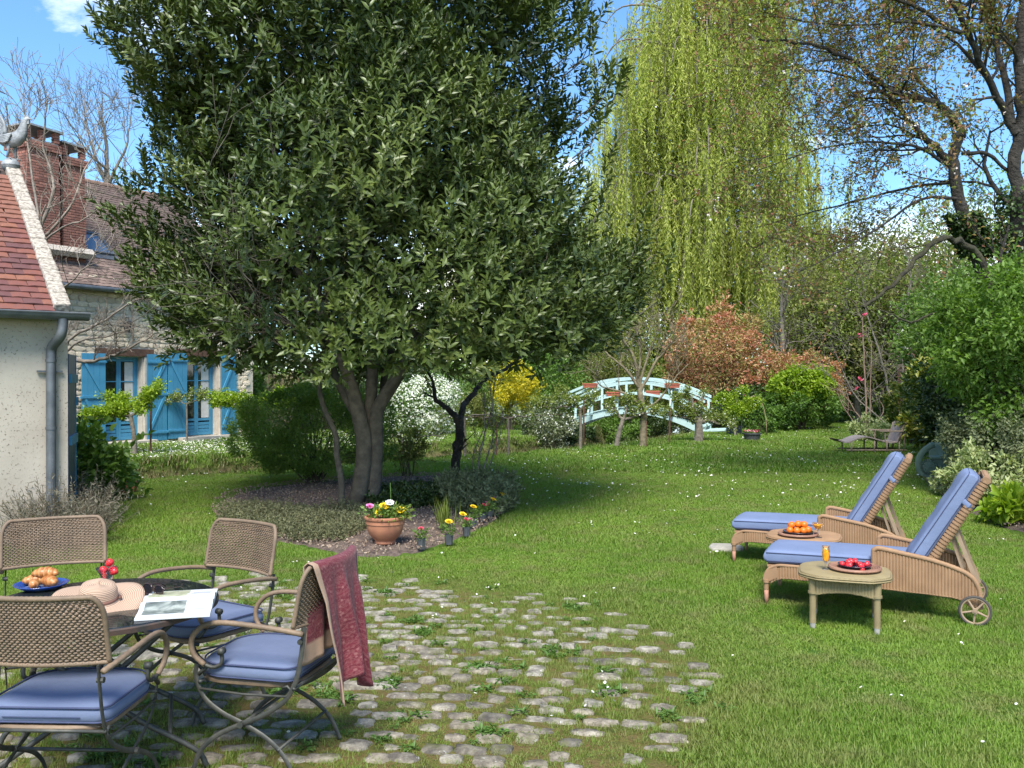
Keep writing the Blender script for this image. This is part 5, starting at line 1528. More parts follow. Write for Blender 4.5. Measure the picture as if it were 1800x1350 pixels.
# ivy sleeve on the cherry trunks
rng = sub_rng(204)
def ivy(label, p0, p1, r_, n, loc):
    e = empty('ivy', loc, label, 'ivy'); t_ = rng.random(n)[:, None]; a = rng.random(n) * 6.28
    P = np.asarray(p0) * (1 - t_) + np.asarray(p1) * t_ + np.column_stack([np.cos(a), np.sin(a), np.zeros(n)]) * r_ * (0.8 + 0.7 * rng.random((n, 1)))
    D = np.column_stack([np.cos(a), np.sin(a), -0.8 + 0.6 * rng.random(n)]) + rng.normal(size=(n, 3)) * 0.4
    leaves('leaves', P - np.array(loc), D, np.column_stack([np.cos(a), np.sin(a), np.full(n, 0.5)]), 0.075, 0.065, LM['dark'], e, rng=rng)
ivy('dark ivy wrapping the lower trunk of the leaning cherry tree', np.array(W(1722, 450, 15)), np.array(W(1692, 375, 15)), 0.19, 1500, tuple(W(1722, 450, 15)))
ivy('dark ivy wrapping the straight cherry trunk at the right edge', np.array(W(1792, 520, 15)), np.array(W(1786, 330, 15)), 0.2, 1200, tuple(W(1792, 520, 15)))

# ---- bare climbing tree between the two houses
kwb = dict(wig=0.28, up=0.10, nch=4, ang=0.6, shrink=0.6, seg=5, minr=0.004, rshrink=0.6)
Yb = 14.0
traced_tree('bare_tree', 'pale leafless tree branching up beside the chimney', (W(70, 700, Yb).x, Yb, 0), [
    ([(75, 860, Yb), (72, 640, Yb), (70, 520, Yb), (72, 440, Yb), (66, 380, Yb)], 0.075, 0.045),
    ([(70, 400, Yb), (95, 330, Yb), (78, 260, Yb), (84, 180, Yb)], 0.030, 0.006),
    ([(70, 400, Yb), (40, 320, Yb - 0.4), (20, 240, Yb - 0.6), (10, 180, Yb - 0.8)], 0.026, 0.006),
    ([(72, 420, Yb), (120, 370, Yb), (150, 300, Yb + 0.2), (180, 250, Yb + 0.3)], 0.026, 0.005),
    ([(72, 430, Yb), (110, 400, Yb - 0.5), (150, 385, Yb - 0.6), (200, 345, Yb - 0.7)], 0.02, 0.005),
    ([(70, 520, Yb), (120, 500, Yb - 0.3), (150, 470, Yb - 0.3), (180, 460, Yb - 0.3)], 0.018, 0.005),
    ([(68, 380, Yb), (50, 260, Yb + 0.3), (45, 210, Yb + 0.3), (42, 160, Yb + 0.3)], 0.02, 0.005),
], [3, 7, 5, 6, 5, 5, 5], 0.60, 2, 211, m_bark_pale, kw=kwb, bias=(0, 0, 0.5))
traced_tree('bare_tree', 'knotted leafless branches crossing in front of the blue shutters', (W(100, 700, 15.5).x, 15.5, 0), [
    ([(92, 880, 15.5), (96, 700, 15.5), (100, 640, 15.5), (104, 630, 15.5)], 0.06, 0.045),
    ([(103, 632, 15.5), (150, 634, 15.3), (182, 630, 15.2), (210, 622, 15.1), (240, 605, 15.0), (270, 588, 15.0)], 0.040, 0.010),
    ([(103, 632, 15.5), (130, 590, 15.4), (175, 570, 15.4), (225, 535, 15.4), (262, 520, 15.4)], 0.036, 0.008),
    ([(102, 635, 15.5), (112, 600, 15.6), (124, 565, 15.6)], 0.02, 0.008),
    ([(262, 560, 15.2), (272, 600, 15.1), (280, 622, 15.0)], 0.014, 0.008),
    ([(103, 632, 15.5), (140, 600, 15.2), (185, 592, 15.1), (250, 570, 15.0)], 0.022, 0.006),
], [1, 9, 9, 3, 2, 6], 0.38, 2, 212, m_bark_pale, kw=kwb, bias=(0.1, 0, 0.45), t0=0.2)
traced_tree('bare_tree', 'faint bare tree rising behind the house roof', (W(190, 700, 34).x, 34, 0), [
    ([(200, 740, 34), (196, 500, 34), (190, 330, 34), (185, 240, 34), (175, 180, 34)], 0.16, 0.02),
    ([(190, 330, 34), (160, 250, 34), (148, 190, 34)], 0.06, 0.012),
    ([(192, 320, 34), (225, 250, 34), (232, 190, 34)], 0.06, 0.012),
    ([(190, 300, 34), (150, 265, 33), (120, 235, 33)], 0.05, 0.012),
], [8, 8, 8, 8], 1.5, 2, 213, m_bark, kw=dict(kwb, minr=0.007), bias=(0, 0, 0.3), t0=0.4)

# ---- round green bush in the bed, behind the laurel trunk
bush('round_bush', 'rounded glossy green bush behind the laurel trunk', 'bush', (W(553, 700, 15.4).x, 15.4, 0), (1.62, 1.2, 1.66), 34000, 0.045, 0.5, LM['round'], 301, lumps=80, lump=0.26, stems=50, fill=0.10, z0=0.10)
# ---- fruit tree in the bed, mossy
Yf = 15.6
traced_tree('apple_tree', 'old forked apple tree with dark twisted trunk in the round bed', (W(797, 700, Yf).x, Yf, 0), [
    ([(797, 850, Yf), (800, 820, Yf), (806, 775, Yf), (808, 745, Yf), (806, 735, Yf)], 0.085, 0.07),
    ([(806, 740, Yf), (788, 718, Yf), (765, 704, Yf), (762, 680, Yf), (752, 655, Yf)], 0.055, 0.02),
    ([(808, 738, Yf), (818, 710, Yf + 0.2), (835, 690, Yf + 0.4), (852, 665, Yf + 0.5), (875, 655, Yf + 0.6), (898, 640, Yf + 0.8), (925, 622, Yf + 1), (950, 612, Yf + 1.1)], 0.06, 0.015),
], [1, 4, 7], 0.45, 1, 221, m_bark_dark, ('spring', 2, 0.04, 0.5, 0.3, 0.03), kw=kwb, bias=(0, 0, 0.3), t0=0.3)
traced_tree('elder_shrub', 'bare many-stemmed young tree beside the mossy apple trunk', (W(845, 700, 15.2).x, 15.2, 0), [
    ([(838, 850, 15.2), (845, 790, 15.2), (862, 730, 15.2), (868, 690, 15.2), (872, 640, 15.2)], 0.022, 0.008),
    ([(842, 850, 15.2), (858, 800, 15.2), (868, 760, 15.2), (864, 700, 15.2), (858, 650, 15.2)], 0.018, 0.007),
    ([(836, 850, 15.2), (832, 800, 15.2), (850, 750, 15.2), (852, 690, 15.2)], 0.016, 0.006),
    ([(846, 850, 15.2), (875, 780, 15.2), (885, 720, 15.2)], 0.014, 0.006),
], [5, 5, 4, 3], 0.32, 1, 222, m_bark_pale, ('spring', 3, 0.045, 0.5, 0.25, 0.03), kw=kwb, bias=(0, 0, 0.5))
# small stemmy shrub left of it
bush('young_shrub', 'small stemmy shrub with bronze leaves at the back of the bed', 'shrub', (W(716, 700, 16.2).x, 16.2, 0), (0.34, 0.3, 0.85), 1300, 0.06, 0.4, LM['olive'], 302, lumps=14, lump=0.4, stems=14, z0=0.3, up=0.6)
# grey-green sub-shrubs
def fuzz(name, label, cat, pts_px, h, n, m, seed, L=0.03, Wd=0.16, up=1.3, group=None, spread=(1, 1), tilt=0.5, nstem=200):
    """low twiggy mat: sprigs rising from an outline of ground points"""
    rng = sub_rng(seed); O = np.array([tuple(G(*p))[:2] for p in pts_px]); c = O.mean(0)
    e = empty(name, (c[0], c[1], 0.03), label, cat, group)
    lo, hi = O.min(0), O.max(0); q = rng.random((n * 3, 2)) * (hi - lo) + lo
    q = q[in_poly(O, q[:, 0], q[:, 1])][: n // 14]
    dmin = np.min(np.hypot(q[:, None, 0] - O[None, :, 0], q[:, None, 1] - O[None, :, 1]), 1)
    hh = h * np.clip(0.35 + dmin / 0.35, 0.35, 1) * (0.75 + 0.4 * rng.random(len(q))) * (0.85 + 0.25 * np.sin(q[:, 0] * 5) * np.cos(q[:, 1] * 6))
    dirs = norm_rows(np.column_stack([rng.normal(size=(len(q), 2)) * tilt, np.ones(len(q))]))
    base = np.column_stack([q - c, np.zeros(len(q))]); tip = base + dirs * hh[:, None]
    per = 14; t_ = rng.random((len(q), per, 1)) ** 0.8
    P = (base[:, None] * (1 - t_) + tip[:, None] * t_).reshape(-1, 3)
    D = norm_rows(np.repeat(dirs, per, 0) * up * 0.5 + rng.normal(size=P.shape) * 0.7)
    ln = L * (0.6 + 0.8 * rng.random(len(P)))
    leaves('foliage', P, D, rand_dirs(rng, len(P)), ln, ln * Wd / 0.5, m, e, rnd=np.clip(np.repeat(rng.random(len(q)), per) * 0.6 + 0.4 * rng.random(len(P)), 0, 1), rng=rng)
    tb = Tubes()
    for i in range(min(nstem, len(q))): tb.add(np.array([base[i], (base[i] + tip[i]) / 2 + rng.normal(size=3) * 0.01, tip[i]]), [0.004, 0.003, 0.002], 3)
    tb.build('stems', m_stem, e)
    return e
fuzz('thyme_mat', 'grey-green thyme mat spreading over the front left of the bed', 'herb', [(395, 905), (470, 900), (560, 908), (650, 905), (655, 935), (600, 960), (520, 958), (430, 938), (380, 918)], 0.20, 34000, LM['thyme'], 401, L=0.028, Wd=0.22)
fuzz('sage_shrub', 'grey-green leafy sage shrub at the right end of the bed', 'shrub', [(765, 885), (800, 870), (880, 868), (906, 885), (900, 905), (860, 915), (800, 905)], 0.42, 14000, LM['sage'], 402, L=0.055, Wd=0.22, tilt=0.35)
fuzz('dark_groundcover', 'dark green ground cover behind the terracotta pot', 'plant', [(650, 880), (700, 868), (790, 866), (800, 892), (720, 902), (660, 900)], 0.22, 9000, LM['dark'], 403, L=0.05, Wd=0.3)
fuzz('lavender_bush', 'dry grey lavender bush against the plastered wall', 'bush', [(5, 935), (60, 918), (150, 915), (195, 935), (170, 962), (90, 972), (20, 965)], 0.62, 15000, LM['lavender'], 404, L=0.05, Wd=0.09, tilt=0.55, nstem=700)
bush('nettle_clump', 'broad-leaved green plants growing behind the lavender', 'plant', (W(150, 700, 13.0).x, 13.0, 0), (0.62, 0.6, 1.0), 1900, 0.11, 0.6, LM['green'], 303, lumps=24, lump=0.4, stems=20, quad=True)
# iris fan
rng = sub_rng(405)
e = empty('iris_clump', (G(782, 941).x, G(782, 941).y, 0.05), 'clump of upright green iris blades in the bed', 'plant')
n = 46; a = rng.random(n) * 6.28; P = np.column_stack([rng.normal(size=n) * 0.055, rng.normal(size=n) * 0.04, np.zeros(n)])
D = np.column_stack([rng.normal(size=n) * 0.14, rng.normal(size=n) * 0.14, np.ones(n)])
leaves('leaf_blades', P, D, rand_dirs(rng, n), 0.26 + 0.16 * rng.random(n), 0.014, LM['spring'], e, rng=rng, curl=0.05)

# ---- espalier apple rows
def espalier(label, px, py, arms, h, seed, dens=1.0, r0_=0.05, leafm='spring', lean=0.0, fl=True, name='espalier_apple_tree'):
    r0_ *= 0.8
    g0 = G(px, py); Y = g0.y; rng = sub_rng(seed)
    z = float(ground_z(np.array([g0.x]), np.array([Y]))[0])
    e = empty(name, (g0.x, Y, z - 0.02), label, 'tree', 'low trained apple trees along the stream')
    tb = Tubes(); nodes = []
    top = np.array([lean, 0, h]); l = smooth_line([(0, 0, 0), (lean * 0.35 + 0.01, 0, h * 0.5), top], 4); tb.add(l, np.linspace(r0_, r0_ * 0.75, len(l)), 9)
    for (dx, dy, dz) in arms:
        k = smooth_line([top - [0, 0, 0.03], top + np.array([dx * 0.3, dy * 0.3, 0.02 + dz * 0.2]), top + np.array([dx * 0.65, dy * 0.65, dz * 0.8]), top + np.array([dx, dy, dz])], 4)
        k[1:-1] += rng.normal(size=(len(k) - 2, 3)) * 0.015
        rr_ = np.linspace(r0_ * 0.6, 0.012, len(k)); tb.add(k, rr_, 7)
        spawn_on(rng, tb, k, rr_, max(3, int(abs(dx) * 9 * dens + abs(dy) * 5)), 0.20, 1, nodes, bias=(0, 0, 0.7), t0=0.12, wig=0.4, up=0.2, nch=4, ang=0.8, seg=3, minr=0.003)
    tb.build('trunk', m_bark, e)
    P, D = node_leaves(rng, nodes, int(9 * dens), 0.055, 1)
    ln = 0.06 * (0.6 + 0.8 * rng.random(len(P)))
    leaves('crown', P, D, rand_dirs(rng, len(P)) + np.array([0, 0, 0.8]), ln, ln * 0.6, LM[leafm], e, rng=rng)
    if fl:
        P, D = node_leaves(rng, nodes[::3], 4, 0.04, 1); leaves('blossoms', P, D, rand_dirs(rng, len(P)), 0.045, 0.045, LM['white'], e, rng=rng)
    return e
espalier('low apple tree with arms spread before the left french window', 237, 800, [(-1.05, 0.1, -0.12), (0.75, -0.1, 0.48), (-0.5, 0.3, 0.25)], 0.95, 501, 1.6, 0.075, 'lime', -0.10, False)
espalier('slender apple tree before the right french window', 328, 778, [(-0.5, 0, 0.05), (0.75, 0, 0.12)], 1.15, 502, 0.9, 0.035, 'spring')
espalier('bright lime-leaved apple tree left of the round bush', 452, 782, [(-1.15, 0, 0.05), (0.5, 0, 0.1)], 1.05, 503, 2.2, 0.06, 'lime')
espalier('apple tree on the near bank behind the round bush', 708, 806, [(-0.7, 0.1, 0.05), (0.9, -0.1, 0.05)], 0.92, 504, 0.5, 0.05)
espalier('thin apple tree beside the old forked apple', 817, 806, [(-0.5, 0, 0.05), (0.95, 0, 0.03)], 0.95, 505, 0.4, 0.04)
espalier('low apple tree with a bare arm near the middle of the bank', 893, 806, [(-0.8, 0, 0.02), (0.5, 0, 0.03)], 0.92, 506, 0.4, 0.04)
espalier('apple tree with straight trunk at the left foot of the bridge', 1020, 792, [(-1.1, 0, 0.02), (0.4, 0, 0.12), (-0.5, 0.2, 0.35)], 1.1, 507, 1.0, 0.055, 'spring')
espalier('leaning apple tree stump with leafy top before the bridge', 1083, 788, [(-0.35, 0, 0.35), (0.9, 0, 0.2), (0.2, 0, 0.55)], 0.75, 508, 0.9, 0.09, 'spring', 0.18)
espalier('gnarled thick apple tree before the right end of the bridge', 1228, 777, [(-0.9, 0, 0.18), (0.9, 0, -0.05), (-0.35, 0, 0.85), (0.15, 0, 0.75), (-0.7, 0, 0.6)], 0.62, 509, 1.15, 0.17, 'spring')
espalier('leafy apple tree right of the bridge foot', 1292, 768, [(-0.5, 0, 0.4), (0.6, 0, 0.3), (0.1, 0, 0.8)], 0.6, 510, 2.4, 0.05, 'lime')
Yp = G(1130, 787).y
traced_tree('pruned_tree', 'pruned bare tree fanning out in front of the arched bridge', (W(1130, 700, Yp).x, Yp, 0), [
    ([(1130, 788, Yp), (1131, 740, Yp), (1126, 700, Yp), (1120, 660, Yp)], 0.092, 0.065),
    ([(1122, 680, Yp), (1100, 650, Yp), (1070, 625, Yp), (1045, 600, Yp)], 0.045, 0.012),
    ([(1122, 670, Yp), (1115, 630, Yp), (1090, 590, Yp), (1078, 560, Yp)], 0.045, 0.012),
    ([(1122, 665, Yp), (1125, 620, Yp), (1118, 570, Yp)], 0.04, 0.012),
    ([(1126, 690, Yp), (1150, 640, Yp), (1175, 610, Yp), (1200, 590, Yp)], 0.045, 0.012),
    ([(1124, 680, Yp), (1140, 620, Yp), (1160, 575, Yp)], 0.04, 0.01),
    ([(1126, 712, Yp), (1095, 690, Yp), (1060, 680, Yp), (1040, 660, Yp)], 0.035, 0.01),
    ([(1126, 725, Yp), (1160, 700, Yp), (1190, 660, Yp), (1210, 640, Yp)], 0.035, 0.01),
], [1, 6, 6, 6, 6, 6, 5, 5], 0.7, 2, 223, mat('fan_bark', (0.24, 0.195, 0.12), (0.12, 0.10, 0.06), 12, 0.9), ('spring', 1, 0.05, 0.5, 0.12, 0.03), kw=dict(kwb, nch=3, minr=0.006), bias=(0, 0, 0.7), t0=0.3)

# ---- shrubs beyond the stream and round the bridge
def bx(name, label, cat, px, Y, rx, h, n, L, m, seed, **k):
    """bush by photo column and distance"""
    x = (px - 900) / FPX * Y
    z = float(ground_z(np.array([x]), np.array([Y]))[0]) if k.pop('onground', True) else 0
    Wd = k.pop('Wd', 0.5)
    return bush(name, label, cat, (x, Y, z), (rx, k.pop('ry', rx * 0.8), h), n, L, Wd, LM[m], seed, **k)
bx('viburnum_bush', 'bush smothered in white blossom beyond the stream', 'bush', 748, 29, 1.25, 1.75, 6000, 0.085, 'green', 601, lumps=34, flowers=(LM['white'], 1300, 0.07, 5))
bx('yellow_shrub', 'bright yellow shrub lit up behind the stream', 'bush', 895, 31, 0.95, 2.4, 5000, 0.10, 'yellow', 602, lumps=22, z0=0.8)
bx('pieris_bush', 'tall orange-red shrub right of the bridge', 'bush', 1262, 33.5, 2.05, 4.35, 16000, 0.13, 'red', 603, lumps=70, lump=0.24, z0=0.6, rough_top=0.3, Wd=0.42)
bx('pieris_bush', 'second orange-red shrub, lower, behind the lime green one', 'bush', 1405, 34.5, 1.6, 3.0, 9000, 0.13, 'red', 604, lumps=44, lump=0.26, z0=0.4, Wd=0.42)
bx('lime_bush', 'rounded lime-green shrub between the orange shrubs and the lawn', 'bush', 1408, 31.5, 1.15, 2.15, 8000, 0.12, 'lime', 605, lumps=34, lump=0.30, z0=0.85)
bx('dark_bush', 'dark green bush under the lime-green shrub', 'bush', 1400, 31.9, 1.9, 1.5, 9000, 0.11, 'green', 606, lumps=34)
bx('dark_bush', 'dark green bush below the tall orange shrub', 'bush', 1320, 32.5, 1.3, 1.7, 6000, 0.11, 'dark', 607, lumps=26)
bx('small_bush', 'small fresh green bush at the edge of the far lawn', 'bush', 1335, 29.5, 0.65, 1.0, 2200, 0.09, 'green', 608, lumps=16)
bx('blossom_bush', 'loose shrub with small white flowers at the left end of the bridge', 'bush', 965, 28.2, 0.85, 1.7, 5000, 0.085, 'sage', 609, lumps=26, flowers=(LM['white'], 260, 0.05, 3))
bx('bank_bush', 'dark bush under the left end of the bridge', 'bush', 990, 29.5, 1.1, 0.75, 4000, 0.09, 'dark', 610, lumps=20)
bx('bank_bush', 'green bush on the far bank seen under the bridge arch', 'bush', 1085, 36, 1.5, 1.15, 5500, 0.10, 'green', 611, lumps=26)
bx('bank_bush', 'dark undergrowth beyond the arch of the bridge', 'bush', 1160, 40, 2.2, 1.3, 5000, 0.11, 'dark', 612, lumps=24)
bx('climbing_shrub', 'green climbing shrub at the corner of the stone house', 'bush', 437, 30.5, 0.65, 2.2, 4200, 0.10, 'green', 613, lumps=24)
bx('lime_shrub', 'small lime-green shrub before the cane fence', 'bush', 497, 28, 0.32, 1.45, 1400, 0.10, 'lime', 614, lumps=10, z0=0.9)
bx('evergreen_bush', 'dark evergreen in front of the cane fence', 'bush', 575, 31.5, 1.2, 2.5, 6000, 0.10, 'dark', 615, lumps=30)
bx('evergreen_bush', 'dark evergreen behind the white-flowering bush', 'bush', 700, 33, 2.0, 2.4, 8000, 0.11, 'dark', 616, lumps=34)
bx('evergreen_bush', 'shaded green shrub behind the yellow shrub', 'bush', 830, 35, 2.0, 2.6, 8000, 0.12, 'bush', 617, lumps=34)
bx('scrub_bush', 'bare-stemmed brown scrub at the foot of the yellow shrub', 'bush', 870, 33, 1.6, 1.3, 3500, 0.09, 'olive', 618, lumps=24, stems=24)
bx('green_shrub', 'mid-green shrub beyond the yellow shrub', 'bush', 955, 36, 1.7, 2.7, 8000, 0.12, 'green', 619, lumps=34)
bx('olive_shrub', 'brownish olive scrub behind the bridge', 'bush', 1050, 39, 2.4, 3.0, 9000, 0.12, 'olive', 620, lumps=44, rough_top=0.6)
bx('olive_shrub', 'pale olive scrub beneath the willow strands', 'bush', 1130, 43, 2.4, 3.2, 8000, 0.13, 'spring', 621, lumps=40, rough_top=0.6)
# small tree of variegated leaves and the pink magnolia by the old lounge chair
bx('variegated_shrub', 'small cream-and-green shrub behind the old lounge chair', 'bush', 1530, 26.0, 0.55, 0.75, 1500, 0.085, 'cream', 622, lumps=16)
bx('groundcover_plants', 'low bright green plants behind the old lounge chair', 'plant', 1570, 27.5, 0.7, 0.35, 900, 0.10, 'green', 623, lumps=10)
Ym = 27.0
traced_tree('magnolia_tree', 'slim young magnolia with bare stems and a few pink flowers', (W(1522, 700, Ym).x, Ym, 0), [
    ([(1524, 772, Ym), (1522, 700, Ym), (1518, 620, Ym), (1516, 552, Ym)], 0.035, 0.012),
    ([(1527, 772, Ym), (1530, 690, Ym), (1532, 600, Ym)], 0.025, 0.01),
    ([(1533, 770, Ym), (1512, 735, Ym), (1495, 710, Ym), (1486, 680, Ym)], 0.03, 0.01),
    ([(1533, 770, Ym), (1505, 745, Ym), (1482, 715, Ym), (1472, 690, Ym)], 0.022, 0.01),
    ([(1526, 770, Ym), (1552, 725, Ym), (1545, 700, Ym)], 0.02, 0.01),
], [2, 2, 3, 3, 2], 0.5, 1, 224, mat('magnolia_bark', (0.26, 0.17, 0.12), (0.16, 0.11, 0.08), 12, 0.8), None, None, kw=dict(kwb, minr=0.006), bias=(0, 0, 0.6), t0=0.4)
rng = sub_rng(406)
for (px, py) in ((1512, 668), (1506, 684), (1520, 555), (1511, 591)):
    w_ = W(px, py, Ym); e = tag(leaves('magnolia_flower', rng.normal(size=(12, 3)) * 0.02, np.column_stack([rng.normal(size=(12, 2)), np.full(12, 0.9)]), rand_dirs(rng, 12), 0.10, 0.055, LM['pink'], None, rng=rng),
        'pink open flower on the slim magnolia, ' + {668: 'lower right one', 684: 'lowest one', 555: 'topmost one', 591: 'second from the top'}[py], 'flower', 'magnolia flowers'); e.location = w_

# ---- the big green bank on the right
bx('maple_shrub', 'tall fresh-green leafy shrub at the right edge, hanging over the gravel bed', 'bush', 1800, 13.4, 1.25, 3.7, 16000, 0.085, 'maple', 631, lumps=90, lump=0.24, z0=0.6, ry=1.2, up=-0.25)
bx('maple_shrub', 'smaller fresh-green shrub left of the tall right-edge one', 'bush', 1752, 14.6, 0.85, 3.25, 9500, 0.085, 'maple', 643, lumps=50, lump=0.26, z0=1.3, ry=0.9, up=-0.25)
bx('maple_shrub', 'dark leafy shrub behind the tall fresh-green one', 'bush', 1760, 17.5, 1.3, 2.9, 11000, 0.10, 'dark', 632, lumps=50, z0=0.2)
bx('maple_shrub', 'mid-green shrub hanging over the variegated laurel', 'bush', 1700, 23.0, 1.7, 4.2, 12000, 0.11, 'bush', 633, lumps=50, rough_top=0.5, z0=1.4)
bx('laurel_hedge', 'laurel with gold-edged leaves behind the green armchair', 'bush', 1662, 21.5, 0.95, 2.3, 6500, 0.15, 'gold_edge', 634, lumps=36, Wd=0.36, quad=True, up=0.5)
bx('laurel_hedge', 'dark large-leaved laurel beside the gold-edged one', 'bush', 1700, 19.5, 1.0, 2.2, 5500, 0.15, 'dark', 635, lumps=30, Wd=0.36, up=0.5)
bx('sprawling_shrub', 'grey-green sprawling shrub over the green armchair', 'bush', 1752, 13.6, 0.80, 1.35, 7500, 0.06, 'sage', 636, lumps=40, stems=40, z0=0.15)
bx('sprawling_shrub', 'thin twiggy shrub at the right edge', 'bush', 1830, 12.6, 0.8, 1.5, 6500, 0.06, 'sage', 637, lumps=30, stems=30, z0=0.3)
bx('variegated_shrub', 'cream-leaved variegated shrub behind the near lounger', 'bush', 1750, 12.2, 0.55, 0.80, 2400, 0.07, 'cream', 638, lumps=24, stems=24, z0=0.05, up=0.3)
bx('variegated_shrub', 'low spray of cream leaves by the green armchair', 'bush', 1690, 13.6, 0.5, 0.50, 1500, 0.065, 'cream', 639, lumps=18, stems=18)
bx('broadleaf_plant', 'broad bright green leaves in the gravel bed at the right edge', 'plant', 1782, 10.9, 0.36, 0.34, 420, 0.15, 'lime', 640, lumps=12, Wd=0.42, quad=True, up=0.8)
bx('broadleaf_plant', 'small rosette of green leaves at the very edge of the gravel bed', 'plant', 1800, 11.4, 0.35, 0.3, 300, 0.14, 'green', 641, lumps=10, quad=True, up=0.8)
bx('gold_edge_shrub', 'narrow gold-edged shrub below the brick pier', 'bush', 1602, 24.5, 0.6, 1.95, 3000, 0.12, 'gold_edge', 644, lumps=24, Wd=0.36, up=0.5)
bx('border_shrub', 'green border shrub just past the right edge of the gravel bed', 'bush', 2020, 12.5, 1.3, 2.6, 7000, 0.09, 'maple', 645, lumps=50, lump=0.28)
bx('border_shrub', 'dark border shrub on the right beyond the frame', 'bush', 2080, 9.5, 1.2, 2.2, 6000, 0.09, 'dark', 646, lumps=40, lump=0.28)
# rust-coloured dry heap in the gravel bed
bx('dry_cuttings', 'rusty dry cuttings lying in the gravel bed', 'cuttings', 1745, 12.0, 0.35, 0.16, 700, 0.09, 'olive', 642, lumps=8, Wd=0.2)
# woodland behind: individual trees of different tone, some with haze in their leaf colour
def bgtree(px, Y, h, rx, m, seed, label, n=7000, L=0.22, twigs=True, z0=None):
    rng = sub_rng(seed); x = (px - 900) / FPX * Y
    e = empty('woodland_tree', (x, Y, 0), label, 'tree', 'trees of the wood behind the garden')
    tb = Tubes(); nodes = []
    l = smooth_line([(0, 0, -0.1), (rng.normal() * 0.2, 0, h * 0.3), (rng.normal() * 0.3, 0, h * 0.65), (0, 0, h * 0.9)], 4)
    rr_ = np.linspace(0.07 + h * 0.016, 0.03, len(l)); tb.add(l, rr_, 8)
    spawn_on(rng, tb, l, rr_, 14, rx * 0.75, 2, nodes, bias=(0, 0, 0.35), t0=0.15, wig=0.3, up=0.1, nch=4, ang=0.75, seg=4, minr=0.010)
    tb.build('trunk', m_bark, e)
    per = max(1, int(n / max(1, len(nodes))))
    P, D = node_leaves(rng, nodes, per, rx * 0.16, 2)
    P[:, 2] = np.abs(P[:, 2])
    ln = L * (0.6 + 0.8 * rng.random(len(P)))
    leaves('crown', P, D, rand_dirs(rng, len(P)), ln, ln * 0.5, LM[m], e, rng=rng)
    return e
bg = [(1010, 52, 7.5, 3.0, 'haze', 'pale olive tree just right of the laurel crown, far off'), (1090, 56, 8.5, 3.4, 'haze', 'far pale tree left of the willow'), (930, 50, 7.0, 3.4, 'olive', 'olive tree hidden mostly by the laurel'),
      (1400, 50, 7.2, 3.4, 'olive', 'olive tree right behind the willow skirt'), (1470, 46, 6.6, 3.2, 'spring', 'spring-green tree behind the orange shrubs'), (1545, 44, 6.6, 3.2, 'haze', 'pale tree behind the long mossy branch'),
      (1615, 40, 6.6, 3.0, 'spring', 'light green tree between the mossy branch and the right shrubs'), (1700, 36, 7.0, 3.2, 'spring', 'light green tree behind the cherry trunks'), (1790, 34, 7.2, 3.2, 'bush', 'green tree at the right edge behind the cherry'),
      (1430, 38, 4.8, 2.4, 'olive', 'olive green small tree behind the orange shrubs'), (1510, 37, 4.9, 2.4, 'spring', 'light green small tree behind the magnolia'), (1590, 35, 5.2, 2.3, 'olive', 'olive tree behind the brick pier'),
      (600, 50, 7.5, 3.6, 'olive', 'tree hidden behind the middle of the laurel'), (760, 52, 7.0, 3.6, 'haze', 'tree hidden behind the right of the laurel'), (455, 46, 7.0, 3.0, 'olive', 'tree behind the far end of the stone house'), (1200, 60, 9.0, 4.0, 'haze', 'pale tree seen through the willow'), (1300, 58, 8.0, 4.0, 'olive', 'olive tree seen through the willow skirt')]
for i, (px, Y, h, rx, m, lb) in enumerate(bg):
    bgtree(px, Y, h, rx, m, 700 + i, lb, n=8000 if h > 6 else 9000, L=0.20 if Y > 42 else 0.15)
# pale blossoming tree seen through the cherry
bgtree(1375, 36, 6.4, 1.9, 'spring', 760, 'small tree with white blossom beside the orange shrub', n=1800, L=0.12)
rngb = sub_rng(761)
# hedge of undergrowth closing the view at the ground
rng = sub_rng(770)
segs = [(-16, 37), (-8, 38), (-2, 40), (4, 44), (9, 46), (13, 42), (17, 36), (21, 30), (24, 24)]
SG = smooth_line(segs, 6); n = 60000
i_ = rng.integers(len(SG) - 1, size=n); t_ = rng.random(n)[:, None]; base = SG[i_] * (1 - t_) + SG[i_ + 1] * t_
hh = 2.6 + 0.9 * np.sin(base[:, 0] * 0.9) + 0.5 * np.sin(base[:, 0] * 2.7)
P = np.column_stack([base + rng.normal(size=(n, 2)) * 0.7, hh * rng.random(n) ** 0.7])
o_ = leaves('undergrowth', P, rand_dirs(rng, n), rand_dirs(rng, n), 0.26, 0.15, LM['bush'], None, rnd=np.clip(0.5 + 0.35 * np.sin(base[:, 0] * 1.3) + 0.2 * rng.normal(size=n), 0, 1), rng=rng)
tag(o_, 'dark tangled undergrowth closing off the far end of the garden', None, None, 'stuff')
# ------------------------------------------------------------------ the arched bridge
m_bridge = mat('pale_aqua_paint', (0.45, 0.60, 0.565), (0.39, 0.53, 0.495), 5, 0.6, (20, 0.3, 0.004), rnd=0.05)
m_terracotta = mat('terracotta', (0.45, 0.19, 0.10), (0.33, 0.135, 0.075), 7, 0.85, (30, 0.3, 0.003), detail=7)
m_rust_box = mat('planter_red', (0.46, 0.125, 0.07), (0.36, 0.10, 0.06), 9, 0.8, (30, 0.3, 0.004))
BA = np.array(W(988, 750, 32.2)); BB = np.array(W(1240, 760, 30.4))
BA[2] = 0; BB[2] = 0
bd = (BB - BA); BLn = np.linalg.norm(bd[:2]); bd = bd / BLn
bridge = empty('arched_bridge', Vector(BA), 'pale aqua wooden arched footbridge over the stream', 'bridge', rz=math.atan2(bd[1], bd[0]))
BW = 1.25     # width, towards local +y (away)
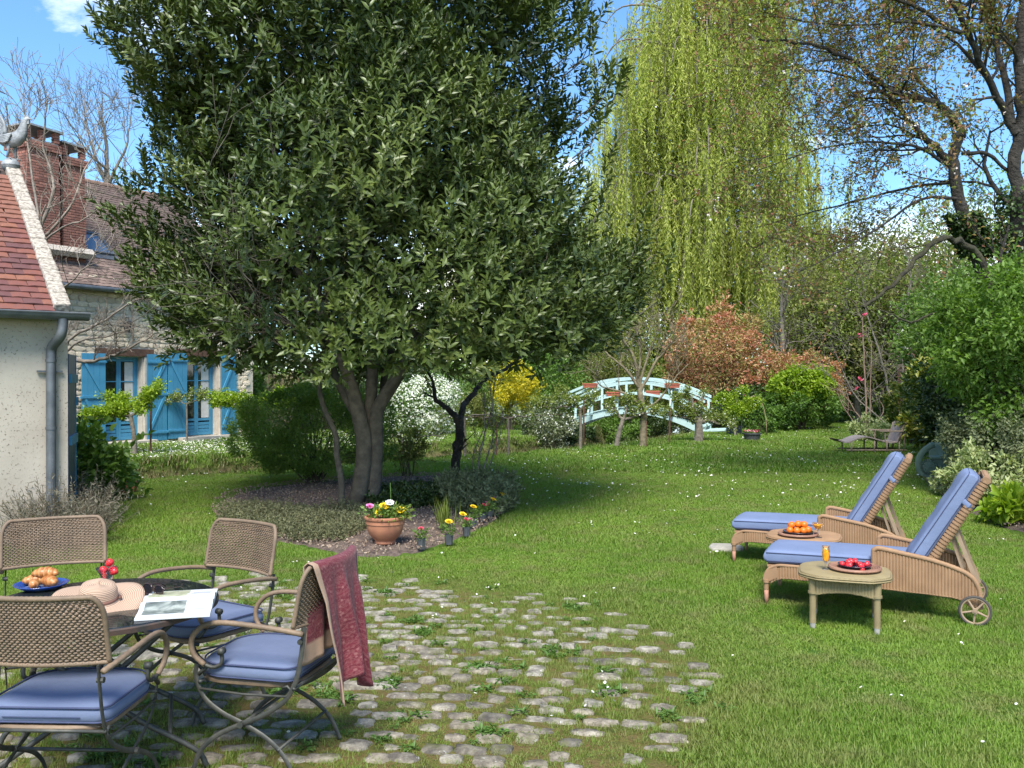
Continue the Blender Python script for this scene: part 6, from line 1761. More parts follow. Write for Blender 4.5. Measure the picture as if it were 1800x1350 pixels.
def deck_z(x):
    u = x / BLn
    return 0.20 + 0.64 * (1 - (2 * u - 1) ** 2)
def arc_pts(z_off, x0=0.0, x1=None, y=0, n=22):
    x1 = BLn if x1 is None else x1
    return [(x0 + (x1 - x0) * i / n, y, deck_z(x0 + (x1 - x0) * i / n) + z_off) for i in range(n + 1)]
def arc_board(name, y, zlo, zhi, th, x0=0.0, x1=None, taper_end=0.0, parent=None):
    mb = MB(); x1 = BLn if x1 is None else x1; n = 22; vs = []; fs = []
    for i in range(n + 1):
        x = x0 + (x1 - x0) * i / n; z = deck_z(x)
        lo_ = zlo - taper_end * (2 * x / BLn - 1) ** 2
        for yy, zz in ((y - th / 2, z + lo_), (y + th / 2, z + lo_), (y + th / 2, z + zhi), (y - th / 2, z + zhi)): vs.append((x, yy, zz))
    for i in range(n):
        a = i * 4
        for k in range(4): fs.append((a + k, a + (k + 1) % 4, a + 4 + (k + 1) % 4, a + 4 + k))
    fs += [(3, 2, 1, 0), (n * 4, n * 4 + 1, n * 4 + 2, n * 4 + 3)]
    mb.add(vs, fs); return mb.build(name, m_bridge, parent or bridge)
for y in (0.0, BW): arc_board('beam', y, -0.24, -0.03, 0.07, taper_end=0.12)
nb = int(BLn / 0.135)
pl_me = box_mesh('deck_plank', 0.122, BW + 0.16, 0.03, m_bridge, 0, 0.002, 4)
for i in range(nb):
    x = BLn * (i + 0.5) / nb; o = bpy.data.objects.new('deck_plank', pl_me); COL.objects.link(o); o.parent = bridge
    sl = math.atan2(deck_z(x + 0.05) - deck_z(x - 0.05), 0.1)
    o.location = (x, BW / 2, deck_z(x) - 0.012); o.rotation_euler = (0, -sl, 0)
posts = [0.12, 0.34, 0.60, 0.82]
for y, side in ((0.0, -1), (BW, 1)):
    yy = y + side * 0.055
    xs_ = [0.02, 0.22, 0.40, 0.58, 0.78, 0.98]
    for u in xs_:
        x = u * BLn; mb = MB(); mb.box((x, yy, deck_z(x) + 0.42), (0.085, 0.045, 1.04)); mb.build('post', m_bridge, bridge, bevel=0.004)
    arc_board('top_rail', yy, 0.93, 1.02, 0.13)
    arc_board('handrail', yy + side * 0.001, 0.79, 0.87, 0.05)
    arc_board('middle_rail', yy + side * 0.045, 0.42, 0.50, 0.035)
    # outriggers with raking struts
    for u in (0.22, 0.78) if side < 0 else (0.30, 0.70):
        x = u * BLn; z_ = deck_z(x)
        mb = MB(); mb.bar((x, y, z_ - 0.06), (x, y + side * 0.55, z_ - 0.06), 0.08, 0.07); mb.build('outrigger', m_bridge, bridge, bevel=0.004)
        mb = MB(); mb.bar((x, y + side * 0.50, z_ - 0.02), (x, yy + side * 0.03, z_ + 0.82), 0.08, 0.05, (1, 0, 0)); mb.build('strut', m_bridge, bridge, bevel=0.004)
# step board at the near right end
mb = MB(); mb.box((BLn + 0.28, BW / 2, 0.07), (0.75, BW + 0.1, 0.05), Matrix.Rotation(-0.06, 3, 'Y')); mb.box((BLn + 0.28, BW / 2, 0.02), (0.6, BW - 0.1, 0.06)); mb.build('ramp_board', m_bridge, bridge)
m_tinyred = leaf_mat('small_red_bloom', [(0.5, 0.04, 0.06), (0.62, 0.09, 0.14), (0.8, 0.7, 0.7)], 0.2, 0.7, 0.2)
bmw = Matrix.Translation(Vector(BA)) @ Matrix.Rotation(math.atan2(bd[1], bd[0]), 4, 'Z')
def planter_box(x, y, z, label, rz=0.0):
    p = bmw @ Vector((x, y, z)); rng = sub_rng(int(x * 100) + int(z * 10))
    e = empty('planter_box', p, label, 'planter', 'terracotta boxes hung on the bridge rails', rz=math.atan2(bd[1], bd[0]) + rz)
    mb = MB(); L_, Wd_, H_ = 0.50, 0.17, 0.15; t_ = 0.012
    vs = []
    for (l, w, zz) in ((L_ / 2 - 0.03, Wd_ / 2 - 0.02, 0), (L_ / 2, Wd_ / 2, H_), (L_ / 2 - t_, Wd_ / 2 - t_, H_), (L_ / 2 - t_ - 0.004, Wd_ / 2 - t_ - 0.004, H_ - 0.03)):
        vs += [(-l, -w, zz), (l, -w, zz), (l, w, zz), (-l, w, zz)]
    fs = [(3, 2, 1, 0)] + [(r * 4 + i, r * 4 + (i + 1) % 4, r * 4 + 4 + (i + 1) % 4, r * 4 + 4 + i) for r in range(3) for i in range(4)] + [(12, 13, 14, 15)]
    mb.add(vs, fs); mb.box((0, -Wd_ / 2 - 0.004, H_ - 0.02), (L_ + 0.02, 0.012, 0.035)); mb.box((0, Wd_ / 2 + 0.004, H_ - 0.02), (L_ + 0.02, 0.012, 0.035))
    mb.build('box', m_rust_box, e)
    n = 70; P = np.column_stack([rng.uniform(-.22, .22, n), rng.uniform(-.06, .06, n), np.full(n, H_ - 0.02)])
    leaves('plants', P, rng.normal(size=(n, 3)) * 0.6 + [0, 0, 0.8], rand_dirs(rng, n), 0.07, 0.04, LM['green'], e, rng=rng)
planter_box(0.215 * BLn, -0.16, deck_z(0.215 * BLn) + 0.86, 'terracotta box on the near rail of the bridge, left one')
planter_box(0.785 * BLn, -0.16, deck_z(0.785 * BLn) + 0.86, 'terracotta box on the near rail of the bridge, right one')
planter_box(0.38 * BLn, -0.13, deck_z(0.38 * BLn) + 0.40, 'terracotta box low on the middle rail of the bridge, left of the pruned tree')
planter_box(0.60 * BLn, BW - 0.13, deck_z(0.60 * BLn) + 0.42, 'terracotta box on the far side of the bridge, behind the pruned tree')

# ------------------------------------------------------------------ fence, stakes, tubs
m_cane = mat('cane', (0.36, 0.27, 0.16), (0.22, 0.16, 0.09), 15, 0.85, rnd=0.1)
m_rusty = mat('rusty_stake', (0.13, 0.06, 0.035), (0.08, 0.04, 0.03), 20, 0.85, (50, 0.4, 0.003))
FA, FB = W(405, 700, 30), W(615, 700, 33)
fe = empty('cane_fence', (FA.x, FA.y, 0), 'tall split-cane fence beyond the stone house', 'fence')
fd = Vector((FB.x - FA.x, FB.y - FA.y, 0)); FL = fd.length; fd.normalize()
rng = sub_rng(801); tb = Tubes(); n = int(FL / 0.022)
for i in range(n):
    p = fd * (i * 0.022 + rng.normal() * 0.004); h = 1.95 + rng.normal() * 0.05
    tb.add(np.array([(p.x, p.y, 0), (p.x + rng.normal() * 0.008, p.y + rng.normal() * 0.012, h / 2), (p.x + rng.normal() * 0.02, p.y, h)]), 0.009, 4)
tb.build('canes', m_cane, fe, kind='stuff')
for i in range(5):
    p = fd * (FL * i / 4); mb = MB(); mb.tube([(p.x, p.y - 0.05, -0.1), (p.x, p.y - 0.05, 2.1)], 0.045, 8); mb.build('post', m_wood_grey, fe, smooth=True)
for zz in (0.5, 1.5):
    mb = MB(); mb.tube([(0, -0.03, zz), (fd.x * FL, fd.y * FL - 0.03, zz)], 0.014, 6); mb.build('wire_rail', m_wood_grey, fe, smooth=True)
def stake(px, py, ptop, label, r=0.022):
    g = G(px, py); z = float(ground_z(np.array([g.x]), np.array([g.y]))[0])
    h = EYE - (ptop - HORIZON) / FPX * g.y - z
    e = empty('metal_stake', (g.x, g.y, z), label, 'stake', 'rusty stakes in the apple row')
    mb = MB(); mb.box((0, 0, h / 2 - 0.05), (r * 2, r * 0.9, h + 0.1), Matrix.Rotation(0.01, 3, 'Y')); mb.box((0, 0.011 + r * 0.45, h / 2 - 0.05), (0.008, 0.02, h + 0.1)); mb.build('shaft', m_rusty, e)
stake(265, 797, 682, 'rusty stake between the two french windows')
stake(1026, 788, 700, 'rusty stake beside the straight trunk at the bridge foot')
stake(1177, 782, 716, 'rusty stake before the middle of the bridge')
stake(873, 806, 742, 'rusty stake in the middle of the bank row', 0.016)
stake(1136, 790, 740, 'thin stake tied to the pruned tree', 0.012)
# training wires between the espaliers
wr = empty('training_wire', G(700, 806), 'thin wire carrying the trained apple trees along the bank', 'wire')
mb = MB(); a0 = G(690, 806); pts_ = [Vector(G(px, py)) - a0 + Vector((0, 0, 0.93)) for px, py in ((690, 806), (817, 806), (893, 806), (1020, 792))]
mb.tube(pts_, 0.005, 4); mb.build('strand', m_rusty, wr)
# hoop arches of bent hazel
def hoop(x0, x1, Y, h, label):
    a = W(x0, 700, Y); b_ = W(x1, 700, Y); e = empty('hazel_hoop', (a.x, Y, 0), label, 'plant support'); wd = b_.x - a.x
    mb = MB(); mb.tube([(wd / 2 - wd / 2 * math.cos(math.pi * i / 16), 0.02 * i / 16, h * math.sin(math.pi * i / 16) ** 0.8) for i in range(17)], 0.014, 6); mb.build('rod', m_cane, e, smooth=True)
hoop(1303, 1348, 28.6, 1.25, 'bent hazel hoop behind the round grey tub')

m_grey_plastic = mat('dark_grey_plastic', (0.055, 0.06, 0.064), (0.075, 0.08, 0.085), 12, 0.6)
m_pot_soil = mat('potting_soil', (0.03, 0.02, 0.015), (0.055, 0.04, 0.03), 40, 0.95, (60, 0.9, 0.01))
m_marigold = mat('marigold_yellow', (0.80, 0.60, 0.015), (0.72, 0.46, 0.01), 120, 0.75, (160, 0.8, 0.004))
m_crimson = mat('crimson_petal', (0.50, 0.03, 0.06), (0.62, 0.09, 0.15), 80, 0.7)
m_pinkp = mat('pink_petal', (0.68, 0.13, 0.36), (0.75, 0.25, 0.48), 60, 0.7)
g = G(1322, 776); tub = empty('round_tub', g, 'round dark grey tub of red and white flowers on the far lawn', 'planter')
mb = MB(); mb.lathe([(0.0, 0.0), (0.19, 0.0), (0.24, 0.20), (0.265, 0.21), (0.27, 0.25), (0.25, 0.25), (0.235, 0.21), (0, 0.21)], n=24); mb.build('pot', m_grey_plastic, tub, smooth='auto')
rng = sub_rng(811); n = 150; a = rng.random(n) * 6.28; r_ = 0.22 * np.sqrt(rng.random(n)); P = np.column_stack([r_ * np.cos(a), r_ * np.sin(a), np.full(n, 0.22)])
leaves('leaves', P, rng.normal(size=(n, 3)) * 0.5 + [0, 0, 0.7], rand_dirs(rng, n), 0.09, 0.05, LM['green'], tub, rng=rng)
P = P[:60] + [0, 0, 0.09]; leaves('flowers', P, rand_dirs(rng, 60), rand_dirs(rng, 60), 0.05, 0.045, m_tinyred, tub, rng=rng)
g = G(1290, 765); bxo = empty('square_tub', g, 'small square dark tub beside the leafy apple tree', 'planter', rz=0.3)
mb = MB(); mb.box((0, 0, 0.13), (0.34, 0.3, 0.26), None, 1.12); mb.box((0, 0, 0.275), (0.41, 0.36, 0.03)); mb.build('pot', m_grey_plastic, bxo, bevel=0.01)
mb = MB(); mb.box((0, 0, 0.293), (0.34, 0.30, 0.006)); mb.build('soil', m_pot_soil, bxo)

# terracotta trough by the shed
tr = empty('terracotta_trough', (G(208, 866).x, G(208, 866).y, 0.0), 'terracotta trough of pale trailing plants near the plastered wall', 'planter', rz=0.15)
mb = MB(); vs = []
for (l, w, zz) in ((0.24, 0.09, 0), (0.28, 0.12, 0.18), (0.26, 0.10, 0.18), (0.255, 0.095, 0.15)): vs += [(-l, -w, zz), (l, -w, zz), (l, w, zz), (-l, w, zz)]
mb.add(vs, [(3, 2, 1, 0)] + [(r * 4 + i, r * 4 + (i + 1) % 4, r * 4 + 4 + (i + 1) % 4, r * 4 + 4 + i) for r in range(3) for i in range(4)] + [(12, 13, 14, 15)]); mb.build('trough', m_terracotta, tr, bevel=0.006)
n = 260; P = np.column_stack([rng.uniform(-.25, .25, n), rng.uniform(-.09, .09, n), np.full(n, 0.15)]) ; D = rng.normal(size=(n, 3)) * 0.6 + [0, 0, 0.8]
leaves('plants', P + norm_rows(D) * rng.random((n, 1)) * 0.16, D, rand_dirs(rng, n), 0.06, 0.03, LM['sage'], tr, rng=rng)
leaves('flowers', P[:40] + norm_rows(D[:40]) * 0.18, rand_dirs(rng, 40), rand_dirs(rng, 40), 0.03, 0.03, LM['white'], tr, rng=rng)

# big terracotta pot with marigolds
def marigold(parent, p, r, m, name='flower', n=5):
    """pompom of ruffled petals"""
    mb = MB(); rng = sub_rng(int(abs(p[0] * 1000)) + 3)
    for ring in range(n):
        el = 0.15 + 1.3 * ring / n; cnt = int(15 - 2.4 * ring)
        for k in range(cnt):
            a = 6.283 * k / cnt + ring * 0.35 + rng.normal() * 0.08
            c_, s_ = math.cos(a), math.sin(a); rr_ = r * (1.0 - 0.14 * ring) * (0.9 + 0.2 * rng.random())
            ce, se = math.cos(el), math.sin(el)
            b0 = Vector((c_ * r * 0.15, s_ * r * 0.15, 0)); t_ = Vector((c_ * ce * rr_, s_ * ce * rr_, se * rr_ * 0.75))
            sd = Vector((-s_, c_, 0)) * r * 0.26; lift = Vector((0, 0, 0.08 * r))
            mid = b0 * 0.25 + t_ * 0.75
            mb.add([b0, mid + sd - lift, t_ + sd * 0.55, t_ * 1.02 + lift, t_ - sd * 0.55, mid - sd - lift], [(0, 1, 2, 3), (0, 3, 4, 5)])
    mb.lathe([(0.0, -r * 0.5), (r * 0.22, -r * 0.35), (r * 0.35, -r * 0.02)], n=8)
    o = mb.build(name, m, parent); o.location = p; return o
tp = empty('terracotta_pot', (G(677, 963).x, G(677, 963).y, 0.045), 'wide terracotta bowl pot with yellow marigolds at the edge of the bed', 'plant pot')
S_ = 0.215
mb = MB(); mb.lathe([(0, 0), (0.10, 0.0), (0.108, 0.012), (0.105, 0.035), (0.12, 0.05), (0.165, 0.10), (0.188, 0.165), (0.192, 0.205), (0.200, 0.21), (0.200, 0.245), (0.207, 0.25), (0.214, 0.262), (0.212, 0.278), (0.202, 0.286), (0.192, 0.28), (0.185, 0.25), (0.18, 0.235)], n=40)
mb.build('pot', m_terracotta, tp, smooth='auto')
mb = MB(); mb.lathe([(0.186, 0.243), (0.10, 0.252), (0.0, 0.248)], n=24); mb.build('soil', m_pot_soil, tp)
rng = sub_rng(812)
def foliage_tuft(parent, c, r, h, n, m, L, seed, name='leaves', Wd=0.5):
    rng = sub_rng(seed); P = np.array(c) + np.column_stack([rng.normal(size=(n, 2)) * r * 0.5, h * rng.random(n)])
    D = np.column_stack([P[:, 0] - c[0], P[:, 1] - c[1], np.full(n, r * 0.6)]) + rng.normal(size=(n, 3)) * r * 0.6
    return leaves(name, P, D, rand_dirs(rng, n) + [0, 0, 0.8], L, L * Wd, m, parent, rng=rng)
foliage_tuft(tp, (0.02, 0, 0.25), 0.20, 0.13, 460, LM['bush'], 0.05, 813, Wd=0.45)
foliage_tuft(tp, (0.15, -0.03, 0.25), 0.10, 0.12, 160, LM['spring'], 0.05, 814, 'pale_leaves')
def local_px(e, px, py, Y):
    return W(px, py, Y) - e.location
Yt = tp.location.y - 0.05
for (px, py, r_, m_, nm) in ((667, 901, 0.054, m_marigold, 'marigold'), (675, 890, 0.054, m_marigold, 'marigold'), (705, 897, 0.054, m_marigold, 'marigold'), (685, 884, 0.045, m_white, 'white_flower'), (650, 890, 0.040, m_pinkp, 'pink_flower')):
    p = local_px(tp, px, py, Yt); f = marigold(tp, p, r_, m_, nm); f.rotation_euler = (0.5, 0.1, 0)
    mb = MB(); mb.tube([(p[0] * 0.7, p[1] * 0.5, 0.24), (p[0], p[1] + 0.01, p[2] - r_ * 0.3)], 0.004, 5); mb.build('flower_stalk', MATS.get('stalk') or mat('stalk', (0.09, 0.17, 0.03), (0.06, 0.12, 0.02), 20, 0.7), tp)
mb = MB(); mb.tube([(0.03, 0.05, 0.25), (0.05, 0.06, 0.45), (0.045, 0.06, 0.62)], 0.004, 5); mb.build('flower_stalk', MATS['stalk'], tp)
# small nursery pots along the bed edge
small = [(740, 970, ['c'], 'small dark nursery pot with red flowers, nearest to the terracotta bowl'), (789, 962, ['y'], 'small dark nursery pot with one yellow marigold, between the iris and the lawn'),
         (820, 947, ['y', 'c', 'p'], 'small dark nursery pot with yellow, pink and red blooms at the bend of the bed'), (832, 931, ['y'], 'small dark nursery pot with a marigold just behind the three-coloured one'),
         (848, 921, ['c', 'c'], 'small dark nursery pot with dark red flowers in the middle of the row'), (860, 916, ['y', 'p', 'c'], 'small dark nursery pot with marigold and pink flowers before the sage'), (869, 909, ['p', 'c'], 'small dark nursery pot of pink flowers squeezed behind the marigold one'), (883, 905, ['y'], 'small dark nursery pot with one marigold, farthest along the bed edge')]
for i, (px, py, fl, lb) in enumerate(small):
    g = G(px, py); e = empty('nursery_pot', (g.x, g.y, 0.03), lb, 'plant pot', 'small nursery pots along the bed edge', rz=0.3 * i)
    mb = MB(); r0_ = 0.045; H_ = 0.105
    vs = []
    for (r_, zz) in ((r0_ * 0.8, 0), (r0_, H_), (r0_ * 0.92, H_), (r0_ * 0.88, H_ - 0.015)):
        for k in range(8):
            a = math.pi / 4 * k + math.pi / 8; q_ = 1.0 if k % 2 else 1.0
            vs.append((r_ * math.cos(a) * 1.05, r_ * math.sin(a) * 1.05, zz))
    fs = [tuple(reversed(range(8)))] + [(r * 8 + k, r * 8 + (k + 1) % 8, r * 8 + 8 + (k + 1) % 8, r * 8 + 8 + k) for r in range(3) for k in range(8)] + [tuple(24 + k for k in range(8))]
    mb.add(vs, fs); mb.build('pot', m_grey_plastic, e)
    foliage_tuft(e, (0, 0, H_ - 0.01), 0.075, 0.10, 110, LM['bush'], 0.035, 830 + i)
    for j, c_ in enumerate(fl):
        ang = 2.1 * j + i; rad = 0.0 if len(fl) == 1 else 0.05
        p = (rad * math.cos(ang), rad * math.sin(ang), H_ + (0.13 if c_ == 'y' else 0.10) - 0.015 * j)
        r_ = 0.040 if c_ == 'y' else 0.028
        f = marigold(e, p, r_, {'y': m_marigold, 'c': m_crimson, 'p': m_pinkp}[c_], {'y': 'marigold', 'c': 'red_flower', 'p': 'pink_flower'}[c_], 5 if c_ == 'y' else 3); f.rotation_euler = (0.4, 0.2 * j, 0)
        mb = MB(); mb.tube([(0, 0, H_ - 0.01), (p[0] * 0.7, p[1] * 0.7, p[2] * 0.8), (p[0], p[1], p[2] - 0.01)], 0.0028, 4); mb.build('flower_stalk', MATS['stalk'], e)

# stepping stone by the far lounger
g = G(1275, 967); ss = link('stepping_stone', stone_mesh('stepping_stone', 99, mat('slab_stone', (0.38, 0.35, 0.29), (0.26, 0.24, 0.2), 9, 0.9, (40, 0.5, 0.004)), dome=0.1, jag=0.05)); ss.location = (g.x, g.y, 0.022); ss.scale = (0.34, 0.30, 0.05)
tag(ss, 'flat pale stepping stone at the foot of the far lounger', 'stone')
# ------------------------------------------------------------------ garden furniture
def wicker_mat(name, c1, c2, sc=60):
    m = bpy.data.materials.new(name); t, b, o = nt_of(m)
    f = noise(t, 9, 5); f2 = noise(t, sc, 3, 0.7)
    c = ramp(t, f, [(0.35, c1), (0.65, c2)])
    c = mixc(t, ramp(t, f2, [(0.4, 0.0), (0.7, 0.45)]), c, tuple(x * 0.5 for x in c1))
    t.links.new(c, b.inputs['Base Color']); b.inputs['Roughness'].default_value = 0.65
    bump(t, b, noise(t, 150, 3), 0.4, 0.002); return m
m_wicker = wicker_mat('aged_wicker', (0.235, 0.158, 0.098), (0.155, 0.105, 0.066))
m_iron = mat('weathered_iron', (0.055, 0.058, 0.052), (0.10, 0.095, 0.08), 22, 0.6, (80, 0.3, 0.002), metal=0.55)
m_cushion = mat('blue_cushion', (0.100, 0.125, 0.200), (0.118, 0.147, 0.232), 4, 0.85, (9, 0.30, 0.02), world_space=False)
m_piping = mat('blue_piping', (0.035, 0.045, 0.10), (0.05, 0.06, 0.12), 10, 0.8)
m_tableglass = bpy.data.materials.new('table_glass')
t, b, o = nt_of(m_tableglass)
b.inputs['Base Color'].default_value = (0.03, 0.035, 0.035, 1); b.inputs['Roughness'].default_value = 0.02; b.inputs['Specular IOR Level'].default_value = 1.0; b.inputs['IOR'].default_value = 1.6
trn = t.nodes.new('ShaderNodeBsdfTransparent'); trn.inputs[0].default_value = (0.55, 0.6, 0.58, 1)
ms = t.nodes.new('ShaderNodeMixShader'); ms.inputs[0].default_value = 0.5
t.links.new(b.outputs[0], ms.inputs[1]); t.links.new(trn.outputs[0], ms.inputs[2]); t.links.new(ms.outputs[0], o.inputs[0])
m_clear = bpy.data.materials.new('clear_glass')
t, b, o = nt_of(m_clear)
b.inputs['Base Color'].default_value = (1, 1, 1, 1); b.inputs['Roughness'].default_value = 0.0; b.inputs['Transmission Weight'].default_value = 1.0; b.inputs['IOR'].default_value = 1.2
trn = t.nodes.new('ShaderNodeBsdfTransparent'); ms = t.nodes.new('ShaderNodeMixShader'); ms.inputs[0].default_value = 0.3
t.links.new(b.outputs[0], ms.inputs[1]); t.links.new(trn.outputs[0], ms.inputs[2]); t.links.new(ms.outputs[0], o.inputs[0])

def flatbar(mb, pts, w, th, side):
    """flat iron strap: w along 'side', th thick"""
    mb.tube(pts, 0, 8, flat=(w / 2, th / 2, side))

def rounded_cushion(mb, w, d, h, z, rf=0.16, rb=0.05, crown=0.02, n=44, y0=0):
    """boxy cushion; corner radius rf at the front (+y) and rb at the back"""
    def outline(k):
        pts = []
        hw, hd = w / 2 * k, d / 2 * k
        for (cx_, cy_, r_, a0) in ((hw - rf, hd - rf, rf, 0), (-hw + rf, hd - rf, rf, 90), (-hw + rb, -hd + rb, rb, 180), (hw - rb, -hd + rb, rb, 270)):
            for i in range(9):
                a = math.radians(a0 + 90 * i / 8); pts.append((cx_ + r_ * math.cos(a), cy_ + r_ * math.sin(a) + y0))
        return pts
    O = outline(1.0); m = len(O)
    rings = [(0.0, 0.0, 0), (0.6, 0.0, 0), (0.93, 0.004, 0), (0.985, 0.010, 0), (1.0, 0.018, 0), (1.012, h * 0.5, 0), (1.0, h - 0.018, 0), (0.985, h - 0.008, 0), (0.93, h + crown * 0.25, 0), (0.75, h + crown * 0.7, 0), (0.45, h + crown, 0), (0.0, h + crown * 1.05, 0)]
    vs = []; fs = []
    for k, zz, _ in rings:
        for p in O: vs.append((p[0] * k, (p[1] - y0) * k + y0, z + zz))
    for r in range(len(rings) - 1):
        for i in range(m):
            j = (i + 1) % m; fs.append((r * m + i, r * m + j, (r + 1) * m + j, (r + 1) * m + i))
    mb.add(vs, fs); return O

def bistro_chair(loc, rz, label):
    """local +y = the way the sitter faces"""
    e = empty('garden_chair', loc, label, 'chair', 'iron and wicker chairs round the glass table', rz=rz)
    SH = 0.40
    # backrest panel: curved in plan, leaning back
    bw, bz0, bz1 = 0.53, 0.66, 0.915
    def bp(u, v):   # u -1..1 across, v 0..1 up
        x = u * bw / 2; y = -0.27 - 0.05 * v - 0.055 * (1 - u * u) + 0.02
        return Vector((x, y, bz0 + (bz1 - bz0) * v))
    def inside(u, v):
        # rounded upper corners
        r_ = 0.36
        if v > 1 - r_ and abs(u) > 1 - r_ * 0.5:
            du = (abs(u) - (1 - r_ * 0.5)) / (r_ * 0.5); dv = (v - (1 - r_)) / r_
            return du * du + dv * dv <= 1.0
        return True
    mb = MB()
    NW, NR = 25, 27
    for r in range(NR):
        v = (r + 0.5) / NR; um = 1.0
        while um > 0.5 and not inside(um, v): um -= 0.02
        pts_ = []
        steps = NW * 2
        for i in range(steps + 1):
            u = -um + 2 * um * i / steps; p = bp(u, v); ph = (i + r) % 2
            p = p + Vector((0, 0.0042 * (1 if ph else -1), random.gauss(0, 0.0006))); pts_.append(p)
        mb.tube(pts_, 0.0050, 4, caps=False)
    for i in range(NW):
        u = -0.96 + 1.92 * i / (NW - 1); vt = 1.0
        while vt > 0.3 and not inside(u, vt): vt -= 0.03
        mb.tube([bp(u, vt * k / 5) for k in range(6)], 0.003, 4, caps=False)
    mb.build('woven_back', m_wicker, e, smooth=True)
    fr = [bp(-1, 0.0)] + [bp(-1, v) for v in (0.25, 0.5, 0.64)]
    for a in range(1, 7):
        th = math.pi / 2 * a / 6; fr.append(bp(-1 + 0.18 * (1 - math.cos(th)), 0.64 + 0.36 * math.sin(th)))
    top_ = [bp(-0.82 + 1.64 * i / 10, 1.0) for i in range(1, 10)]
    fr = fr + top_ + [Vector((-p.x, p.y, p.z)) for p in reversed(fr)]
    mb = MB()
    dense = smooth_line(fr, 5); mb.tube(dense, [0.0098 + 0.0014 * (i % 2) for i in range(len(dense))], 8)
    low = smooth_line([bp(-1 + 2 * i / 10, 0.0) for i in range(11)], 5); mb.tube(low, [0.009 + 0.0014 * (i % 2) for i in range(len(low))], 8)
    mb.build('backrest_frame', m_wicker, e, smooth=True)
    # legs: two crossing straps on each side
    for s_ in (-1, 1):
        x = s_ * 0.245
        mb = MB()   # rear post -> S curve -> front foot
        pts_ = smooth_line([(x, -0.295, 0.66), (x, -0.275, 0.52), (x, -0.25, 0.42), (x, -0.20, 0.34), (x, -0.10, 0.27), (x, 0.0, 0.225), (x, 0.12, 0.165), (x, 0.20, 0.09), (x, 0.235, 0.0)], 4)
        flatbar(mb, pts_, 0.009, 0.022, (1, 0, 0)); mb.tube([(x - s_ * 0.012, -0.278, 0.60), (x + s_ * 0.014, -0.278, 0.60)], 0.012, 8); mb.build('leg', m_iron, e, smooth='auto')
        mb = MB()
        pts_ = smooth_line([(x * 0.97, 0.22, 0.47), (x * 0.97, 0.225, 0.41), (x * 0.97, 0.185, 0.325), (x * 0.97, 0.10, 0.265), (x * 0.97, 0.0, 0.225), (x * 0.97, -0.12, 0.165), (x * 0.97, -0.20, 0.09), (x * 0.97, -0.245, 0.0)], 4)
        flatbar(mb, pts_, 0.009, 0.022, (1, 0, 0)); mb.tube([(x - 0.014 * s_, 0, 0.225), (x + 0.018 * s_, 0, 0.225)], 0.014, 8); mb.build('leg', m_iron, e, smooth='auto')
        # side rod under the seat
        mb = MB(); mb.tube([(x, 0.20, 0.365), (x, 0.0, 0.355), (x, -0.21, 0.36), (x, -0.235, 0.385), (x, -0.215, 0.405), (x, -0.19, 0.395)], 0.006, 6); mb.build('side_rod', m_iron, e, smooth=True)
        # armrest: wicker-wrapped, curling down at the front
        mb = MB()
        ap = smooth_line([(s_ * 0.262, -0.295, 0.635), (s_ * 0.285, -0.20, 0.655), (s_ * 0.295, -0.05, 0.67), (s_ * 0.295, 0.08, 0.672), (s_ * 0.29, 0.165, 0.648), (s_ * 0.285, 0.215, 0.59), (s_ * 0.278, 0.21, 0.525), (s_ * 0.268, 0.165, 0.478)], 7)
        mb.tube(ap, [0.0110 + 0.0016 * (i % 2) for i in range(len(ap))], 9); mb.build('armrest', m_wicker, e, smooth=True)
        mb = MB(); mb.tube(smooth_line([(s_ * 0.266, 0.17, 0.48), (s_ * 0.262, 0.125, 0.468), (s_ * 0.262, 0.085, 0.49), (s_ * 0.262, 0.085, 0.535)], 4), 0.009, 7)
        mb.tube([(s_ * 0.248, 0.085, 0.54), (s_ * 0.278, 0.085, 0.54)], 0.015, 10); mb.tube([(s_ * 0.255, 0.20, 0.43), (s_ * 0.255, 0.15, 0.475)], 0.009, 6); mb.build('arm_scroll', m_iron, e, smooth=True)
    mb = MB()
    for (y, z_) in ((0, 0.225), (-0.245, 0.395), (0.20, 0.395)): mb.tube([(-0.25, y, z_), (0.25, y, z_)], 0.008, 6)
    mb.tube([(-0.245, -0.17, 0.125), (0.245, -0.17, 0.125)], 0.007, 6)
    mb.build('cross_bar', m_iron, e, smooth=True)
    mb = MB()
    ring = []
    for i in range(40):
        a = 2 * math.pi * i / 40; c_, s2 = math.cos(a), math.sin(a); k = 1 / (abs(c_) ** 5 + abs(s2) ** 5) ** 0.2
        ring.append((c_ * k * 0.225, s2 * k * 0.225 - 0.01, SH))
    mb.tube(ring, [0.013 + 0.001 * (i % 2) for i in range(40)], 8, closed=True)
    for i in range(13): 
        x = -0.20 + 0.4 * i / 12; mb.box((x, -0.01, SH + 0.004), (0.026, 0.42, 0.004))
    mb.build('seat_frame', m_wicker, e, smooth='auto')
    mb = MB(); O = rounded_cushion(mb, 0.50, 0.48, 0.060, SH + 0.014, 0.15, 0.05, 0.022, y0=0.0); cu = mb.build('cushion', m_cushion, e, smooth=True)
    mb = MB()
    for zz in (SH + 0.016 + 0.062, SH + 0.024): mb.tube([(p[0] * 0.992, p[1] * 0.992, zz) for p in O], 0.0042, 6, closed=True)
    mb.build('piping', m_piping, cu, smooth=True)
    mb = MB(); mb.box((0.0, -0.245, SH + 0.045), (0.30, 0.004, 0.003)); mb.build('zip', m_piping, cu)
    return e
def face_rz(fx, fy):
    return math.atan2(-fx, fy)
A = bistro_chair((-1.76, 3.66, 0.012), face_rz(0.04, 1.0), 'iron and wicker chair seen from behind, in the bottom left corner')
def chair_copy(loc, rz, label):
    c = dup(A, loc=loc, rz=rz, label=label); return c
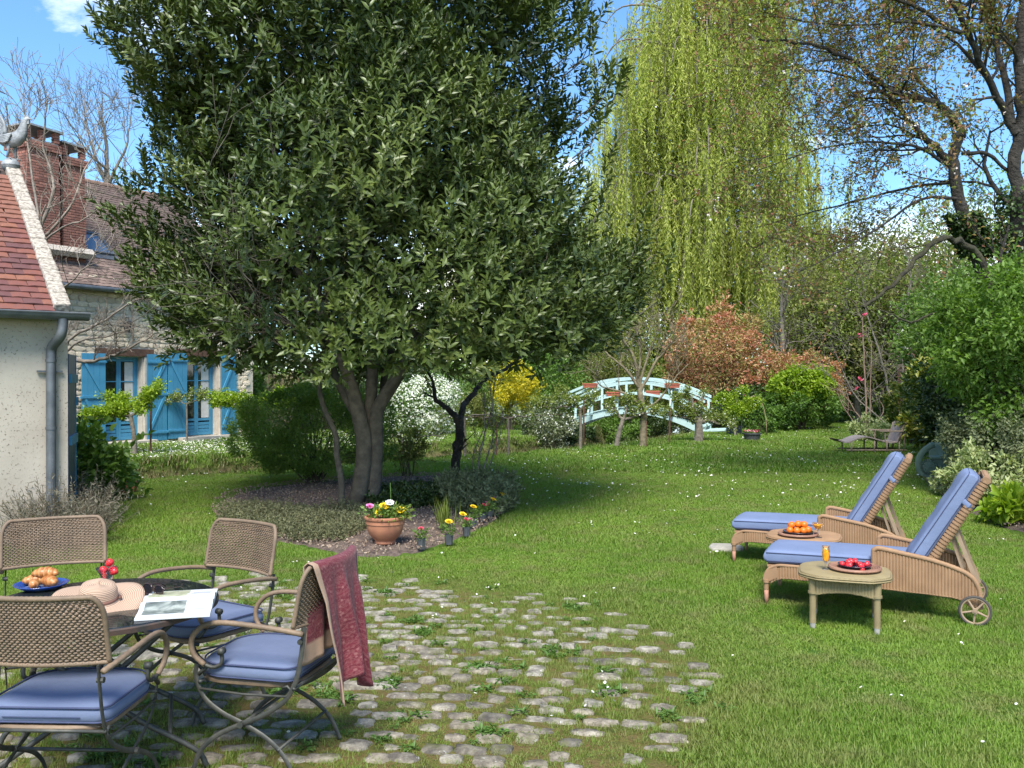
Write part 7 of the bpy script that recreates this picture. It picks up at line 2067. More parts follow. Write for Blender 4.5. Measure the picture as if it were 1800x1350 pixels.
B = chair_copy((-2.50, 4.95, 0.012), face_rz(0.42, -0.90), 'wicker chair across the table, behind the croissants')
C = chair_copy((-1.66, 4.83, 0.012), face_rz(-0.55, -0.84), 'wicker chair across the table, behind the open magazine')
Dc = chair_copy((-1.115, 4.17, 0.012), face_rz(-0.975, 0.22), 'wicker chair with the red paisley shawl over its back')

# ---- round glass-topped table
TB = Vector((-1.867, 4.12, 0.0)); TZ = 0.72
tab = empty('bistro_table', (TB.x, TB.y, 0.012), 'round glass-topped iron table set for breakfast', 'table', rz=0.35)
zt = TZ - 0.012
mb = MB(); mb.lathe([(0, zt - 0.010), (0.500, zt - 0.010), (0.505, zt - 0.005), (0.500, zt), (0.0, zt)], n=72); mb.build('glass_top', m_tableglass, tab, smooth='auto')
mb = MB(); mb.lathe([(0.492, zt - 0.030), (0.512, zt - 0.030), (0.514, zt - 0.010), (0.508, zt - 0.004), (0.506, zt - 0.0105), (0.492, zt - 0.0115), (0.492, zt - 0.030)], n=72); mb.build('rim', mat('rusty_rim', (0.10, 0.06, 0.045), (0.05, 0.045, 0.04), 20, 0.8, (60, 0.4, 0.003), metal=0.3), tab, smooth='auto')
mb = MB()
for i in range(-7, 8):
    h_ = math.sqrt(max(0, 0.49 ** 2 - (i * 0.065) ** 2)); mb.box((i * 0.065, 0, zt - 0.024), (0.028, 2 * h_, 0.004)); 
mb.build('slats', m_iron, tab)
for s_ in (-1, 1):
    for q_ in (-1, 1):
        mb = MB(); mb.tube(smooth_line([(q_ * 0.34, s_ * 0.26, zt - 0.03), (q_ * 0.16, s_ * 0.26, 0.52), (0, s_ * 0.26, 0.39), (-q_ * 0.18, s_ * 0.26, 0.235), (-q_ * 0.40, s_ * 0.27, 0.09), (-q_ * 0.455, s_ * 0.27, 0.0)], 4), 0.0125, 8); mb.build('leg', m_iron, tab, smooth=True)
mb = MB()
for (x, z_) in ((0, 0.39), (0.30, zt - 0.045), (-0.30, zt - 0.045), (0.30, 0.165), (-0.30, 0.165)): mb.tube([(x, -0.265, z_), (x, 0.265, z_)], 0.009, 6)
mb.build('stretcher', m_iron, tab, smooth=True)

def at_table(px, py, z=TZ + 0.001):
    Y = (EYE - z) * FPX / (py - HORIZON); return Vector(((px - 900) / FPX * Y, Y, z))
m_plate_blue = mat('blue_glaze', (0.018, 0.05, 0.24), (0.025, 0.07, 0.30), 5, 0.18, spec=0.6, coat=0.5)
m_black_glaze = mat('dark_glaze', (0.012, 0.014, 0.03), (0.02, 0.02, 0.04), 5, 0.25, coat=0.3)
def plate(loc, r, label, m=None, name='blue_plate'):
    e = empty(name, loc, label, 'plate'); mb = MB()
    mb.lathe([(0, 0.004), (r * 0.62, 0.004), (r * 0.72, 0.010), (r * 0.97, 0.024), (r, 0.025), (r * 0.985, 0.021), (r * 0.70, 0.002), (r * 0.6, 0.0), (0, 0.0)], n=48)
    mb.build('dish', m or m_plate_blue, e, smooth=True); return e
p0 = at_table(72, 1034)
plate(p0, 0.122, 'cobalt blue plate holding the croissants')
# croissants
m_crust = bpy.data.materials.new('croissant_crust'); t, b, o = nt_of(m_crust)
f = noise(t, 30, 6, 0.65); wv_ = t.nodes.new('ShaderNodeTexWave'); wv_.inputs['Scale'].default_value = 14; wv_.inputs['Distortion'].default_value = 3; t.links.new(t.nodes.new('ShaderNodeTexCoord').outputs['Object'], wv_.inputs['Vector'])
c = ramp(t, f, [(0.3, (0.19, 0.055, 0.012)), (0.5, (0.36, 0.13, 0.03)), (0.7, (0.50, 0.24, 0.07))]); c = mixc(t, ramp(t, wv_.outputs['Fac'], [(0.1, 0.5), (0.5, 0.0)]), c, (0.55, 0.31, 0.12))
t.links.new(c, b.inputs['Base Color']); b.inputs['Roughness'].default_value = 0.4; bump(t, b, wv_.outputs['Fac'], 0.4, 0.004)
def croissant(loc, rz, L, label, rx=0.0, fat=0.028):
    e_ = MB(); secs = []; n = 19
    for i in range(n):
        u = i / (n - 1); a = (u - 0.5) * 1.9; R = L * 0.5
        r_ = fat * (math.sin(math.pi * u) ** 0.75) * (0.86 + 0.16 * abs(math.sin(u * math.pi * 4.5))) + 0.004
        c_ = Vector((math.sin(a) * R, math.cos(a) * R * 0.6 - R * 0.35, fat * 0.85)); tg = Vector((math.cos(a), -math.sin(a) * 0.6, 0)).normalized()
        secs.append((c_, Vector((0, 0, 1)).cross(tg), (0, 0, 1), r_, r_ * 0.9))
    loft(e_, secs, 16); o = e_.build('croissant', m_crust, None, smooth=True); o.location = loc; o.rotation_euler = (rx, 0, rz)
    return tag(o, label, 'pastry', 'croissants on the blue plate')
croissant(p0 + Vector((-0.035, 0.01, 0.010)), 0.3, 0.14, 'golden croissant at the left of the blue plate')
croissant(p0 + Vector((0.035, -0.015, 0.010)), -0.5, 0.13, 'golden croissant at the front right of the blue plate')
croissant(p0 + Vector((0.01, 0.015, 0.042)), 0.1, 0.15, 'golden croissant lying on top of the two others', 0.2)
e_ = MB(); e_.tube(smooth_line([(-0.03, 0, 0), (0, 0, 0), (0.03, 0, 0)], 3), [0.018, 0.022, 0.022, 0.023, 0.022, 0.022, 0.018], 14); e_.tube([(0.031, 0, 0), (0.034, 0, 0)], 0.012, 12)
o = e_.build('chocolate_roll', m_crust, None, smooth=True); o.location = p0 + Vector((-0.005, -0.055, 0.032)); o.rotation_euler = (0, 0, -1.2); tag(o, 'rolled pastry end-on at the front of the blue plate', 'pastry')
# strawberries in a stemmed glass
def strawberry_mesh():
    mb = MB(); prof = [(0.0, 0.0), (0.006, 0.002), (0.012, 0.010), (0.0155, 0.021), (0.0145, 0.030), (0.008, 0.0345), (0.0, 0.0355)]
    mb.lathe(prof, n=14); me = bpy.data.meshes.new('strawberry'); me.from_pydata(mb.v, [], mb.f); me.polygons.foreach_set('use_smooth', [True] * len(mb.f)); me.update(); return me
m_berry = bpy.data.materials.new('strawberry_red'); t, b, o = nt_of(m_berry)
vor = t.nodes.new('ShaderNodeTexVoronoi'); vor.inputs['Scale'].default_value = 260; t.links.new(t.nodes.new('ShaderNodeTexCoord').outputs['Object'], vor.inputs['Vector'])
t.links.new(ramp(t, vor.outputs['Distance'], [(0.12, (0.70, 0.35, 0.08)), (0.25, (0.62, 0.02, 0.035))]), b.inputs['Base Color']); b.inputs['Roughness'].default_value = 0.3; bump(t, b, vor.outputs['Distance'], 0.3, 0.001)
sb_me = strawberry_mesh(); sb_me.materials.append(m_berry)
def berry(loc, rot, label, group, s=1.0):
    o = bpy.data.objects.new('strawberry', sb_me); COL.objects.link(o); o.location = loc; o.rotation_euler = rot; o.scale = (s, s, s); return tag(o, label, 'strawberry', group)
gp = at_table(187, 1042)
gl = empty('dessert_glass', gp, 'stemmed cone glass of strawberries on the bistro table', 'glass')
mb = MB(); mb.lathe([(0.0, 0.0), (0.035, 0.001), (0.034, 0.003), (0.006, 0.006), (0.004, 0.03), (0.006, 0.045), (0.05, 0.118), (0.0485, 0.1185), (0.004, 0.048), (0, 0.047)], n=32); mb.build('bowl', m_clear, gl, smooth=True)
for i, (dx, dy, dz, lb) in enumerate(((0, 0, 0.135, 'topmost strawberry piled over the cone glass'), (-0.022, -0.01, 0.10, 'strawberry at the left of the cone glass'), (0.020, -0.012, 0.10, 'strawberry at the right of the cone glass'), (0.0, 0.022, 0.105, 'strawberry at the back of the cone glass'), (0.001, -0.004, 0.058, 'strawberry deep in the cone glass'))):
    berry(gp + Vector((dx, dy, dz - 0.01)), (0.5 * i, 0.7 - 0.5 * i, i), lb, 'strawberries in the cone glass', 1.12 if i < 4 else 0.9)
# straw hat
m_straw = bpy.data.materials.new('woven_straw'); t, b, o = nt_of(m_straw)
at_ = t.nodes.new('ShaderNodeAttribute'); at_.attribute_name = 'ringpos'
mt = t.nodes.new('ShaderNodeMath'); mt.operation = 'SINE'; mm = t.nodes.new('ShaderNodeMath'); mm.operation = 'MULTIPLY'; mm.inputs[1].default_value = 6.283 * 110
t.links.new(at_.outputs['Fac'], mm.inputs[0]); t.links.new(mm.outputs[0], mt.inputs[0])
mr_ = t.nodes.new('ShaderNodeMapRange'); mr_.inputs['From Min'].default_value = -1; t.links.new(mt.outputs[0], mr_.inputs['Value'])
t.links.new(ramp(t, mr_.outputs[0], [(0.0, (0.24, 0.145, 0.095)), (0.4, (0.44, 0.295, 0.20)), (1.0, (0.54, 0.385, 0.275))]), b.inputs['Base Color']); b.inputs['Roughness'].default_value = 0.8; bump(t, b, mr_.outputs[0], 0.6, 0.003)
hp = at_table(172, 1068)
hat = empty('straw_hat', hp + Vector((0.0, 0.0, 0.035)), 'pale pink straw sun hat with wide brim on the glass table', 'hat')
hat.rotation_euler = (math.radians(14), math.radians(5), 0.2); hat.scale = (0.84, 0.84, 0.84)
prof = [(0.0, 0.098), (0.03, 0.098), (0.06, 0.094), (0.082, 0.082), (0.092, 0.06), (0.096, 0.03), (0.100, 0.006), (0.112, 0.0), (0.14, 0.001), (0.17, 0.004), (0.20, 0.006), (0.225, 0.004), (0.227, 0.0)]
n = 64; vs = []; fs = []; rp = []
acc = 0; prev = prof[0]
for (r_, z_) in prof:
    acc += math.hypot(r_ - prev[0], z_ - prev[1]); prev = (r_, z_)
    for k in range(n):
        a = 2 * math.pi * k / n; wv = (0.020 * math.sin(2 * a + 0.6) + 0.008 * math.sin(3 * a)) * max(0, (r_ - 0.10) / 0.12) ** 1.3
        dent = -0.012 * math.cos(a) ** 2 * (z_ > 0.09); vs.append((r_ * math.cos(a), r_ * math.sin(a) * 0.96, z_ + wv + dent)); rp.append(acc)
for i in range(len(prof) - 1):
    for k in range(n):
        k2 = (k + 1) % n; fs.append((i * n + k, (i + 1) * n + k, (i + 1) * n + k2, i * n + k2))
me = bpy.data.meshes.new('hat_body'); me.from_pydata(vs, [], fs); me.update(); me.polygons.foreach_set('use_smooth', [True] * len(fs))
at_ = me.attributes.new('ringpos', 'FLOAT', 'POINT'); at_.data.foreach_set('value', np.array(rp, np.float32))
ob_ = link('hat_body', me, m_straw, hat); so = ob_.modifiers.new('thick', 'SOLIDIFY'); so.thickness = 0.003
mb = MB(); mb.lathe([(0.0995, 0.012), (0.1005, 0.014), (0.0975, 0.026), (0.0965, 0.024)], n=48, sq=0.965); mb.build('hat_band', mat('brown_band', (0.20, 0.09, 0.06), (0.15, 0.07, 0.05), 12, 0.7), hat, smooth=True)
mb = MB(); mb.tube([(0.105, -0.01, 0.02), (0.112, 0.0, 0.016), (0.108, 0.012, 0.02)], 0.006, 6); mb.build('knot', MATS['brown_band'], hat, smooth=True)
# open magazine: two leaves of pages curving up from the spine
m_paper = mat('paper', (0.62, 0.63, 0.64), (0.56, 0.57, 0.58), 3, 0.45)
def picture_mat(name, stops, sc=9):
    m = bpy.data.materials.new(name); t, b, o = nt_of(m)
    t.links.new(ramp(t, noise(t, sc, 6, 0.6, dist=1.2), stops), b.inputs['Base Color']); b.inputs['Roughness'].default_value = 0.3; return m
m_pic1 = picture_mat('lake_photo_print', [(0.3, (0.05, 0.06, 0.055)), (0.45, (0.16, 0.18, 0.16)), (0.6, (0.36, 0.38, 0.33)), (0.75, (0.12, 0.14, 0.09))])
m_pic2 = picture_mat('garden_photo_print', [(0.3, (0.20, 0.22, 0.10)), (0.5, (0.45, 0.44, 0.30)), (0.7, (0.25, 0.28, 0.14))])
m_print = mat('grey_print', (0.16, 0.17, 0.19), (0.5, 0.5, 0.52), 300, 0.5)
magc = at_table(314, 1064)
mag = empty('open_magazine', magc, 'thick open magazine with photographs on the glass table', 'magazine', rz=math.radians(14))
def page_z(s_, base=0.012):   # s_ from spine 0..1
    return base * (1 - s_) ** 0.6 * 0.6 + 0.022 * math.sin(min(1, s_ * 1.9) * math.pi) * math.exp(-s_ * 1.2) + 0.004
PW, PL = 0.30, 0.245     # page width (x) and depth of each half (y)
for half in (-1, 1):
    mb = MB(); nx_ = 16; vs = []; fs = []
    for i in range(nx_ + 1):
        s_ = i / nx_; y = half * PL * s_; z_ = page_z(s_) + (0.006 if half < 0 else 0.010) * (1 - s_ * 0.2)
        for x in (-PW / 2, PW / 2): vs.append((x, y, z_)); vs.append((x, y, 0.0005 + 0.0 * s_))
    for i in range(nx_):
        a = i * 4
        fs += [(a, a + 2, a + 6, a + 4), (a + 1, a + 5, a + 7, a + 3), (a, a + 4, a + 5, a + 1), (a + 2, a + 3, a + 7, a + 6)]
    fs += [(nx_ * 4, nx_ * 4 + 2, nx_ * 4 + 3, nx_ * 4 + 1), (0, 1, 3, 2)]
    mb.add(vs, fs); mb.build('page_block', m_paper, mag, smooth='auto')
    def sheet(name, x0, x1, s0, s1, m, lift=0.0006):
        mb = MB(); n_ = 10
        mb.grid(lambda u, v: (x0 + (x1 - x0) * u, half * PL * (s0 + (s1 - s0) * v), page_z(s0 + (s1 - s0) * v) + (0.006 if half < 0 else 0.010) * (1 - (s0 + (s1 - s0) * v) * 0.2) + lift), 2, n_)
        o = mb.build(name, m, mag, smooth=True); return o
    if half < 0:
        sheet('printed_photo', -0.13, 0.04, 0.22, 0.80, m_pic1)
        for k in range(7): sheet('text_line', 0.06, 0.135, 0.3 + k * 0.05, 0.312 + k * 0.05, m_print)
    else:
        sheet('printed_photo', -0.135, 0.03, 0.12, 0.95, m_pic2)
        for k in range(9): sheet('text_line', 0.045, 0.13, 0.2 + k * 0.06, 0.215 + k * 0.06, m_print)
# sunglasses
m_shade = mat('dark_lens', (0.012, 0.008, 0.007), (0.02, 0.012, 0.01), 5, 0.05, spec=0.8)
m_tort = mat('tortoiseshell', (0.05, 0.018, 0.01), (0.015, 0.008, 0.006), 30, 0.2, coat=0.5)
sgp = at_table(266, 1052); sg = empty('sunglasses', sgp + Vector((0, 0.02, 0.036)), 'tortoiseshell sunglasses lying between the hat and magazine', 'sunglasses', rz=-0.5)
for s_ in (-1, 1):
    mb = MB(); mb.tube([(s_ * 0.036 + 0.030 * math.cos(a), 0, 0.024 * math.sin(a)) for a in np.linspace(0, 2 * math.pi, 20)[:-1]], 0.003, 6, closed=True); mb.build('rim', m_tort, sg, smooth=True)
    mb = MB(); mb.lathe([(0, -0.0008), (0.029, -0.0008), (0.029, 0.0008), (0, 0.0008)], n=20, sq=0.8); o = mb.build('lens', m_shade, sg); o.rotation_euler = (math.pi / 2, 0, 0); o.location = (s_ * 0.036, 0, 0)
    mb = MB(); mb.tube([(s_ * 0.066, 0, 0.008), (s_ * 0.069, 0.03, 0.008), (s_ * 0.066, 0.10, 0.002), (s_ * 0.062, 0.125, -0.016)], 0.0026, 6); mb.build('temple', m_tort, sg, smooth=True)
mb = MB(); mb.tube([(-0.010, 0, 0.01), (0, 0.001, 0.014), (0.010, 0, 0.01)], 0.003, 6); mb.build('bridge', m_tort, sg, smooth=True)

# ---- paisley shawl over chair D
m_shawl = bpy.data.materials.new('paisley_shawl'); t, b, o = nt_of(m_shawl)
uvn = t.nodes.new('ShaderNodeAttribute'); uvn.attribute_name = 'clothpos'
wv1 = t.nodes.new('ShaderNodeTexWave'); wv1.wave_type = 'RINGS'; wv1.inputs['Scale'].default_value = 4.0; wv1.inputs['Distortion'].default_value = 9.0; wv1.inputs['Detail'].default_value = 3; wv1.inputs['Detail Scale'].default_value = 1.6
t.links.new(uvn.outputs['Vector'], wv1.inputs['Vector'])
vor = t.nodes.new('ShaderNodeTexVoronoi'); vor.inputs['Scale'].default_value = 26; t.links.new(uvn.outputs['Vector'], vor.inputs['Vector'])
f2 = noise(t, 75, 4, 0.7, vec=uvn.outputs['Vector'])
c = ramp(t, wv1.outputs['Fac'], [(0.28, (0.10, 0.005, 0.014)), (0.42, (0.19, 0.055, 0.055)), (0.52, (0.10, 0.005, 0.014)), (0.70, (0.15, 0.035, 0.04)), (0.85, (0.12, 0.008, 0.018))])
c = mixc(t, ramp(t, vor.outputs['Distance'], [(0.16, 0.7), (0.26, 0.0)]), c, (0.26, 0.105, 0.10))
c = mixc(t, ramp(t, f2, [(0.45, 0.0), (0.62, 0.5)]), c, (0.22, 0.08, 0.08))
sp_ = t.nodes.new('ShaderNodeSeparateXYZ'); t.links.new(uvn.outputs['Vector'], sp_.inputs[0])
# plain tan border on the underside and along one edge
mn_ = t.nodes.new('ShaderNodeMath'); mn_.operation = 'MINIMUM'; sc_ = t.nodes.new('ShaderNodeMath'); sc_.operation = 'MULTIPLY'; sc_.inputs[1].default_value = 0.4; t.links.new(sp_.outputs['Y'], sc_.inputs[0]); t.links.new(sc_.outputs[0], mn_.inputs[0]); t.links.new(sp_.outputs['X'], mn_.inputs[1])
bd_ = ramp(t, mn_.outputs[0], [(0.045, 1.0), (0.05, 0.0)])
c = mixc(t, bd_, c, (0.33, 0.215, 0.145))
t.links.new(c, b.inputs['Base Color']); b.inputs['Roughness'].default_value = 0.9; b.inputs['Sheen Weight'].default_value = 0.08
bump(t, b, f2, 0.4, 0.003)
# built in the local frame of the chair
dmw = Matrix.Translation(Vector((-1.115, 4.17, 0.012))) @ Matrix.Rotation(face_rz(-0.975, 0.22), 4, 'Z')
sh_e = empty('paisley_shawl', dmw @ Vector((0, 0, 0)), 'dark red paisley shawl hanging over the back of the right-hand chair', 'shawl', rz=face_rz(-0.975, 0.22))
# local: chair faces +y, its right is +x.  camera sees it from its right/back side
path = [(-0.175, 0.70), (-0.190, 0.80), (-0.215, 0.885)]       # inside of the backrest (y,z), rising
def shawl_pt(u, v):
    """u 0..1 across (x from near side to far), v 0..1 along the drape"""
    x = -0.24 + 0.45 * u
    xx = x / 0.265
    yb = -0.27 - 0.055 * (1 - min(1, xx * xx)) + 0.02
    L_in = 0.44; L_out = 0.62; tot = L_in + 0.05 + L_out
    s_ = v * tot
    top_z = 0.932; fold = math.sin(u * 17 + 1.0) * 0.5 + math.sin(u * 31 + 2) * 0.25
    if s_ < L_in:
        k = 1 - s_ / L_in; y = yb - 0.05 + 0.022 + 0.020 * k; z = top_z - 0.02 - (L_in) * k
        z += 0.04 * math.sin(u * 3) * k
        y += 0.03 * fold * k * k
        x = x * (1 - 0.15 * k)
    elif s_ < L_in + 0.05:
        a = (s_ - L_in) / 0.05 * math.pi; y = yb - 0.05 + 0.022 * math.cos(a); z = top_z - 0.02 + 0.020 * math.sin(a)
    else:
        k = (s_ - L_in - 0.05) / L_out; y = yb - 0.05 - 0.024 - 0.020 * k - 0.050 * (0.25 + k) * (0.55 + fold) * min(1, k * 4) ; z = top_z - 0.02 - L_out * k * (0.90 + 0.09 * math.sin(u * 7.0 + 1.6))
        x = x * (1 - 0.30 * min(1, k * 1.6)) + 0.02 * k + 0.008 * math.sin(k * 9 + u * 4)
    return Vector((x, y, z))
nu_, nv_ = 70, 60
vs = [tuple(shawl_pt(i / nu_, j / nv_)) for j in range(nv_ + 1) for i in range(nu_ + 1)]
fs = [(j * (nu_ + 1) + i, j * (nu_ + 1) + i + 1, (j + 1) * (nu_ + 1) + i + 1, (j + 1) * (nu_ + 1) + i) for j in range(nv_) for i in range(nu_)]
me = bpy.data.meshes.new('cloth'); me.from_pydata(vs, [], fs); me.polygons.foreach_set('use_smooth', [True] * len(fs)); me.update()
cp = me.attributes.new('clothpos', 'FLOAT_VECTOR', 'POINT'); cp.data.foreach_set('vector', np.array([(i / nu_ * 0.8, j / nv_ * 1.4, 0) for j in range(nv_ + 1) for i in range(nu_ + 1)], np.float32).ravel())
o = link('cloth', me, m_shawl, sh_e); so = o.modifiers.new('thick', 'SOLIDIFY'); so.thickness = 0.004

# ------------------------------------------------------------------ woven loungers
def loom_mat(name, c1, c2, dark):
    m = bpy.data.materials.new(name); t, b, o = nt_of(m)
    tcn = t.nodes.new('ShaderNodeTexCoord'); wz = t.nodes.new('ShaderNodeTexWave'); wz.bands_direction = 'Z'; wz.inputs['Scale'].default_value = 42; wz.inputs['Distortion'].default_value = 0.6
    t.links.new(tcn.outputs['Object'], wz.inputs['Vector'])
    c = ramp(t, noise(t, 6, 5), [(0.35, c1), (0.65, c2)]); c = mixc(t, ramp(t, wz.outputs['Fac'], [(0.0, 0.45), (0.35, 0.0)]), c, dark)
    t.links.new(c, b.inputs['Base Color']); b.inputs['Roughness'].default_value = 0.7; bump(t, b, wz.outputs['Fac'], 0.5, 0.003); return m
m_loom = loom_mat('woven_loom', (0.35, 0.205, 0.105), (0.28, 0.160, 0.080), (0.13, 0.070, 0.035))
m_loom_olive = loom_mat('woven_loom_olive', (0.29, 0.225, 0.11), (0.235, 0.18, 0.085), (0.12, 0.085, 0.04))
m_leg_tip = mat('bare_leg_tip', (0.42, 0.20, 0.13), (0.32, 0.15, 0.10), 14, 0.7)
m_tyre = mat('rubber_tyre', (0.045, 0.04, 0.036), (0.07, 0.06, 0.05), 16, 0.85)
m_wheel = mat('tan_wheel', (0.33, 0.235, 0.15), (0.27, 0.19, 0.12), 12, 0.6)
m_lounge_cush = mat('lounger_cushion', (0.132, 0.170, 0.275), (0.155, 0.198, 0.315), 3, 0.85, (7, 0.35, 0.02))

def ribbed(mb, x0, x1, top, bot, y, pitch=0.021, depth=0.006, th=0.012, side=1, sub=6, nv=6):
    """vertical ribbed wall between two height curves in the plane y; ribs as real corrugation on both faces"""
    n = max(2, int((x1 - x0) / pitch)) * sub
    vs = []; fs = []
    for f_ in (0, 1):
        for j in range(nv + 1):
            for i in range(n + 1):
                x = x0 + (x1 - x0) * i / n; ph = abs(math.sin(math.pi * (i % sub) / sub)) ** 0.6
                off = th / 2 + depth * ph - depth * 0.3
                z = bot(x) + (top(x) - bot(x)) * j / nv
                vs.append((x, y + (off if f_ else -off), z))
    N1 = (n + 1) * (nv + 1)
    for f_ in (0, 1):
        for j in range(nv):
            for i in range(n):
                a = f_ * N1 + j * (n + 1) + i; q = (a, a + 1, a + n + 2, a + n + 1); fs.append(q if not f_ else tuple(reversed(q)))
    mb.add(vs, fs)

def twist_rail(mb, pts, r, n=9, per=10, amp=0.10):
    l = smooth_line(pts, per); mb.tube(l, [r * (1 + amp * (i % 2)) for i in range(len(l))], n)

def lounger_backcurve(x):  # arm top
    return float(np.interp(x, [0.78, 0.86, 1.19, 1.37, 1.44, 1.475, 1.49], [0.485, 0.488, 0.43, 0.378, 0.33, 0.27, 0.20]))
def side_bottom(x):
    return float(np.interp(x, [0.0, 0.10, 0.16, 0.5, 0.80, 1.30, 1.40, 1.45, 1.49], [0.10, 0.17, 0.20, 0.205, 0.198, 0.182, 0.16, 0.13, 0.115]))
def lounger(loc, rz, label, dirty=False):
    """x: from the foot end (0) towards the head (1.5); y: 0 near side, 0.62 far side"""
    e = empty('woven_lounger', loc, label, 'sun lounger', 'woven sun loungers with blue mattresses on the lawn', rz=rz)
    Wd = 0.62
    for y, nm in ((0.0, 'near'), (Wd, 'far')):
        mb = MB(); ribbed(mb, 0.79, 1.475, lambda x: lounger_backcurve(x) - 0.012, side_bottom, y, nv=6)
        ribbed(mb, 0.05, 0.79, lambda x: float(np.interp(x, [0.05, 0.10, 0.16, 0.8], [0.235, 0.285, 0.298, 0.298])), lambda x: float(np.interp(x, [0.05, 0.09, 0.14, 0.2, 0.8], [0.16, 0.19, 0.205, 0.21, 0.20])), y)
        mb.build('side_panel', m_loom, e, smooth='auto')
        mb = MB()
        twist_rail(mb, [(0.79, y, 0.205), (0.79, y, 0.33), (0.788, y, 0.455), (0.80, y, 0.482), (0.84, y, 0.490), (1.0, y, 0.464), (1.19, y, 0.430), (1.36, y, 0.378), (1.44, y, 0.328), (1.478, y, 0.26), (1.49, y, 0.19), (1.492, y, 0.115)], 0.017)
        mb.build('arm_rail', m_loom, e, smooth=True)
        mb = MB(); twist_rail(mb, [(0.0, y, 0.175), (0.008, y, 0.22), (0.035, y, 0.268), (0.09, y, 0.298), (0.16, y, 0.305), (0.4, y, 0.303), (0.79, y, 0.300)], 0.012, amp=0.06)
        twist_rail(mb, [(0.035, y, 0.17), (0.06, y, 0.192), (0.11, y, 0.206), (0.2, y, 0.21), (0.8, y, 0.20), (1.3, y, 0.183), (1.38, y, 0.165), (1.42, y, 0.135), (1.45, y, 0.115)], 0.008, amp=0.05)
        mb.build('edge_rail', m_loom, e, smooth=True)
        mb = MB(); lx_ = 0.018
        vs_ = [(-0.005, 0.18), (0.045, 0.18), (0.10, 0.21), (0.10, 0.295), (0.03, 0.262), (-0.001, 0.22)]
        mb.add([(a, y - 0.014, z_) for a, z_ in vs_] + [(a, y + 0.014, z_) for a, z_ in vs_], [tuple(range(6)), tuple(reversed(range(6, 12)))] + [(i, i + 6, (i + 1) % 6 + 6, (i + 1) % 6) for i in range(6)])
        mb.tube([(lx_, y, 0.19), (lx_, y, 0.165)], 0.026, 12); mb.tube([(lx_, y, 0.165), (lx_, y, 0.11)], 0.019, 12); lg = mb.build('leg', m_loom, e, smooth='auto')
        mb = MB(); mb.tube([(lx_, y, 0.112), (lx_ + 0.001, y, 0.05), (lx_ + 0.002, y, 0.0)], [0.0175, 0.016, 0.012], 12); mb.build('foot_tip', m_leg_tip if y == 0 else m_loom, lg, smooth=True)
    # end panel and middle leg pair
    mb = MB(); mb.box((0.035, Wd / 2, 0.255), (0.012, Wd - 0.02, 0.075)); mb.box((0.78, Wd / 2, 0.27), (0.02, Wd - 0.03, 0.05)); mb.build('end_rail', m_loom, e)
    mb = MB(); mb.box((0.45, Wd / 2, 0.292), (0.86, Wd - 0.03, 0.015)); mb.box((1.08, Wd / 2, 0.292), (0.40, Wd - 0.03, 0.015)); mb.build('seat_deck', m_loom, e)
    # backrest frame: leaning, ribbed on the outside
    b0, b1 = Vector((1.14, 0, 0.36)), Vector((1.53, 0, 1.02)); bdv = (b1 - b0); BL_ = bdv.length; bdv.normalize(); bn = Vector((bdv.z, 0, -bdv.x))   # bn points back/down
    mb = MB()
    for y in (0.045, Wd - 0.045):
        n = int(BL_ / 0.027); pts_ = [b0 + bdv * (BL_ * i / (2 * n)) + Vector((0, y, 0)) for i in range(2 * n + 1)]
        mb.tube(pts_, 0, 10, flat=(0.026, 0.020, (bn.x, 0, bn.z)))
        for i in range(n):
            p = b0 + bdv * (BL_ * (i + 0.5) / n) + Vector((0, y, 0)); mb.tube([p - bdv * 0.009, p + bdv * 0.009], 0, 10, flat=(0.034, 0.027, (bn.x, 0, bn.z)))
    p = b1 + Vector((0, 0, 0)); 
    mb.tube([b1 + Vector((0, 0.02, 0)), b1 + Vector((0.004, 0.10, 0.008)), b1 + Vector((0.004, Wd - 0.10, 0.008)), b1 + Vector((0, Wd - 0.02, 0))], 0, 10, flat=(0.028, 0.022, (bn.x, 0, bn.z)))
    mb.build('backrest_frame', m_loom, e, smooth='auto')
    mb = MB(); R_ = Matrix((bdv, Vector((0, 1, 0)), bn)).transposed()
    mb.box((b0 + b1) / 2 + Vector((0, Wd / 2, 0)) + bn * 0.004, (BL_ - 0.03, Wd - 0.13, 0.012), R_); mb.build('backrest_panel', m_loom, e)
    # props with notched rack
    for y in (0.10, Wd - 0.10):
        mb = MB(); q0 = b0 + bdv * 0.34 + bn * 0.03 + Vector((0, y, 0)); mb.bar(q0, (1.50, y, 0.20), 0.018, 0.028); mb.bar(q0 + Vector((-0.03, 0.03, -0.05)), (1.40, y + 0.03, 0.30), 0.014, 0.02)
        mb.build('prop', m_wheel, e)
    mb = MB()
    for k in range(4):
        x = 1.25 + k * 0.055; z_ = 0.385 - k * 0.03; mb.tube([(x + 0.022 * math.cos(a), 0.06, z_ + 0.022 * math.sin(a)) for a in np.linspace(-0.5, 3.6, 9)], 0.009, 6)
    mb.build('notched_rack', m_wheel, e, smooth=True)
    mb = MB(); mb.tube([(1.455, -0.05, 0.105), (1.455, Wd + 0.05, 0.105)], 0.009, 8); mb.build('axle', m_tyre, e)
    for y in (-0.045, Wd + 0.045):
        w = bpy.data.objects.new('wheel', None); COL.objects.link(w); w.parent = e; w.location = (1.455, y, 0.108); w.rotation_euler = (0, 0.4 if y < 0 else 0.9, 0)
        mb = MB(); mb.tube([(0.098 * math.cos(a), 0, 0.098 * math.sin(a)) for a in np.linspace(0, 2 * math.pi, 41)[:-1]], 0.010, 8, closed=True); mb.build('tyre', m_tyre, w, smooth=True)
        mb = MB(); mb.tube([(0.088 * math.cos(a), 0, 0.088 * math.sin(a)) for a in np.linspace(0, 2 * math.pi, 41)[:-1]], 0.0075, 8, closed=True)
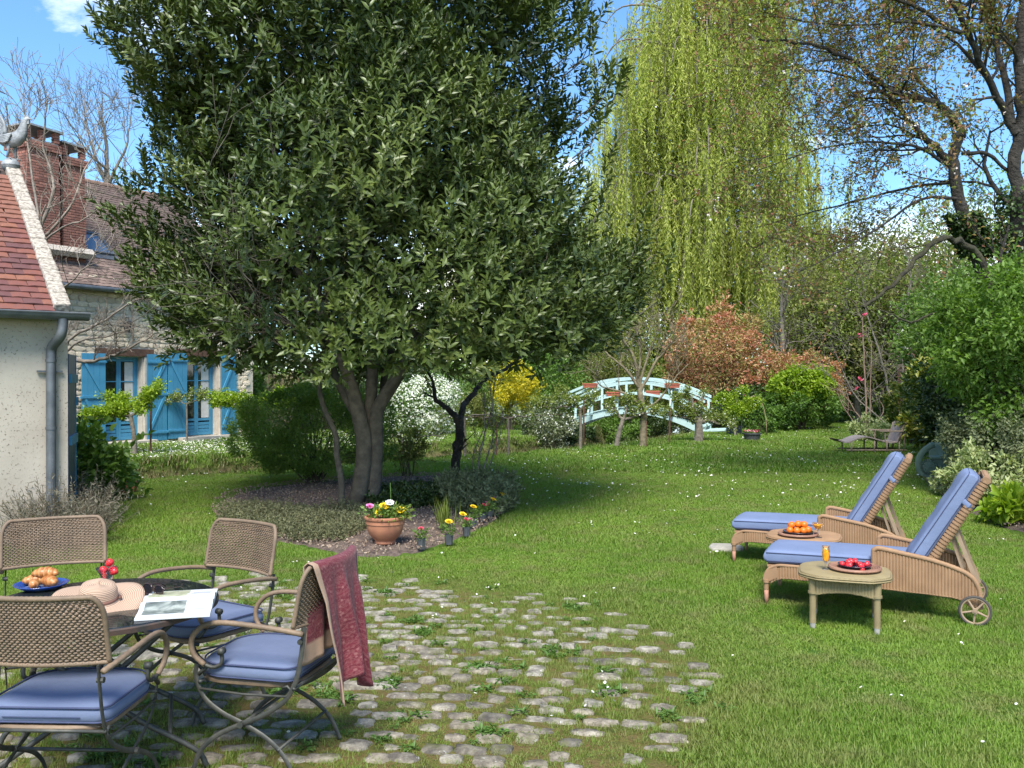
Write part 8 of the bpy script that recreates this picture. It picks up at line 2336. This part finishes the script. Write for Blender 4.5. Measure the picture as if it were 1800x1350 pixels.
        for k in range(5):
            a = 2 * math.pi * k / 5; mb.tube([(0.01 * math.cos(a), 0, 0.01 * math.sin(a)), (0.086 * math.cos(a), 0, 0.086 * math.sin(a))], [0.0085, 0.0065], 7)
        mb.tube([(0, -0.018, 0), (0, 0.018, 0)], 0.019, 14); mb.tube([(0, -0.024, 0), (0, -0.018, 0)], 0.008, 8); mb.build('rim', m_wheel, w, smooth='auto')
    # mattress: seat part follows a gentle dip, backrest part leans
    def slab(name, p0, p1, th, wdt, nrm, n=26, dip=0.0, bulge=0.012, yc=Wd / 2):
        mb = MB(); p0 = Vector(p0); p1 = Vector(p1); d = (p1 - p0); L_ = d.length; d.normalize(); nrm = Vector(nrm).normalized(); secs = []
        m_ = 20; vs = []; fs = []
        ends = [0.0, 0.008, 0.03, 0.07] ; us = ends + [0.07 + 0.86 * i / n for i in range(1, n)] + [1 - x for x in reversed(ends)]
        for ui, u in enumerate(us):
            endk = min(1, min(u, 1 - u) * L_ / 0.045); sc = math.sqrt(max(0.0, 1 - (1 - endk) ** 2)); sc = 0.30 + 0.70 * sc if 0 < u < 1 else 0.30
            c_ = p0 + d * (u * L_) + nrm * (th / 2) - nrm * dip * math.sin(math.pi * u)
            for k in range(m_ + 1):
                pass
            ring = []
            hw, ht = wdt / 2, th / 2 * sc
            rc = min(0.03, ht * 0.95)
            for (cx_, cz_, a0) in ((hw - rc, ht - rc, 0), (-hw + rc, ht - rc, 90), (-hw + rc, -ht + rc, 180), (hw - rc, -ht + rc, 270)):
                for q in range(5):
                    a = math.radians(a0 + 22.5 * q); yy = cx_ + rc * math.cos(a); zz = cz_ + rc * math.sin(a)
                    ring.append((yy, zz))
                if a0 in (0, 180):
                    for q in range(1, 6):
                        f_ = 1 - 2 * q / 6; s2 = 1 if a0 == 0 else -1
                        ring.append((s2 * (hw - rc) * f_, s2 * (ht + bulge * (1 - f_ * f_) * (0.85 + 0.15 * math.sin(u * 23)))))
            for (yy, zz) in ring: vs.append(c_ + Vector((0, yy + yc, 0)) + nrm * zz)
            R = len(ring)
        U = len(us)
        for i in range(U - 1):
            for k in range(R):
                k2 = (k + 1) % R; fs.append((i * R + k, i * R + k2, (i + 1) * R + k2, (i + 1) * R + k))
        fs.append(tuple(reversed(range(R)))); fs.append(tuple((U - 1) * R + k for k in range(R)))
        mb.add(vs, fs); o = mb.build(name, m_lounge_cush, e, smooth=True)
        mb = MB()
        for lift in (0.80, 0.20):
            loop = []
            q = th * lift
            for (uu, yy) in [(0.004, -wdt / 2 + 0.05), (0.02, -wdt / 2 + 0.006)] + [(0.02 + 0.96 * i / 14, -wdt / 2 - 0.001) for i in range(15)] + [(0.985, -wdt / 2 + 0.006), (0.996, -wdt / 2 + 0.05), (0.996, wdt / 2 - 0.05), (0.98, wdt / 2)] + [(0.98 - 0.96 * i / 14, wdt / 2 + 0.001) for i in range(15)] + [(0.004, wdt / 2 - 0.05)]:
                loop.append(p0 + d * (uu * L_) + nrm * (q - dip * math.sin(math.pi * uu)) + Vector((0, yy + yc, 0)))
            mb.tube(loop, 0.0036, 5, closed=True)
        mb.build('piping', m_piping, o, smooth=True); return o
    slab('seat_mattress', (-0.01, 0, 0.305), (1.13, 0, 0.315), 0.105, 0.565, (0, 0, 1), dip=-0.004, bulge=0.012)
    sb0 = b0 - bn * 0.026 + bdv * 0.0; 
    slab('back_mattress', b0 - bn * 0.022 + Vector((-0.02, 0, -0.02)), b1 - bn * 0.022 + bdv * (-0.015), 0.115, 0.50, -bn, bulge=0.022)
    # strap hooking the mattress to the frame
    mb = MB(); q = b0 + bdv * 0.56; mb.tube([q - bn * 0.05 + Vector((0, 0.045, 0)), q + Vector((0, 0.012, 0)) - bdv * 0.01, q + bn * 0.032 + Vector((0, 0.045, 0)) - bdv * 0.01], 0, 8, flat=(0.018, 0.003, (bdv.x, 0, bdv.z))); mb.build('strap', m_lounge_cush, e, smooth='auto')
    return e
lg1 = lounger((1.95, 7.04, 0.0), math.radians(-25.4), 'woven sun lounger with blue mattress nearest the camera')
lg2 = dup(lg1, loc=(2.09, 8.64, 0.0), rz=math.radians(-25.0), label='woven sun lounger with blue mattress behind the nearer one')

def side_table(loc, rz, label, m, twisty=True):
    e = empty('woven_side_table', loc, label, 'side table', 'low woven side tables by the loungers', rz=rz)
    H_ = 0.385; L_ = 0.292
    def octo(k, z, cut=0.42):
        pts_ = []; hw, hd = L_ * k, L_ * 0.94 * k; c_ = cut * L_ * k
        raw = [(hw, hd - c_), (hw - c_, hd), (-hw + c_, hd), (-hw, hd - c_), (-hw, -hd + c_), (-hw + c_, -hd), (hw - c_, -hd), (hw, -hd + c_)]
        for i in range(8):
            a, b_ = raw[i], raw[(i + 1) % 8]
            for q in range(4):
                f_ = q / 4; x = a[0] + (b_[0] - a[0]) * f_; y = a[1] + (b_[1] - a[1]) * f_
                bul = 1 + 0.035 * math.sin(math.pi * f_) * (1 if i % 2 else 1.2); pts_.append((x * bul, y * bul, z))
        return pts_
    mb = MB(); rings = [octo(0.90, H_ - 0.045), octo(1.0, H_ - 0.036), octo(1.012, H_ - 0.018), octo(1.0, H_ - 0.003), octo(0.97, H_), octo(0.5, H_ + 0.001), octo(0.02, H_ + 0.001)]
    vs = []; fs = []; n = 32
    for r in rings: vs += r
    for r in range(len(rings) - 1):
        for i in range(n): fs.append((r * n + i, r * n + (i + 1) % n, (r + 1) * n + (i + 1) % n, (r + 1) * n + i))
    mb.add(vs, fs); mb.build('tabletop', m, e, smooth='auto')
    mb = MB()
    l = octo(1.016, H_ - 0.022); ll = [l[i] for i in range(n)]; ll = smooth_line(ll + [ll[0]], 5)[:-1]
    for dz_ in (-0.008, 0.006): mb.tube([(p[0], p[1], p[2] + dz_) for p in ll], [0.0065 + 0.0016 * (i % 2) for i in range(len(ll))], 6, closed=True)
    mb.build('edge_braid', m, e, smooth=True)
    s_ = 0.196
    arch = lambda x: 0.240 + 0.028 * (1 - (x / s_) ** 2)
    for k in range(4):
        p = bpy.data.objects.new('apron', None)
        mb = MB(); ribbed(mb, -s_ + 0.01, s_ - 0.01, lambda x: H_ - 0.04, arch, -s_ - 0.03, 0.019, 0.004, 0.010, nv=3)
        mb.tube([(-s_ + 0.4 * i / 10 + 0.005, -s_ - 0.03, arch(-s_ + 0.005 + 0.4 * i / 10)) for i in range(11)], 0.007, 6)
        o = mb.build('apron', m, e, smooth='auto'); o.rotation_euler = (0, 0, k * math.pi / 2)
        mb = MB(); x, y = s_ + 0.012, s_ + 0.012
        c_, s2 = math.cos(k * math.pi / 2), math.sin(k * math.pi / 2)
        P0 = Vector((x * c_ - y * s2, x * s2 + y * c_, 0))
        mb.tube([P0 + Vector((0, 0, H_ - 0.042)), P0 + Vector((0, 0, 0.25))], 0.028, 12); mb.tube([P0 + Vector((0, 0, 0.262)), P0 + Vector((0, 0, 0.245))], 0.034, 12)
        mb.tube([P0 + Vector((0, 0, 0.245 - 0.012 * i)) for i in range(18)], [0.0225 + 0.0015 * (i % 2) for i in range(18)], 12)
        lg = mb.build('leg', m, e, smooth='auto')
        mb = MB(); mb.tube([P0 + Vector((0, 0, 0.042)), P0 + Vector((0, 0, 0.0))], [0.0215, 0.019], 12); mb.build('foot_cap', mat('metal_foot', (0.42, 0.40, 0.36), (0.3, 0.28, 0.25), 12, 0.6), lg, smooth='auto')
    return e, H_ + 0.001
st1, sth = side_table((2.36, 6.455, 0), math.radians(-20), 'olive-brown woven side table in front of the nearest lounger', m_loom_olive)
st2, _ = side_table((2.545, 7.93, 0), math.radians(-22), 'pale woven side table between the two loungers', m_loom)
def charger(loc, r, label):
    e = empty('woven_charger', loc, label, 'charger plate'); mb = MB()
    for k in range(9):
        rr_ = r * (0.30 + 0.70 * k / 8); z_ = 0.008 + 0.012 * max(0, (k - 3) / 5) ** 1.4
        seg = 72; mb.tube([(rr_ * math.cos(6.2832 * i / seg), rr_ * math.sin(6.2832 * i / seg), z_ + 0.0012 * (i % 2)) for i in range(seg)], 0.0085 if k < 8 else 0.0105, 6, closed=True)
    mb.lathe([(0, 0.002), (r * 0.5, 0.002), (r * 0.97, 0.012), (r * 0.97, 0.018), (r * 0.5, 0.009), (0, 0.009)], n=32)
    mb.build('weave', wicker_mat('charger_cane', (0.36, 0.19, 0.12), (0.24, 0.12, 0.075), 90), e, smooth='auto'); return e
def on_plane(px, py, z):
    Y = (EYE - z) * FPX / (py - HORIZON); return Vector(((px - 900) / FPX * Y, Y, z))
c1p = on_plane(1503, 1002, sth); charger(c1p, 0.170, 'round woven charger under the strawberries on the olive side table')
plate(c1p + Vector((0, 0, 0.017)), 0.115, 'dark blue plate of strawberries on the olive side table', m_black_glaze)
rng = sub_rng(901)
wh = ['leftmost', 'front left', 'front centre', 'front right', 'rightmost', 'back left', 'back centre', 'back right', 'centre', 'topmost left', 'topmost right', 'upper front']
for i in range(12):
    a = 6.283 * i / 8; r_ = 0.070 if i < 8 else 0.022
    p = c1p + Vector((r_ * math.cos(a), r_ * math.sin(a), 0.030 + (0.020 if i >= 8 else 0)))
    berry(p, (1.4 + rng.normal() * 0.3, rng.normal() * 0.4, rng.random() * 6.28), ['strawberry at the right side of the dark plate', 'strawberry at the back right of the dark plate', 'strawberry at the very back of the dark plate', 'strawberry at the back left of the dark plate', 'strawberry at the left side of the dark plate', 'strawberry at the front left of the dark plate', 'strawberry at the very front of the dark plate', 'strawberry at the front right of the dark plate', 'heaped strawberry on the right of the pile on the dark plate', 'heaped strawberry at the back right of the pile on the dark plate', 'heaped strawberry at the back of the pile on the dark plate', 'heaped strawberry at the left of the pile on the dark plate'][i], 'strawberries on the dark plate', 1.25)
c2p = on_plane(1403, 942, sth); charger(c2p, 0.158, 'round woven charger under the oranges on the pale side table')
plate(c2p + Vector((0, 0, 0.017)), 0.128, 'dark blue plate of oranges on the pale side table', m_black_glaze)
m_orange = mat('orange_peel', (0.72, 0.17, 0.008), (0.66, 0.13, 0.006), 20, 0.4, (180, 0.25, 0.001), spec=0.5)
orp = [(-0.078, -0.028, 0, 'lower left'), (-0.028, -0.055, 0, 'front, second from the left'), (0.030, -0.050, 0, 'front middle'), (0.082, -0.012, 0, 'rightmost'), (-0.045, 0.045, 0, 'back left'), (0.03, 0.05, 0, 'back right'), (0.0, 0.0, 0.048, 'topmost'), (-0.055, 0.002, 0.040, 'upper left'), (0.055, 0.01, 0.042, 'upper right')]
for (dx, dy, dz, wd_) in orp:
    mb = MB(); prof = [(0.0, -0.030), (0.012, -0.0285), (0.024, -0.020), (0.031, -0.006), (0.031, 0.006), (0.024, 0.020), (0.012, 0.0275), (0.004, 0.0290), (0.0, 0.0275)]
    mb.lathe(prof, n=20); o = mb.build('orange', m_orange, None, smooth=True); o.location = c2p + Vector((dx, dy, 0.053 + dz)); o.rotation_euler = (rng.normal() * 0.5, rng.normal() * 0.5, 0)
    tag(o, 'orange on the dark plate, %s of the pile' % wd_, 'orange', 'oranges piled on the dark plate')
m_juice = mat('orange_juice', (0.90, 0.36, 0.015), (0.85, 0.32, 0.012), 6, 0.2)
g1 = empty('flute_glass', on_plane(1452, 1001, sth), 'tall flute of orange juice on the olive side table', 'glass')
mb = MB(); mb.lathe([(0, 0.0), (0.026, 0.001), (0.025, 0.003), (0.006, 0.007), (0.0045, 0.02), (0.007, 0.027), (0.0045, 0.033), (0.008, 0.048), (0.022, 0.062), (0.026, 0.10), (0.0255, 0.168), (0.0245, 0.168), (0.0248, 0.10), (0.021, 0.064), (0, 0.052)], n=28); mb.build('bowl', m_clear, g1, smooth=True)
mb = MB(); mb.lathe([(0, 0.0535), (0.0195, 0.065), (0.0240, 0.100), (0.0240, 0.135), (0, 0.135)], n=24); mb.build('juice', m_juice, g1, smooth='auto')
g2 = empty('cocktail_glass', on_plane(1438, 945, sth), 'wide stemmed glass of orange juice beside the oranges', 'glass')
mb = MB(); mb.lathe([(0, 0.0), (0.034, 0.001), (0.033, 0.003), (0.006, 0.006), (0.0042, 0.03), (0.0042, 0.058), (0.013, 0.070), (0.030, 0.084), (0.043, 0.105), (0.047, 0.125), (0.0455, 0.125), (0.0415, 0.106), (0.029, 0.086), (0.012, 0.072), (0, 0.067)], n=28); mb.build('bowl', m_clear, g2, smooth=True)
mb = MB(); mb.lathe([(0, 0.0685), (0.012, 0.074), (0.0280, 0.088), (0.0395, 0.108), (0, 0.108)], n=24); mb.build('juice', m_juice, g2, smooth='auto')

# ------------------------------------------------------------------ old rattan lounge chair, far right
m_old = mat('old_rattan', (0.30, 0.225, 0.165), (0.20, 0.15, 0.11), 10, 0.85)
m_oldseat = mat('faded_weave', (0.33, 0.27, 0.235), (0.25, 0.20, 0.175), 12, 0.9, (60, 0.5, 0.004))
Yo = G(1540, 798).y
xo = lambda px: (px - 900) / FPX * Yo
oe = empty('old_lounge_chair', (xo(1475), Yo, 0), 'faded rattan lounge chair at the far end of the lawn', 'lounge chair', rz=0.0)
def ox_(px): return xo(px) - xo(1475)
def oz_(py): return EYE - (py - HORIZON) / FPX * Yo
prof = smooth_line([(ox_(1474), oz_(772)), (ox_(1490), oz_(777)), (ox_(1508), oz_(770)), (ox_(1525), oz_(767)), (ox_(1545), oz_(772)), (ox_(1565), oz_(777)), (ox_(1580), oz_(775))], 4)
mb = MB(); vs = []; fs = []
for i, (x, z_) in enumerate(prof):
    for y in (0, 0.62): vs += [(x, y, z_), (x, y, z_ - 0.03)]
for i in range(len(prof) - 1):
    a = i * 4; fs += [(a, a + 4, a + 6, a + 2), (a + 1, a + 3, a + 7, a + 5), (a, a + 1, a + 5, a + 4), (a + 2, a + 6, a + 7, a + 3)]
mb.add(vs, fs); mb.build('seat', m_oldseat, oe, smooth='auto')
mb = MB(); mb.add([(ox_(1578), 0.02, oz_(775)), (ox_(1578), 0.60, oz_(775)), (ox_(1590), 0.60, oz_(742)), (ox_(1590), 0.02, oz_(742)), (ox_(1584), 0.02, oz_(775)), (ox_(1584), 0.60, oz_(775)), (ox_(1595), 0.60, oz_(742)), (ox_(1595), 0.02, oz_(742))], [(0, 1, 2, 3), (7, 6, 5, 4), (0, 3, 7, 4), (1, 5, 6, 2), (3, 2, 6, 7)])
mb.build('backrest', m_oldseat, oe)
mb = MB()
for y in (0.0, 0.62):
    mb.tube([(ox_(1580), y, oz_(776)), (ox_(1590), y, oz_(744))], 0.022, 7)
    mb.tube([(ox_(1592), y, oz_(742)), (ox_(1588), y, oz_(797))], 0.02, 7)
mb.build('back_post', m_old, oe, smooth=True)
for y in (0.0, 0.62):
    for px in (1497, 1537, 1559, 1581):
        mb = MB(); mb.tube([(ox_(px), y, oz_(775)), (ox_(px), y, 0.0)], 0.018, 7); mb.build('leg', m_old, oe, smooth=True)
    mb = MB(); mb.tube([(ox_(1488), y, 0.09), (ox_(1594), y, 0.09)], 0.016, 6); mb.build('runner', m_old, oe, smooth=True)
    mb = MB(); mb.box((ox_(1567), y, oz_(758)), (ox_(1588) - ox_(1545), 0.07, 0.03)); mb.tube([(ox_(1556), y, oz_(775)), (ox_(1556), y, oz_(758))], 0.016, 6); mb.build('armrest', m_old, oe, bevel=0.005)

# ---- green moulded armchair half hidden by the shrubs
m_gp = mat('sage_green_resin', (0.13, 0.19, 0.135), (0.17, 0.235, 0.17), 8, 0.6, (12, 0.3, 0.01))
ga = W(1622, 800, 15.9); ge = empty('green_armchair', (W(1628, 800, 16.2).x, 16.2, 0), 'green scroll-armed garden seat half hidden under the shrubs', 'garden seat', rz=-0.35)
for i, x in enumerate((0.0, 0.50)):
    mb = MB(); vs_ = smooth_line([(0.14, 0.60), (0.05, 0.56), (-0.05, 0.48), (-0.13, 0.36), (-0.15, 0.22), (-0.11, 0.09), (0.0, 0.02), (0.10, 0.01)], 4)
    mb.tube([(x + 0.10 * 0 + v[0] * 0.9 + 0.0, -0.10 + 0.0 * v[0], v[1]) for v in vs_], 0, 10, flat=(0.035, 0.055, (0, 1, 0)))
    mb.build('arm_scroll', m_gp, ge, smooth=True)
    mb = MB(); cx_, cz_ = x + 0.035, 0.20
    for k in range(3): mb.lathe([(0, 0.03 - k * 0.004), (0.10 - 0.0 * k, 0.024), (0.145, 0.0)], n=20)
    for r_ in (0.03, 0.06, 0.09, 0.12):
        for q in range(int(r_ * 120)):
            a = 6.283 * q / int(r_ * 120); mb.lathe([(0.0, 0.040), (0.009, 0.034), (0.012, 0.022)], c=(r_ * math.cos(a), r_ * math.sin(a), 0), n=5)
    o = mb.build('carved_roundel', m_gp, ge, smooth='auto'); o.rotation_euler = (math.pi / 2, 0, 0); o.location = (cx_, -0.11, cz_)
mb = MB(); mb.box((0.33, 0.12, 0.36), (0.52, 0.42, 0.05)); mb.build('seat', m_gp, ge, bevel=0.015)
mb = MB(); mb.box((0.33, 0.32, 0.48), (0.52, 0.05, 0.26), Matrix.Rotation(-0.15, 3, 'X')); mb.build('backrest', m_gp, ge, bevel=0.015)
mb = MB(); mb.box((0.33, 0.12, 0.18), (0.46, 0.36, 0.34)); mb.build('base', m_gp, ge, bevel=0.015)
